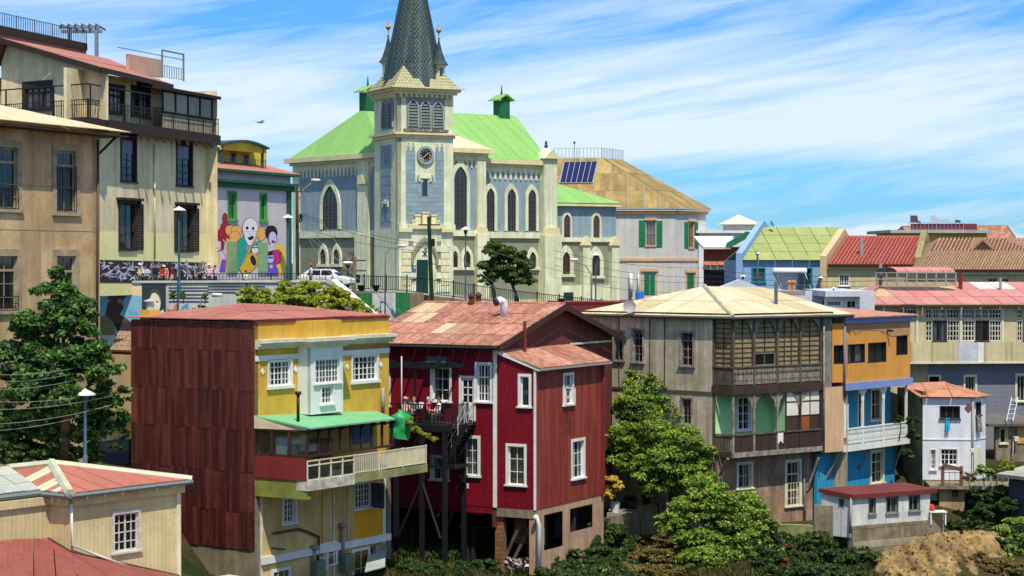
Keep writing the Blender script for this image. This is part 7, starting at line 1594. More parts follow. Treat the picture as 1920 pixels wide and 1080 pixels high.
# ================================================================ ground: one sheet from the ravine to the horizon
CP = [(-60, 0, -3), (0, 0, -3), (60, 0, -3), (-60, 30, -26), (0, 30, -28), (60, 30, -28), (-60, 55, -22), (0, 58, -26), (60, 58, -26)]
for px, py, Y in ((0, 1280, 62), (200, 1260, 64), (350, 1200, 70), (100, 1200, 72), (250, 1180, 74), (20, 1180, 76), (430, 1150, 78), (300, 1100, 80), (150, 1000, 79), (500, 1110, 84), (620, 1100, 86), (720, 1085, 89), (560, 1150, 78), (700, 1140, 80), (860, 1120, 84), (1000, 1150, 82), (1200, 1180, 80), (1400, 1180, 80), (1600, 1180, 80), (1800, 1180, 80), (1950, 1150, 84),
                  (760, 1062, 92), (830, 1050, 95), (900, 1075, 95), (960, 1078, 95), (1008, 1085, 94), (1060, 1055, 97), (1100, 1015, 100), (1135, 962, 103), (1150, 958, 107), (1210, 945, 111), (1180, 920, 118), (1160, 1040, 101), (1240, 1035, 100.5), (1170, 1034, 102.5), (1200, 1034, 102.5), (1235, 1026, 103.3), (1270, 1018, 104.3), (1150, 1050, 101.5), (1185, 1036, 103.2), (1220, 1030, 103.8), (1110, 1055, 98.5), (1150, 1070, 98), (1200, 1080, 97.5), (1060, 1085, 95), (1250, 1085, 96), (1300, 1075, 96), (1330, 1010, 102), (1420, 1020, 101), (1450, 1060, 97), (1530, 1075, 94), (1350, 985, 106), (1500, 988, 105), (1560, 1010, 100), (1600, 1065, 96.5), (1690, 1068, 97), (1770, 1045, 98), (1640, 1120, 90), (1760, 1120, 90), (1900, 1110, 92), (1800, 1010, 104), (1830, 1000, 107), (1900, 1005, 105), (1950, 980, 108), (1700, 965, 108), (1780, 930, 112),
                  (150, 872, 88), (210, 876, 92), (100, 890, 83), (20, 900, 82), (240, 880, 97), (300, 860, 105), (450, 800, 115), (300, 700, 122), (450, 680, 122), (560, 640, 124), (200, 720, 118), (100, 760, 110), (700, 620, 118), (800, 620, 122), (950, 640, 125), (1050, 640, 125), (1300, 680, 130), (1150, 700, 122), (1500, 640, 135), (900, 700, 112), (700, 800, 105)):
    v = at(px, py, Y); CP.append((v.x, v.y, v.z))
for x, y, z in ((-40, 135, -2.2), (-30, 133, -2.1), (-20, 134, -2.2), (-16, 142, -2.4), (-12, 158, -2.8), (-4, 166, -3.6), (4, 166, -4.2), (10, 170, -4.6), (16, 180, -4.6), (-20, 160, -2.6), (-40, 160, -2.2), (0, 140, -6.5), (-6, 140, -6.5), (-8, 147, -6), (-12, 136, -6.5), (-3, 152, -6), (2, 156, -6.5), (8, 145, -7), (-9, 152, -5), (14, 150, -5), (25, 140, -5.5), (35, 126, -12.5), (28, 127, -12.5), (24, 118, -12), (40, 128, -12.5), (36, 140, -6), (45, 145, -6), (25, 155, -4.5), (40, 165, -5), (30, 190, -5), (-30, 190, -3), (0, 200, -5), (50, 200, -6), (-60, 200, -4), (70, 120, -12), (-70, 100, -8), (70, 170, -6), (-70, 150, -3)):
    CP.append((x, y, z))
def gz(x, y):
    n = d = 0.0
    for a, b, c in CP:
        q = ((x - a) ** 2 + (y - b) ** 2 + .6); w = 1.0 / (q * q); n += w * c; d += w
    return n / d
xs = [-3000, -900, -300, -150, -90] + [-60 + 1.5 * i for i in range(81)] + [90, 150, 300, 900, 3000]
ys = [-200, -60, -10, 10, 30, 45] + [54 + 1.5 * i for i in range(75)] + [172, 180, 195, 220, 260, 400, 900, 2500, 6000]
vs = []; rg = random.Random(3)
for y in ys:
    for x in xs:
        if -75 < x < 75 and 20 < y < 240: z = gz(x, y) + rg.uniform(-.12, .12)
        else: z = -4.0 if y <= 10 else -14.0 if y < 50 else -6.5
        vs.append((x, y, z))
nx = len(xs); fs = [(j * nx + i, j * nx + i + 1, (j + 1) * nx + i + 1, (j + 1) * nx + i) for j in range(len(ys) - 1) for i in range(nx - 1)]
def groundm():
    m = bpy.data.materials.new('hillside_soil'); m.use_nodes = True; n, l = m.node_tree.nodes, m.node_tree.links; b = n['Principled BSDF']; b.inputs['Roughness'].default_value = .95; b.inputs['Specular IOR Level'].default_value = .1
    t = n.new('ShaderNodeTexCoord'); o = t.outputs['Object']
    c = mixc(n, l, ramp(n, l, noise(n, l, o, .35, 6, .65), [(.42, 0.0), (.6, 1.0)]), rgb(44, 60, 26), rgb(80, 70, 44)); c = mixc(n, l, ramp(n, l, noise(n, l, o, 3.0, 5, .7), [(.45, 0.0), (.7, .8)]), c, rgb(44, 44, 26))
    l.new(c, b.inputs['Base Color']); bp = n.new('ShaderNodeBump'); bp.inputs['Strength'].default_value = .8; bp.inputs['Distance'].default_value = .4; l.new(noise(n, l, o, 2.5, 6, .7), bp.inputs['Height']); l.new(bp.outputs[0], b.inputs['Normal'])
    return m
SOIL = groundm()
tag(G().add(vs, fs).obj('ground', SOIL), kind='structure', label='green and earthy hillside falling into the ravine')
ASPH = mat('worn_asphalt', (92, 90, 86), .95, (70, 68, 66), .4, .3); PAVE = mat('pavement_concrete', (150, 146, 136), .95, (112, 108, 98), .45, .5)
# sandy cliff, lower right
SAND = mat('sandy_cliff', (180, 150, 94), .95, (64, 52, 38), 1.0, .34, .8, (84, 70, 50), .3, .5, ss=(1.2, 1.2, .3))
from mathutils import noise as mnoise
def patch(name, pts_fn, nu, nv, m, amp, seed, label):
    r = random.Random(seed); vs = []
    for j in range(nv + 1):
        for i in range(nu + 1):
            p = pts_fn(i / nu, j / nv); e = amp * (4.0 * mnoise.fractal(Vector((p.x * .45, p.z * .16 + p.x * .1, seed)), 1.0, 2.1, 6) + 1.2 * mnoise.fractal(Vector((p.x * 1.6, p.z * .9, seed + 7)), .8, 2.1, 4))
            if i in (0, nu) or j in (0, nv): e *= .3
            vs.append(p + Vector((r.uniform(-.1, .1), -e, e * .3)))
    return tag(G().add(vs, [(j * (nu + 1) + i, j * (nu + 1) + i + 1, (j + 1) * (nu + 1) + i + 1, (j + 1) * (nu + 1) + i) for j in range(nv) for i in range(nu)]).obj(name, m, smooth=True), kind='structure', label=label)
def cliff(u, v):
    top = at(1625 + 310 * u, 1050 - 56 * math.sin(u * 2.6) * (1 if u < .8 else .9), 97.5 + 6.5 * u); bot = at(1600 + 360 * u, 1180, 87 + 3 * u); return top.lerp(bot, v) + Vector((0, -1.2 * math.sin(v * 3.1), 0))
patch('cliff', cliff, 120, 70, SAND, .62, 4, 'bare sandy cliff face under the concrete wall')
# ---- street in front of the murals, held by a painted retaining wall
Rw = fac(150, 126, 612, 131.5); zw = zat(Rw, 380, 530); zst = zw - .5
rw = thing('retaining_wall', 'painted retaining wall with portrait and figure murals under the street', 'wall', Rw.pt(8, -8))
RWW = mat('whitewashed_wall', (206, 206, 200), .9, (150, 150, 144), .5, .5, .35)
wall(rw, Rw, 0, Rw.L, -9, zw, [], RWW, 'wall_face', th=.4); G().box(0, Rw.L, -.12, .4, 0, .14).obj('coping', mat('pale_coping', (200, 198, 188), .9), rw, Rw.M @ T((0, 0, zw)))
tag(G().slab([Rw.pt(-8, zst, .4), Rw.pt(Rw.L, zst, .4), Rw.pt(Rw.L + 6, zst - .6, 14), Rw.pt(Rw.L - 6, zst - .2, 34), Rw.pt(-8, zst + .1, 20)], .4).obj('street', ASPH), kind='structure', label='narrow street running past the murals')
def pw(pts, c, name='mural_shape'): return paint(pts, c, Rw, rw, 6.355, 180, 470, name)
pw([(40, 540), (545, 540), (545, 1000), (40, 1000)], (124, 170, 190)); pw([(40, 450), (545, 430), (545, 540), (40, 520)], (214, 198, 150)); pw([(380, 700), (500, 740), (500, 900), (430, 880)], (90, 160, 190))
pw([(140, 620), (200, 570), (300, 600), (330, 680), (280, 760), (380, 820), (470, 890), (430, 960), (250, 960), (200, 860), (110, 760)], (82, 58, 48)); pw(ell(270, 580, 62, 52), (70, 58, 60)); pw(ell(285, 600, 34, 30), (150, 120, 100)); pw([(150, 520), (340, 530), (360, 560), (140, 590)], (86, 66, 60)); pw([(220, 860), (430, 850), (480, 900), (400, 960), (260, 960)], (48, 42, 46)); pw([(110, 760), (210, 860), (230, 1000), (40, 1000), (40, 800)], (120, 112, 70))
pw([(545, 395), (832, 395), (832, 880), (545, 880)], (40, 54, 60)); pw([(640, 700), (700, 770), (800, 700), (832, 780), (832, 880), (620, 880)], (206, 204, 200)); pw([(650, 770), (720, 770), (710, 880), (650, 880)], (210, 190, 90)); pw([(720, 780), (830, 760), (830, 880), (710, 880)], (36, 40, 44)); pw(ell(700, 560, 70, 110), (70, 62, 56)); pw(ell(702, 620, 66, 130, 18), (222, 212, 184)); pw([(640, 520), (650, 480), (720, 470), (775, 530), (770, 600), (740, 530), (700, 500)], (80, 70, 60))
for cx in (668, 728): pw(ell(cx, 608, 15, 8), (60, 52, 50))
pw([(692, 620), (700, 660), (685, 665)], (170, 150, 126)); pw([(672, 700), (712, 700), (706, 716), (680, 716)], (170, 110, 100))
for y in (435, 470, 515, 555, 598): pw([(865, y), (1340, y), (1340, y + 5), (865, y + 5)], (70, 72, 76), 'painted_line')
pw([(850, 690), (910, 700), (950, 630), (985, 640), (970, 700), (930, 750), (870, 755)], (176, 120, 96)); pw([(1000, 720), (1040, 650), (1100, 620), (1090, 760), (1000, 790), (940, 835)], (70, 150, 190)); pw([(1010, 730), (1060, 690), (1070, 740), (1010, 760)], (230, 200, 80))
for y in (905, 935, 965, 1000): paint([(0, y), (640, y), (640, y + 4), (0, y + 4)], (90, 92, 96), Rw, rw, 6.0, 390, 380, 'painted_line')
IRON = plain('dark_green_iron', (30, 52, 44), .5)
fn = thing('street_railing', 'long black railing along the top of the painted wall', 'railing', Rw.pt(8, zst)); rail(fn, Rw, Rw.u(186), Rw.L, zw + .14, zw + .62, -.15, BLACK, step=.22, r=.016, top=.04, posts=2.0)
# ---- church forecourt: pavement, wall and iron fence stepping down
Kf_ = [(600, 514, 541, 158), (763, 518, 548, 163), (850, 528, 559, 164.5), (965, 544, 572, 167), (1090, 558, 584, 170), (1165, 566, 592, 172)]
pts = [at(a, c, d) for a, b, c, d in Kf_]
cf = thing('church_fence', 'long dark green iron fence in front of the church', 'fence', pts[2])
fw_ = thing('forecourt_wall', 'low concrete wall under the church fence', 'wall', pts[2])
for (a, b, c, d), (a2, b2, c2, d2) in zip(Kf_[:-1], Kf_[1:]):
    p, q = at(a, c, d), at(a2, c2, d2); F = Fc(p, q); n = max(1, round(F.L / 2.2)); h0 = at(a, b, d).z - p.z; h1 = at(a2, b2, d2).z - q.z
    g = G(); bars = G()
    for i in range(n + 1): t = i / n; z = p.z + (q.z - p.z) * t; g.box(F.L * t - .05, F.L * t + .05, -.05, .05, z - .2, z + h0 + (h1 - h0) * t + .12)
    for off in (0, 1):
        za, zb2 = (p.z + .12, q.z + .12) if off == 0 else (p.z + h0 - .1, q.z + h1 - .1); g.prism([(0, za), (F.L, zb2), (F.L, zb2 + .06), (0, za + .06)], -.025, .025)
    o = g.obj('fence_panel', IRON, cf, F.M); k = int(F.L / .2)
    for i in range(1, k): t = i / k; z = p.z + (q.z - p.z) * t; bars.box(F.L * t - .02, F.L * t + .02, -.02, .02, z + .1, z + h0 + (h1 - h0) * t)
    bars.obj('bar', IRON, o, F.M, kind='stuff'); G().prism([(0, p.z - 6), (F.L, q.z - 6), (F.L, q.z - .02), (0, p.z - .02)], -.1, .3).obj('wall_section', CONC, fw_, F.M)
fp = [v - Vector((0, 0, .15)) for v in pts]
for i in range(len(fp) - 1): tag(G().slab([fp[i] + Vector((0, .3, 0)), fp[i + 1] + Vector((0, .3, 0)), fp[i + 1] + Vector((0, 30, 0)), fp[i] + Vector((0, 30, 0))], .3).obj('pavement', PAVE), kind='structure', label='church forecourt paving')
gp_ = thing('green_hoarding', 'green and white corrugated hoarding below the church fence', 'hoarding', at(740, 600, 150)); Gh = fac(672, 150, 795, 153); z0, z1 = zat(Gh, 730, 620), zat(Gh, 730, 549)
HG = mat('hoarding_green', (40, 128, 72), .7, None, .4, .8, .3, wave=.25, wamp=.4); HW = mat('hoarding_white', (198, 200, 196), .8, (120, 116, 120), .5, 1.2)
for a, b, m in ((672, 698, HG), (698, 735, HW), (735, 742, HW), (742, 768, HG), (768, 795, CONC)): u0, u1 = Gh.u(a), Gh.u(b); G().box(0, u1 - u0 - .02, 0, .08, 0, z1 - z0).obj('hoarding_panel', m, gp_, Gh.M @ T((u0, 0, z0)))
rm = thing('stair_parapet', 'white sloping stair parapet descending beside the lime green bush', 'parapet', at(640, 590, 140)); Rs_ = fac(600, 143, 690, 138); G().prism(Rs_.poly([(602, 528), (620, 528), (690, 588), (690, 620), (660, 620), (602, 562)]), 0, .4).obj('parapet', mat('white_parapet', (222, 222, 224), .85, (180, 180, 176), .3, .6), rm, Rs_.M); G().prism(Rs_.poly([(596, 524), (622, 524), (697, 588), (697, 594), (618, 532), (596, 532)]), -.1, .5).obj('coping', WHITE, rm, Rs_.M)
# ---- garden wall between the red and the grey house
gw_ = thing('garden_wall', 'stepped old concrete garden wall between red house and trees', 'wall', at(1210, 1000, 104)); Gw = fac(1146, 103, 1285, 107)
for pts_, m in (([(1146, 968), (1198, 957), (1201, 1012), (1146, 1030)], CONC), ([(1201, 958), (1208, 950), (1232, 944), (1236, 1005), (1203, 1012)], MOSS), ([(1236, 942), (1242, 936), (1285, 930), (1285, 1000), (1238, 1005)], CONC)): prismp(gw_, Gw, pts_, -.35, 0, m, 'wall_section')
tag(G().slab([at(1138, 962, 103), at(1200, 957, 105), at(1230, 930, 116), at(1160, 925, 116)], .3).obj('path', PAVE), kind='structure', label='path behind the garden wall')
lane = [at(-20, 880, 80), at(300, 885, 96), at(250, 850, 110), at(80, 850, 104)]
tag(G().slab([at(-40, 893, 80), at(240, 890, 84), at(300, 872, 100), at(60, 872, 100)], .3).obj('lane', ASPH), kind='structure', label='shaded lane beside the tan building')
# bits of red roof seen behind the red house
rp = thing('red_parapet_house', 'flat topped house with dark red parapet behind the red house roof', 'house', at(1100, 590, 128)); Rp = fac(1060, 128, 1215, 129)
wall(rp, Rp, 0, Rp.L, zat(Rp, 1100, 640), zat(Rp, 1100, 566), [], REDP); G().box(0, Rp.L, 0, 6, -.2, 0).obj('flat_roof', REDP, rp, Rp.M @ T((0, 0, zat(Rp, 1100, 567)))); u, z = Rp.uz(1206, 556); G().lathe([(.28, -.6), (.3, .3), (.24, .35)], 10).obj('water_drum', plain('drum_blue', (40, 120, 200)), rp, Rp.M @ T((u, 1, z)))
p = at(1052, 568, 128); G().box(-.2, .2, -.2, .2, -1, .25).box(-.3, .3, -.3, .3, .25, .3).obj('chimney', VB, rp, T(p))
tb = thing('low_tiled_roof', 'small ochre tiled lean-to roof beside the sheet metal wall', 'shed', at(230, 680, 96)); a0, a1 = at(205, 660, 94), at(250, 662, 93); tiles(tb, [a0, a1, at(250, 628, 97), at(224, 634, 98)], 8, 4, TILE2, .12); G().slab([a0, a1, a1 + Vector((0, 3, 0)), a0 + Vector((0, 3, 0))], 3.0).obj('shed_wall', CRP, tb, T((0, 0, -.1)))

# ================================================================ trees and plants
import numpy as np
rng = np.random.default_rng(9)
def leaves(name, blobs, n, size, m, parent, kind=None, sub=9, squash=.8, M=None):
    """blobs: (centre, radius or radii); leaf-sized quads on small clumps over each blob"""
    C = []; Rr = []
    for c, r in blobs:
        r = np.array([r, r, r * squash] if not isinstance(r, (tuple, list)) else r, float); c = np.array(c)
        k = max(8, int(sub * 3.2 * (r.mean() / 1.0) ** 1.1)); d = rng.normal(size=(k, 3)); d /= np.linalg.norm(d, axis=1)[:, None]; f = rng.uniform(.12, 1.0, (k, 1)) ** .5
        C.append(c + d * r * f); Rr.append(rng.uniform(.20, .42, (k, 1)) * r.mean() * np.ones((1, 3)) * np.array([1.15, 1.15, .75]))
    C = np.vstack(C); Rr = np.vstack(Rr); w = Rr.mean(1) ** 2; w /= w.sum()
    idx = rng.choice(len(C), n, p=w); d = rng.normal(size=(n, 3)); d /= np.linalg.norm(d, axis=1)[:, None]; d[:, 2] = np.abs(d[:, 2]) * .9 + d[:, 2] * .1 * 0 + np.where(rng.random(n) < .25, -.5, 0)
    p = C[idx] + d * Rr[idx] * rng.uniform(.55, 1.08, (n, 1))
    nn = d * .7 + rng.normal(size=(n, 3)) * .55 + np.array([0, -.1, .45]); nn /= np.linalg.norm(nn, axis=1)[:, None]
    a = np.cross(nn, rng.normal(size=(n, 3))); a /= np.linalg.norm(a, axis=1)[:, None]; b = np.cross(nn, a)
    s = size * rng.uniform(.6, 1.35, (n, 1)); v = np.empty((n, 4, 3)); v[:, 0] = p - a * s; v[:, 1] = p - b * s * .5 + nn * s * .12; v[:, 2] = p + a * s; v[:, 3] = p + b * s * .5 + nn * s * .12
    org = np.array(blobs[0][0]) if M is None else np.array(M.translation); v -= org
    me = bpy.data.meshes.new(name); me.vertices.add(4 * n); me.vertices.foreach_set('co', v.ravel()); me.loops.add(4 * n); me.loops.foreach_set('vertex_index', np.arange(4 * n, dtype=np.int32)); me.polygons.add(n); me.polygons.foreach_set('loop_start', np.arange(0, 4 * n, 4, dtype=np.int32)); me.polygons.foreach_set('loop_total', np.full(n, 4, dtype=np.int32)); me.update(calc_edges=True); me.validate()
    me.materials.append(m); o = bpy.data.objects.new(name, me); link(o, parent, T(org))
    if kind: o['kind'] = kind
    return o
BARK = mat('bark', (84, 66, 50), .95, (50, 40, 32), .5, 3.0, .4)
def tree(name, label, cat, blobs, n, size, m, base, group=None, tr=.2, sub=9, squash=.8):
    """blobs in photo terms: (px, py, Y, radius in photo pixels); base: (px, py, Y)"""
    B = [(tuple(at(x, y, Y)), r / FPX * Y) for x, y, Y, r in blobs]; b = at(*base)
    R = thing(name, label, cat, b, group); leaves('crown', B, n, size, m, R, None, sub, squash)
    top = sorted(B, key=lambda q: q[0][2])[len(B) // 2]; f = Vector(top[0]) - b; f = Vector((f.x, f.y, max(f.z, .4)))
    g = G().tube([(0, 0, -.4), f * .35 + Vector((.08, .05, 0)), f * .7, f], tr, 7, tr * .5)
    for c, r in B:
        e = Vector(c) - b; s = f * min(.85, max(.3, .8 * e.z / max(.5, f.z))); mid = s.lerp(e, .55) + Vector((0, 0, -.12 * r)); g.tube([s, mid, e], tr * .42, 5, tr * .12)
    g.obj('trunk', BARK, R, T(b), True); return R
LG1 = leafm('deep_green_leaf', (30, 60, 22), (56, 96, 32), (128, 164, 84)); LG2 = leafm('mid_green_leaf', (44, 80, 22), (114, 148, 42), (190, 206, 94)); LG3 = leafm('lime_leaf', (112, 132, 26), (142, 152, 36), (178, 180, 70)); LG4 = leafm('yellow_leaf', (186, 160, 40), (206, 180, 60), (226, 208, 96)); LG5 = leafm('dark_conifer_leaf', (42, 66, 26), (70, 92, 34), (120, 136, 56)); LG6 = leafm('dry_scrub_leaf', (84, 84, 38), (118, 100, 52), (146, 132, 74)); LG7 = leafm('shade_scrub_leaf', (34, 58, 24), (52, 76, 30), (84, 106, 44))  # bright third colours of the greens: leaf variety plus painted sun highlights
tree('tree', 'large leafy green tree in front of the tan building', 'tree',
     [(112, 520, 80, 26), (100, 562, 80, 42), (135, 590, 79, 44), (70, 620, 80, 48), (150, 650, 79, 52), (95, 690, 79, 56), (30, 680, 80, 52), (190, 690, 79, 42), (60, 745, 79, 54), (130, 745, 78.5, 46), (205, 745, 80, 36), (170, 800, 80.5, 44), (90, 810, 80, 50), (20, 800, 80, 46), (215, 790, 81, 26), (110, 855, 80.5, 45), (40, 855, 80.5, 42), (168, 850, 81, 26)], 50000, .115, LG1, (105, 905, 80.5), tr=.3, sub=11)
for px, lab, bl in ((929, 'dark rounded conifer beside the church lamp', [(925, 470, 168, 22), (915, 498, 168, 20), (935, 505, 168, 24), (918, 520, 168, 18), (948, 478, 168, 22)]), (972, 'dark spreading conifer before the church side windows', [(968, 482, 168.5, 20), (985, 500, 168.5, 18), (972, 520, 168.5, 22), (990, 525, 168.5, 14), (955, 515, 168.5, 18)])):
    tree('conifer_tree', lab, 'tree', bl, 9000, .15, LG5, (px, 574, 168.5), 'trees in the church forecourt', .18)
tree('shrub', 'big lime green bush behind the red tin roof', 'bush', [(465, 555, 118, 24), (500, 560, 117, 24), (540, 553, 118, 30), (580, 562, 118, 34), (620, 565, 118, 34), (655, 580, 118, 28), (600, 585, 117, 30), (690, 590, 118, 22), (520, 575, 117, 24), (668, 600, 116.5, 24), (570, 540, 118.5, 18)], 20000, .13, LG3, (580, 640, 118), tr=.15, sub=10)
tree('laurel_tree', 'dense upright green tree against the grey house wall', 'tree', [(1188, 716, 106, 24), (1180, 752, 106, 34), (1236, 716, 106.5, 26), (1245, 756, 106.5, 36), (1210, 790, 105.5, 44), (1172, 815, 105, 36), (1262, 800, 106, 36), (1220, 840, 105, 46), (1165, 775, 106, 20), (1170, 860, 105, 34), (1215, 750, 106, 26)], 42000, .085, LG2, (1215, 945, 106), tr=.22, sub=12)
tree('laurel_tree', 'broad light green tree leaning down the slope below the grey house', 'tree', [(1235, 815, 103.5, 34), (1280, 830, 103.5, 36), (1312, 855, 103.5, 30), (1250, 865, 103, 44), (1210, 880, 103, 36), (1300, 890, 103, 34), (1265, 900, 103, 34), (1225, 910, 103, 26)], 36000, .085, LG2, (1260, 960, 104), tr=.2, sub=12)
tree('tree', 'big glossy green tree on the slope under the brown plank wall', 'tree', [(1320, 915, 100, 36), (1350, 945, 99.5, 42), (1300, 955, 99.5, 40), (1395, 950, 100, 40), (1425, 985, 99.5, 34), (1370, 995, 99, 46), (1310, 1005, 99, 44), (1435, 1030, 99, 30), (1265, 985, 99.5, 34), (1390, 1050, 98.5, 48), (1320, 1060, 98, 48)], 46000, .095, LG2, (1370, 1110, 99), tr=.28, sub=12)
tree('potted_shrub', 'yellow flowering shrub at the corner of the red house', 'shrub', [(1141, 898, 103.3, 13), (1150, 912, 103.3, 15), (1140, 928, 103.3, 13), (1158, 918, 103.3, 9)], 4500, .08, LG4, (1151, 948, 103.6), tr=.05)
pt_ = at(1153, 962, 103.7); tag(G().lathe([(.22, 0), (.26, .6), (.24, .62), (.2, .5)], 12).obj('white_pot', plain('pot_white', (210, 210, 210)), None, T(pt_)), 'tall white pot under the yellow shrub', 'pot')
def hit(px, py, y0=84, y1=122):
    Y = y0
    while Y < y1:
        p = at(px, py, Y)
        if p.z < gz(p.x, p.y): return Y
        Y += .5
    return None
def shrubs(label, blobs, n, size, m, name='scrub', squash=.7): return tag(leaves(name, [(tuple(at(x, y, (hit(x, y + r * .5) or Y) if Y < 104.5 and x > 700 else Y)), r / FPX * Y) for x, y, Y, r in blobs], n, size, m, None, 'stuff', 9, squash), label=label)
rb = random.Random(8)
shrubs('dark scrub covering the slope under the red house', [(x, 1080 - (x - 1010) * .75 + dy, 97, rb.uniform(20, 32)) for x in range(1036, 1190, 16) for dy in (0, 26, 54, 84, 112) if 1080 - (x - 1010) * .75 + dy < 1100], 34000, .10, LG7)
shrubs('sunlit dry scrub beside the garden wall', [(x, y, 100.5, rb.uniform(16, 26)) for x in range(1165, 1290, 20) for y in (1015, 1045, 1075)], 20000, .09, LG6)
shrubs('bright green seedlings at the bottom of the slope', [(1140, 1060, 95, 18), (1175, 1075, 95, 22), (1150, 1085, 95, 24), (1190, 1050, 96, 12)], 3500, .11, LG2)
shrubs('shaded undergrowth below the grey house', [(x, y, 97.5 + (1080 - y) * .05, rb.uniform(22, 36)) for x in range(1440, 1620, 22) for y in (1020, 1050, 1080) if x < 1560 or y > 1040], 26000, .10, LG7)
shrubs('russet brush on the slope below the mossy wall', [(1480, 1030, 97, 20), (1510, 1050, 96, 18), (1550, 1035, 97, 16), (1475, 1060, 95.5, 18)], 3500, .09, leafm('russet_leaf', (96, 62, 34), (120, 80, 44), (140, 104, 60)))
shrubs('mixed scrub on the slope beside the sandy cliff', [(x, 985 + (x - 1780) * .12 + dy, 103.5 - dy * .05, rb.uniform(14, 26)) for x in range(1775, 1930, 17) for dy in (0, 26)], 15000, .09, LG7)
shrubs('bright green shrubs at the right edge of the cliff', [(1885, 1000, 101, 26), (1912, 985, 101, 26), (1860, 1020, 100.5, 18), (1925, 1020, 100, 30), (1895, 1035, 100, 20)], 9000, .10, LG2)
shrubs('dry brush hanging over the cliff', [(1700, 1030, 97.5, 12), (1840, 1050, 98, 22), (1880, 1065, 97, 26), (1915, 1070, 96.5, 26), (1780, 1035, 98, 12), (1640, 1035, 97, 12)], 9000, .08, LG6)
shrubs('weeds under the red house terrace', [(x, 1070 - abs(x - 850) * .05, 91 + (x - 740) * .02, rb.uniform(14, 24)) for x in range(735, 930, 15)] + [(x, 1045, 93.5, 18) for x in range(745, 920, 22)], 14000, .09, LG7)  # darker leaf than dry scrub: shade under the terrace put into the colour
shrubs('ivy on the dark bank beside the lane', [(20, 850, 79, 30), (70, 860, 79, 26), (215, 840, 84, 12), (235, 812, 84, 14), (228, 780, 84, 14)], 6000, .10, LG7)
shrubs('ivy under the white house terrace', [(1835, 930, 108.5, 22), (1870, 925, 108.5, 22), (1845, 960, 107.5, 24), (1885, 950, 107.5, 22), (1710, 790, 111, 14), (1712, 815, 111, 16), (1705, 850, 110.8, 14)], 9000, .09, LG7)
tree('vine', 'yellow green vine trailing over the cream balcony end', 'vine', [(768, 790, 90.5, 9), (776, 803, 90.3, 9), (789, 812, 90.2, 8), (803, 818, 90, 7), (815, 824, 90, 5)], 2600, .08, LG3, (770, 838, 90.6), tr=.03)
tb_ = at(752, 822, 91); bp_ = G(); rr_ = random.Random(2); n1, n2 = 14, 10; vs = []
for j in range(n2 + 1):
    for i in range(n1): t = 6.28319 * i / n1; r = (.58 + .3 * mnoise.noise(Vector((math.cos(t) * 1.6, math.sin(t) * 1.6, j * .33))) + rr_.uniform(-.06, .06)) * (1 if j < n2 - 1 else .5) * (1.0 if j < 6 else 1 - (j - 6) * .1); vs.append((math.cos(t) * r * .85, math.sin(t) * r * .7, 1.35 * j / n2 + .05 * math.sin(2 * t)))
bp_.add(vs, [(j * n1 + i, j * n1 + (i + 1) % n1, (j + 1) * n1 + (i + 1) % n1, (j + 1) * n1 + i) for j in range(n2) for i in range(n1)] + [tuple(range(n2 * n1, (n2 + 1) * n1))])
tag(bp_.obj('tarpaulin', plain('bright_green_tarp', (34, 146, 84), .5), None, T(tb_), True), 'bundled bright green tarpaulin on the end of the cream balcony', 'tarpaulin')
for k, (px, py, r, lab) in enumerate(((1845, 880, 14, 'leafy trough planting on the white house terrace'), (1868, 884, 14, 'dry brown planting on the white house terrace'), (1888, 868, 11, 'bright lime plant in the terrace corner'), (1818, 892, 8, 'low pot plant by the terrace fence'))): tree('terrace_plant', lab, 'plant', [(px, py, 108.5, r), (px + 8, py + 6, 108.5, r * .8), (px - 8, py + 6, 108.5, r * .8)], 1500, .07, (LG2, LG6, LG3, LG6)[k], (px, py + 18, 108.5), 'plants on the white house terrace', .03)
for px, py, r, lab in ((325, 551, 5, 'tuft of wild plant low on the painted wall near the portrait'), (343, 552, 6, 'tuft of wild plant on the painted staff lines'), (373, 580, 13, 'cascading wild plant on the painted wall by the blue bird'), (384, 554, 6, 'small weed high on the painted wall')): tree('wall_plant', lab, 'plant', [(px, py, 125.4 + px * .001, r), (px, py + r * .8, 125.4, r * .8)], 700, .08, LG5, (px, py + r, 125.8), 'plants rooted in the painted wall', .03)
p = at(1688, 800, 107.3); tree('balcony_plant', 'dark potted plant on the blue house balcony', 'plant', [(1683, 790, 108.3, 8), (1690, 786, 108.3, 7)], 900, .06, LG7, (1685, 815, 108.3), tr=.04)
# grass blades on the near slope
def grass(name, n, box, m, label, h=.35):
    x = rng.uniform(box[0], box[1], n); y = rng.uniform(box[2], box[3], n); z = np.array([gz(a, b) for a, b in zip(x, y)]); p = np.stack([x, y, z], 1); d = rng.normal(size=(n, 3)) * .35; d[:, 2] = 1; hh = h * rng.uniform(.5, 1.4, (n, 1)); s = rng.normal(size=(n, 3)); s[:, 2] = 0; s /= np.linalg.norm(s, axis=1)[:, None]
    v = np.empty((n, 3, 3)); v[:, 0] = p - s * .05; v[:, 1] = p + s * .05; v[:, 2] = p + d * hh; org = p[0].copy(); v -= org
    me = bpy.data.meshes.new(name); me.vertices.add(3 * n); me.vertices.foreach_set('co', v.ravel()); me.loops.add(3 * n); me.loops.foreach_set('vertex_index', np.arange(3 * n, dtype=np.int32)); me.polygons.add(n); me.polygons.foreach_set('loop_start', np.arange(0, 3 * n, 3, dtype=np.int32)); me.polygons.foreach_set('loop_total', np.full(n, 3, dtype=np.int32)); me.update(calc_edges=True); me.materials.append(m)
    o = bpy.data.objects.new(name, me); link(o, None, T(org)); return tag(o, label=label, kind='stuff')
grass('grass', 16000, (-6, 18, 84, 101), leafm('slope_grass', (52, 66, 26), (84, 84, 38), (120, 108, 56)), 'rough grass on the slope of the ravine')

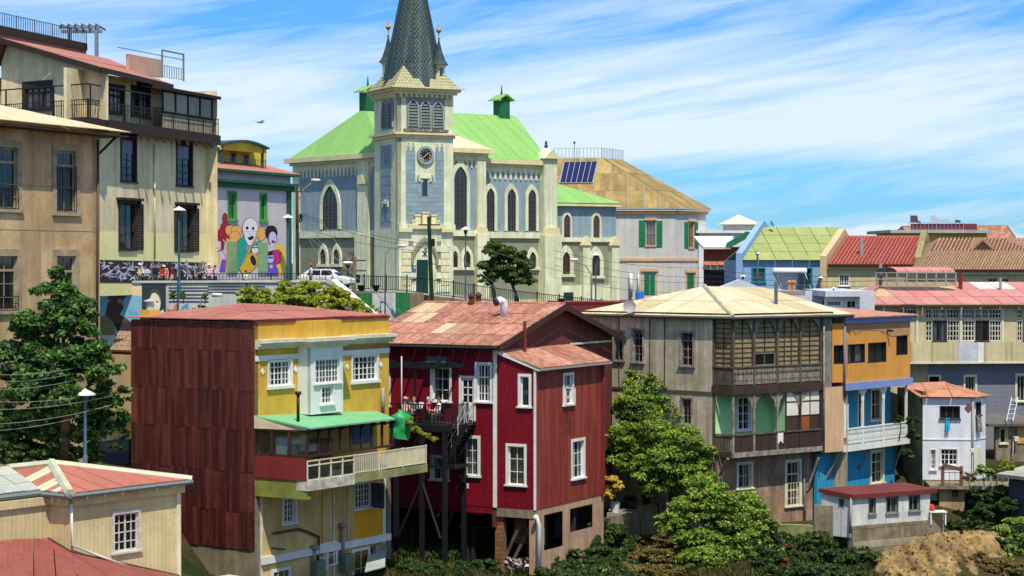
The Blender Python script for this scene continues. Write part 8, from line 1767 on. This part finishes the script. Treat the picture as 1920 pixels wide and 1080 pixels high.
# ================================================================ people
def body_mesh(J, E, rad):
    """one continuous skinned surface from a joint graph"""
    names = list(J); me = bpy.data.meshes.new('tmp'); me.from_pydata([J[k] for k in names], [(names.index(a), names.index(b)) for a, b in E], []); o = bpy.data.objects.new('tmp', me); COL.objects.link(o)
    o.modifiers.new('s', 'SKIN'); sv = me.skin_vertices[0].data
    for i, k in enumerate(names): r = rad[k]; sv[i].radius = r if isinstance(r, tuple) else (r, r); sv[i].use_root = (k == 'pel')
    q = o.modifiers.new('u', 'SUBSURF'); q.levels = 2; dg = bpy.context.evaluated_depsgraph_get(); m2 = bpy.data.meshes.new_from_object(o.evaluated_get(dg)); bpy.data.objects.remove(o); bpy.data.meshes.remove(me); return m2
RAD = dict(pel=(.155, .115), sp=(.135, .10), ch=(.165, .115), nk=.055, hd=(.075, .09), ht=(.082, .098), hp=.03, **{k + s: r for s in 'lr' for k, r in (('sh', .062), ('el', .046), ('wr', .034), ('fi', .03), ('th', .085), ('kn', .06), ('an', .042), ('to', .04))})
EDG = [('pel', 'sp'), ('sp', 'ch'), ('ch', 'nk'), ('nk', 'hd'), ('hd', 'ht')] + [e for s in 'lr' for e in (('ch', 'sh' + s), ('sh' + s, 'el' + s), ('el' + s, 'wr' + s), ('wr' + s, 'fi' + s), ('pel', 'th' + s), ('th' + s, 'kn' + s), ('kn' + s, 'an' + s), ('an' + s, 'to' + s))]
def pose(kind):
    J = dict(pel=(0, 0, .95), sp=(0, .0, 1.12), ch=(0, .0, 1.34), nk=(0, 0, 1.48), hd=(0, -.02, 1.58), ht=(0, -.015, 1.68))
    for s, x in (('l', -1), ('r', 1)):
        J['sh' + s] = (x * .19, 0, 1.41); J['el' + s] = (x * .25, .02, 1.13); J['wr' + s] = (x * .25, -.06, .89); J['fi' + s] = (x * .24, -.08, .77); J['th' + s] = (x * .10, 0, .88); J['kn' + s] = (x * .11, -.02, .49); J['an' + s] = (x * .12, .02, .09); J['to' + s] = (x * .14, -.14, .05)
        if kind == 'photo': J['el' + s] = (x * .33, -.22, 1.36); J['wr' + s] = (x * .14, -.32, 1.58); J['fi' + s] = (x * .07, -.36, 1.63)
        if kind == 'lean': J['el' + s] = (x * .27, -.14, 1.16); J['wr' + s] = (x * .16, -.38, 1.10); J['fi' + s] = (x * .08, -.44, 1.10)
        if kind == 'sit':
            J['kn' + s] = (x * .13, -.45, .92); J['an' + s] = (x * .13, -.47, .50); J['to' + s] = (x * .14, -.62, .47); J['th' + s] = (x * .11, -.04, .90); J['el' + s] = (x * .26, -.08, 1.15); J['wr' + s] = (x * .18, -.34, 1.10); J['fi' + s] = (x * .12, -.42, 1.10)
    if kind == 'lean':
        for k in ('ch', 'nk', 'hd', 'ht'): J[k] = (J[k][0], J[k][1] - .10 * (J[k][2] - .9), J[k][2] - .02)
    if kind == 'sit': J = {k: (v[0], v[1], v[2] - .45) for k, v in J.items()}
    return J
PM_ = {}
def person(px, py_top, Y, kind, rz, shirt, trouser, skin, hair, label, group, hat=None, bag=None, height=1.0, long=False, z=None):
    if kind not in PM_: PM_[kind] = body_mesh(pose(kind), EDG, RAD)
    me = PM_[kind].copy(); me.name = 'person'; J = pose(kind); zl = J['pel'][2] + .04; zn = J['nk'][2]; mats = [plain('cloth_%d_%d_%d' % shirt, shirt, .9), plain('cloth_%d_%d_%d' % trouser, trouser, .9), plain('skin_%d_%d_%d' % skin, skin, .6), plain('shoe_dark', (40, 34, 32))]
    for m in mats: me.materials.append(m)
    for p in me.polygons:
        c = p.center; i = 0
        if c.z > zn: i = 2
        elif min((Vector(J['wr' + s]) - c).length for s in 'lr') < .16 or min((Vector(J['fi' + s]) - c).length for s in 'lr') < .13 or (min((Vector(J['el' + s]).lerp(Vector(J['wr' + s]), .5) - c).length for s in 'lr') < .13): i = 2
        elif c.z < zl - .0 or (kind == 'sit' and c.y < -.12 and c.z < zl + .06): i = 1
        if min((Vector(J['to' + s]) - c).length for s in 'lr') < .13: i = 3
        p.material_index = i
    me.shade_smooth(); b = at(px, py_top, Y); zb = (b.z - (J['ht'][2] + .1) * height) if z is None else z
    M = T((b.x, b.y, zb)) @ Matrix.Rotation(R_(rz), 4, 'Z') @ Matrix.Scale(height, 4)
    o = bpy.data.objects.new('person', me); link(o, None, M); tag(o, label, 'person', group)
    h = Vector(J['ht']); g = G(); n = 8; vs = []
    for j in range(6):
        t = 1.65 * j / 5
        for i in range(n): a = 6.28319 * i / n; fr = 1.0 if math.sin(a) > -.3 or j < 3 else .72; vs.append((h.x + math.cos(a) * math.sin(t) * .105 * fr, h.y + .015 + math.sin(a) * math.sin(t) * .12 * fr, h.z - .03 + math.cos(t) * .125 - (.16 if long and j == 5 and math.sin(a) > 0 else 0)))
    g.add(vs, [(j * n + i, (j + 1) * n + i, (j + 1) * n + (i + 1) % n, j * n + (i + 1) % n) for j in range(5) for i in range(n)]); g.obj('hair', plain('hair_%d_%d_%d' % hair, hair, .7), o, M, True)
    if hat: G().lathe([(.12, .0), (.20 if hat[3] else .125, .0), (.20 if hat[3] else .125, .02), (.115, .03), (.10, .11), (.02, .13)], 12, (h.x, h.y, h.z + .03)).add([(h.x - .08, h.y - .1, h.z + .05), (h.x + .08, h.y - .1, h.z + .05), (h.x + .06, h.y - .22, h.z + .035), (h.x - .06, h.y - .22, h.z + .035)], [(0, 1, 2, 3)]).obj('hat', plain('hat_%d_%d_%d' % hat[:3], hat[:3], .9), o, M)
    if bag: G().box(-.15, .15, .11, .26, zl + .08, zn - .06).box(-.12, .12, .26, .31, zl + .12, zl + .28).obj('backpack', plain('bag_%d_%d_%d' % bag, bag, .8), o, M)
    g = G().add([(-.016, h.y - .085, h.z - .08), (.016, h.y - .085, h.z - .08), (0, h.y - .125, h.z - .085), (0, h.y - .09, h.z - .035)], [(0, 1, 2), (0, 2, 3), (1, 3, 2)]); g.obj('nose', mats[2], o, M)
    g = G()
    for x in (-.035, .035): g.box(x - .012, x + .012, h.y - .1, h.y - .07, h.z - .045, h.z - .03)
    g.obj('eyes', plain('eye_dark', (30, 24, 22)), o, M); return o
SK, SK2 = (214, 166, 136), (176, 124, 94); DK = (30, 24, 22); gp1 = 'people at the street railing'; zp_ = zst
for a in ((231, 497, 'lean', 40, (196, 30, 110), (60, 44, 50), SK2, DK, 'person in magenta shirt bending over the street railing', None, None, 1.0, False),
          (245, 503, 'lean', 20, (150, 120, 100), (120, 96, 80), SK2, (60, 44, 34), 'person in tan top leaning close beside the magenta shirt', None, None, .95, True),
          (261, 494, 'lean', 30, (226, 206, 150), (70, 90, 130), SK, (70, 50, 36), 'person in cream shirt and white cap at the railing', (226, 226, 226, 0), None, 1.0, False),
          (274, 499, 'lean', -10, (176, 204, 232), (52, 60, 84), SK2, DK, 'person in light blue top with folded arms at the railing', None, None, .97, True),
          (291, 497, 'photo', 10, (28, 28, 34), (96, 84, 64), SK2, DK, 'person in black raising a camera at the railing', None, None, 1.02, False),
          (309, 494, 'stand', -20, (206, 150, 120), (50, 44, 50), SK, (50, 34, 28), 'person with bare shoulders standing behind the red top', None, None, 1.0, True),
          (307, 505, 'lean', 15, (206, 40, 44), (44, 40, 44), SK, DK, 'person in red top and pale cap at the railing', (226, 206, 180, 0), (30, 30, 34), .93, True),
          (326, 501, 'stand', 60, (120, 24, 44), (36, 34, 40), SK, DK, 'person in dark red jacket with black backpack beside the lamp post', None, (26, 26, 32), .98, True),
          (375, 497, 'lean', -30, (84, 92, 100), (30, 32, 38), SK2, (90, 70, 60), 'person in grey shirt and dark trousers looking at hands', None, None, 1.02, False),
          (392, 500, 'photo', 20, (232, 190, 190), (60, 70, 110), SK, (110, 80, 50), 'person in pale pink with straw hat by the mural corner', (232, 216, 170, 1), None, .97, True),
          (403, 503, 'lean', 10, (190, 180, 220), (46, 60, 110), SK, DK, 'person in lilac top just right of the straw hat', None, None, .95, False),
          (461, 517, 'sit', 30, (220, 216, 214), (40, 40, 46), SK2, DK, 'person crouching in white top under the mural saxophone', None, None, 1.0, False)):
    px, pt0, kd, rz, sh, trs, sk_, hr_, lab, ht_, bg_, hh, lg = a; Yp = 127.6 + (px - 230) * .011
    person(px, pt0, Yp, kd, rz, sh, trs, sk_, hr_, lab, gp1, ht_, bg_, hh, lg, z=zst + .01 if kd != 'sit' else zst + .02)
person(583, 498, 141, 'stand', -70, (196, 210, 232), (36, 44, 70), SK2, DK, 'person in pale blue shirt and red cap beside the white car', None, (190, 80, 84, 0), None, 1.0, z=zst - .05)
gp2 = 'people on the red house terrace'; zd = zf_t = None
for a in ((760, 750, 30, (224, 196, 180), (236, 160, 150), 'seated person in pink headscarf by the flagpole', (226, 150, 150, 0), 1.9, .95), (766, 742, 0, (90, 76, 70), DK, 'person sitting behind the pink headscarf', None, .9, 1.0), (776, 748, -30, (226, 220, 214), (170, 110, 70), 'seated person in white with ginger hair on the terrace', None, 1.6, .97), (804, 742, 60, (190, 60, 90), (190, 186, 180), 'seated person in raspberry shirt with grey hair on the terrace', None, 1.9, 1.03), (823, 745, -60, (230, 226, 220), (110, 72, 50), 'seated person in white with brown hair beside the terrace window', None, 1.7, .98)):
    px, pt0, rz, sh, hr_, lab, ht_, o_, hh = a; Fx = Fl.off(o_); u, z = Fx.uz(px, pt0); w = Fx.pt(u, 0); pz = zat(Ft, 800, 797)
    pp = person(px, pt0, w.y, 'sit', rz, sh, (70, 66, 80), SK, hr_, lab, gp2, ht_, None, hh, True, z=pz + .0)
    ch = thing('chair', 'black metal chair under the ' + ' '.join(lab.split()[:5]), 'chair', (pp.location.x, pp.location.y, pz), 'chairs on the terrace', R_(rz)); Mc = WM[ch.name]
    G().box(-.21, .21, -.2, .22, .38, .42).obj('seat', STEEL, ch, Mc); G().box(-.21, .21, .2, .23, .5, .85).obj('backrest', STEEL, ch, Mc)
    for x in (-.19, .19):
        for y in (-.18, .2): G().box(x - .015, x + .015, y - .015, y + .015, 0, .4 if y < 0 else .5).obj('leg', STEEL, ch, Mc)
tbx = Fl.off(1.5); u = tbx.u(790, 0); tq = tbx.pt(u, zat(Ft, 800, 797)); tt2 = thing('table', 'small terrace table with a white menu card', 'table', tq); G().lathe([(.4, .7), (.4, .74)], 14).obj('tabletop', plain('table_grey', (120, 116, 110)), tt2, T(tq)); G().tube([(0, 0, 0), (0, 0, .7)], .04, 6).obj('leg', STEEL, tt2, T(tq)); G().box(-.12, .12, -.01, .01, .74, 1.02).obj('menu_card', plain('card_white', (220, 220, 236)), tt2, T(tq))

# ================================================================ lamps, poles, wires, cars
CAPW = plain('lamp_white', (216, 214, 206), .5); PBL = plain('pole_slate_blue', (72, 98, 118), .5)
def lamp(px, pyt, pyb, Y, label, m=PBL):
    b = at(px, pyb, Y); h = at(px, pyt, Y).z - b.z; R = thing('street_lamp', label, 'street lamp', b, 'bell capped street lamps')
    k = min(1.0, h / 3.5); G().lathe([(.11 * k, -.4), (.11 * k, .5), (.075 * k, .6), (.06 * k, h - .75 * k), (.09 * k, h - .7 * k), (.09 * k, h - .6 * k)], 8).obj('post', m, R, T(b))
    G().lathe([(.1 * k, h - .6 * k), (.16 * k, h - .5 * k), (.16 * k, h - .3 * k), (.12 * k, h - .25 * k)], 10).obj('lantern', plain('lamp_neck', (70, 72, 76), .4), R, T(b)); G().lathe([(.46 * k, h - .27 * k), (.44 * k, h - .22 * k), (.2 * k, h - .08 * k), (.09 * k, h - .04 * k), (.07 * k, h), (.01, h + .02)], 14).obj('lamp_shade', CAPW, R, T(b))
for a in ((160, 729, 880, 78, 'grey street lamp before the leafy tree by the lane'), (336, 387, 545, 126.9, 'blue street lamp before the cream balcony house', plain('pole_teal', (40, 96, 118))), (540, 402, 540, 146, 'street lamp at the corner of the jazz mural', PBL), (652, 487, 580, 152, 'dark green street lamp above the stair parapet', IRON), (873, 425, 575, 165, 'blue street lamp in front of the church side bay'), (1117, 473, 585, 170, 'blue street lamp in front of the church annex'), (1393, 515, 560, 145, 'street lamp at the left corner of the pale blue house'), (1539, 518, 560, 140, 'navy street lamp by the cream gable parapet', plain('pole_navy', (30, 40, 80))), (1563, 538, 575, 121.5, 'low roof lamp beside the white penthouse')): lamp(*a)
def gooseneck(px, pyb, pyt, hx, hy, Y, r, m, label):
    b = at(px, pyb, Y); t = at(px, pyt, Y); h = at(hx, hy, Y - .3); R = thing('road_lamp', label, 'street lamp', b, 'gooseneck road lamps'); G().tube([(0, 0, -.5), t - b, (t - b).lerp(h - b, .35) + Vector((0, 0, .35)), h - b], r, 7, r * .5).obj('pole', m, R, T(b), True)
    d = (h - t); d.z = 0; d.normalize(); G().tube([h - b - d * .25, h - b + d * .15, h - b + d * .45], .14, 8, .09).obj('lamp_head', CAPW, R, T(b), True)
WOOD = mat('pole_wood', (96, 82, 62), .9, (60, 52, 40), .5, 2.0, .5)
gooseneck(560, 545, 375, 590, 338, 151, .06, GREYP, 'tall gooseneck lamp on the wooden pole by the church end wall'); gooseneck(1109, 590, 515, 1078, 487, 168, .09, GREYP, 'curved concrete road lamp before the church annex'); gooseneck(1420, 560, 478, 1421, 476, 138, .07, GREYP, 'pale road lamp in front of the pale blue house'); gooseneck(722, 600, 478, 752, 461, 149, .06, GREYP, 'road lamp reaching toward the church portal'); gooseneck(376, 640, 565, 405, 553, 124.6, .05, GREYP, 'low curved lamp in front of the painted wall')
def pole(px, pyb, pyt, Y, r, m, label, lean=0, arms=()):
    b = at(px, pyb, Y); t = at(px + lean, pyt, Y); R = thing('utility_pole', label, 'pole', b, 'utility poles'); G().tube([(0, 0, -.5), t - b], r, 8, r * .75).obj('shaft', m, R, T(b))
    for f in arms: q = (t - b) * f; G().box(q.x - .9, q.x + .9, q.y - .06, q.y + .06, q.z - .06, q.z + .06).obj('crossarm', WOOD, R, T(b))
    q = (t - b) * .68; G().lathe([(.13, -.3), (.16, -.1), (.16, .3), (.08, .35)], 8, (q.x + .28, q.y - .1, q.z)).obj('transformer', BLACK, R, T(b)); return R, t
_, t1_ = pole(558, 548, 345, 151.5, .16, WOOD, 'wooden utility pole by the church end wall', -1, (.93,)); _, t2_ = pole(810, 560, 406, 161, .20, mat('dark_green_pole', (34, 58, 40), .8), 'leaning dark green pole before the church door', -6, (.9,)); _, t3_ = pole(663, 610, 482, 148, .17, CONC, 'concrete utility pole above the hoarding', 2, (.95, .8))
WIRE = plain('wire_black', (40, 40, 42)); WIREP = plain('wire_pale', (128, 128, 124)); wk = [0]
def wire(a, b, sag, m=WIRE, r=.016, label='thin overhead cable strung between the utility poles', group='overhead cables'):
    a = at(*a) if not isinstance(a, Vector) else a; b = at(*b) if not isinstance(b, Vector) else b
    g = G().tube([(a.lerp(b, i / 14) - a) - Vector((0, 0, sag * 4 * (i / 14) * (1 - i / 14))) for i in range(15)], r, 4); tag(g.obj('cable', m, None, T(a)), label, 'cable', group)
for ya, yb in ((398, 478), (402, 486), (425, 492)): wire((558, ya, 151), (804, yb - 20, 161), .35)
for a, b in (((565, 350, 151), (715, 560, 128)), ((560, 405, 151), (640, 540, 128)), ((562, 410, 151), (760, 590, 120)), ((805, 430, 161), (990, 565, 135)), ((806, 425, 161), (1000, 590, 125)), ((806, 428, 161), (1160, 530, 165)), ((663, 500, 148), (560, 420, 151))): wire(a, b, .5, WIREP, .014, 'pale service cable running down from the pole before the church', 'service cables')
for ya, yb in ((470, 502), (483, 520), (497, 530), (520, 548)): wire((1040, ya, 172), (1340, yb, 165), .5, label='thin cable crossing in front of the peach trimmed house', group='cables before the peach trimmed house')
for ya, yb in ((505, 512), (516, 520), (526, 530), (537, 540)): wire((1320, ya, 150), (1760, yb, 140), .4, label='thin cable crossing in front of the row of tiled roofs', group='cables before the tiled roofs')
for ya, yb in ((702, 690), (715, 702), (730, 712), (753, 742), (768, 748), (796, 765), (808, 778)): wire((-20, ya, 74), (140 + (ya % 7) * 14, yb - 6, 79), .15, WIREP, .011, 'pale cable crossing in front of the big leafy tree', 'cables before the leafy tree')
def car(b, rz, paint, label, L=4.2, W=1.72, H=1.46):
    R = thing('parked_car', label, 'car', b, 'parked cars', rz); M = WM[R.name]; pm = bpy.data.materials.get('car_' + paint[0]) or plain('car_' + paint[0], paint[1], .25, spec=.6)
    pr = [(-L / 2, .35), (-L / 2 + .02, .72), (-L * .30, .92), (-L * .02, .96), (L * .30, .98), (L / 2 - .05, .92), (L / 2, .6), (L / 2 - .03, .32), (L * .36, .26), (-L * .36, .26)]
    g = G().prism(pr, -W / 2, W / 2); bo = g.obj('body', pm, R, M)
    md = bo.modifiers.new('b', 'BEVEL'); md.width = .07; md.segments = 2; md.limit_method = 'ANGLE'
    cab = [(-L * .28, .93), (-L * .10, H - .04), (L * .06, H), (L * .28, H - .06), (L * .44, .96)]; n = len(cab); w0, w1 = W / 2 - .04, W / 2 - .2
    vs = [(x, -(w0 if z < 1 else w1), z) for x, z in cab] + [(x, (w0 if z < 1 else w1), z) for x, z in cab]
    co = G().add(vs, [tuple(range(n)), tuple(reversed(range(n, 2 * n)))] + [(i, i + n, (i + 1) % n + n, (i + 1) % n) for i in range(n)]).obj('cabin', pm, R, M)
    gd = plain('car_glass', (30, 40, 46), .08, spec=.9)
    for s in (-1, 1):
        for a, b2 in ((-.20, .04), (.06, .30)):
            z0, z1 = .98, H - .1; x = lambda f, z: L * f + (.0 if f > -.1 else (z - .98) * .75) - (0 if f < .2 else (z - .98) * .35); yq = lambda z: s * (w0 + .012 - (w0 - w1) * (z - .93) / (H - .97)); G().add([(x(a, z0), yq(z0), z0), (x(b2, z0), yq(z0), z0), (x(b2, z1), yq(z1), z1), (x(a, z1), yq(z1), z1)], [(0, 1, 2, 3)]).obj('side_window', gd, R, M)
    for (xa, za), (xb, zb_) in ((cab[0], cab[1]), (cab[4], cab[3])):
        d = -.012 if xa < 0 else .012; G().add([(xa * .98 + xb * .02 + d, -w0 + .1, za + .06), (xa * .98 + xb * .02 + d, w0 - .1, za + .06), (xb + d, w1 - .08, zb_ - .05), (xb + d, -w1 + .08, zb_ - .05)], [(0, 1, 2, 3)]).obj('windscreen', gd, R, M)
    for x in (-L * .31, L * .31):
        for s in (-1, 1):
            Mw_ = M @ T((x, s * (W / 2 - .09), .31)) @ Matrix.Rotation(R_(90), 4, 'X'); t = G().lathe([(.2, -.1), (.3, -.1), (.31, 0), (.3, .1), (.2, .1)], 16).obj('wheel', plain('tyre', (24, 24, 25), .9), R, Mw_); G().lathe([(.02, -.11), (.2, -.105), (.2, .105), (.02, .11)], 12).obj('rim', plain('rim_silver', (170, 172, 176), .3, .6), t, Mw_)
    for s in (-1, 1): G().box(-L / 2 - .01, -L / 2 + .2, s * W * .36 - .16, s * W * .36 + .16, .62, .75).obj('headlight', plain('headlight_glass', (210, 214, 214), .1), R, M); G().box(L / 2 - .12, L / 2 + .005, s * W * .4 - .1, s * W * .4 + .1, .66, .84).obj('tail_light', plain('tail_red', (140, 16, 16), .2), R, M); G().box(-L * .2, -L * .17, s * (W / 2 + .14) - .1, s * (W / 2 + .14) + .1, .95, 1.08).obj('wing_mirror', pm, R, M)
    return R
c = at(612, 548, 145); car((c.x, c.y, zst - .1), R_(168), ('white', (222, 222, 220)), 'white hatchback parked by the church end wall')
c = at(222, 880, 91); car((c.x, c.y, c.z), R_(215), ('midnight', (22, 26, 44)), 'dark blue car parked in the lane beside the sheet metal wall', 4.4, 1.8, 1.5)
# seagull over the street
p = at(488, 229, 120); gl_ = thing('seagull', 'small seagull gliding over the mural house', 'bird', p); GLW = plain('gull_grey', (200, 204, 208))
G().lathe([(.01, -.25), (.07, -.1), (.08, .05), (.04, .18), (.01, .25)], 8).obj('body', GLW, gl_, T(p) @ Matrix.Rotation(R_(90), 4, 'Y'))
for s in (-1, 1): G().add([(.1, 0, .03), (-.1, 0, .03), (-.14, s * .3, .13), (.08, s * .32, .14), (-.05, s * .68, .06), (-.1, s * .66, .05)], [(0, 3, 2, 1), (3, 4, 5, 2)]).obj('wing', GLW, gl_, T(p) @ Matrix.Rotation(R_(75), 4, 'Z'))
# plastic table and odds on the annex terrace
p = at(1757, 982, 100.5); pt2 = thing('plastic_table', 'white plastic table at the end of the annex ledge', 'table', p); WPL = plain('white_plastic', (224, 224, 222), .4)
G().box(-.45, .45, -.35, .35, .62, .68).obj('tabletop', WPL, pt2, T(p))
for x in (-.38, .38):
    for y in (-.28, .28): G().box(x - .03, x + .03, y - .03, y + .03, 0, .62).obj('leg', WPL, pt2, T(p))
tag(G().lathe([(.02, .0), (.16, .02), (.2, .12), (.14, .3), (.02, .36)], 8).obj('red_cushion', plain('cushion_red', (190, 50, 40)), None, T(p + Vector((-.3, 0, .68)))), 'small red bundle on the white plastic table', 'bundle')

# ================================================================ odds and ends
panel(Tp, (763, 503, 780, 527), plain('blue_patch', (70, 96, 150), .9), .02, 'painted_patch')
for x, r in ((1183, .2), (1197, .09)): pipe(jr, Jf, [(x, 512), (x, 556)], .3, r, plain('vent_white', (206, 206, 204)), 'vent_pipe')
WDP = mat('old_plank', (120, 104, 84), .9, None, .5, 2, .4)
for k, (xa, ya, xb, yb) in enumerate(((946, 1050, 972, 990), (962, 1052, 995, 985), (925, 1040, 958, 1062), (985, 1000, 1003, 1050))):
    a, b = Fl.P(xa, ya, -.5 - .2 * k), Fl.P(xb, yb, -.3 - .2 * k); d = b - a; nn_ = Fl.d * .09; g = G().slab([-nn_, nn_, d + nn_, d - nn_], .05)
    tag(g.obj('loose_plank', WDP, None, T(a)), ('long grey plank leaning on the brick wall under the red house', 'second plank leaning across the brick wall under the red house', 'plank lying on the ground by the brick pier', 'short plank propped beside the white downpipe')[k], 'plank', 'planks under the red house')
vs = []; fs_ = []; r2 = random.Random(6); g = G()
for i in range(160):
    p = Fl.P(948 + r2.uniform(0, 50), 1062 + r2.uniform(-16, 14), -.1 - r2.uniform(0, .8)); s = r2.uniform(.06, .22); g.mi = i % 3
    q = [p + Vector((r2.uniform(-s, s), r2.uniform(-s, s), r2.uniform(-s, s) * .7)) for _ in range(5)]; g.add([v - Fl.A for v in q], [(0, 1, 2), (0, 2, 3), (0, 3, 4), (0, 4, 1), (1, 3, 2)])
tag(g.obj('rubble', [plain('rubble_white', (190, 180, 176)), plain('rubble_grey', (120, 116, 112)), plain('rubble_brown', (110, 80, 64))], None, T(Fl.A)), label='heap of pale rubble under the red house', kind='stuff')
la = Of.P(1893, 790, .8); lb = Of.P(1903, 745, -.4); lt = thing('ladder', 'pale ladder leaning on the slate blue wall', 'ladder', la); dx = Of.d * .22
for s in (-1, 1): G().tube([dx * s, lb - la + dx * s], .03, 5).obj('rail', plain('ladder_pale', (196, 206, 214)), lt, T(la))
for i in range(5): q = (lb - la) * (.12 + .19 * i); G().tube([q - dx, q + dx], .022, 5).obj('rung', MATS['ladder_pale'], lt, T(la))
for i, (px, lab) in enumerate(((677, 'black flower pot on the forecourt wall near the concrete pole'), (705, 'black flower pot on the forecourt wall below the church downpipe'))):
    tag(G().lathe([(.16, 0), (.3, .42), (.34, .42), (.34, .5), (.25, .48)], 10).obj('flower_pot', BLACK, None, T(at(px, 546, 156.5))), lab, 'pot', 'pots on the forecourt wall')
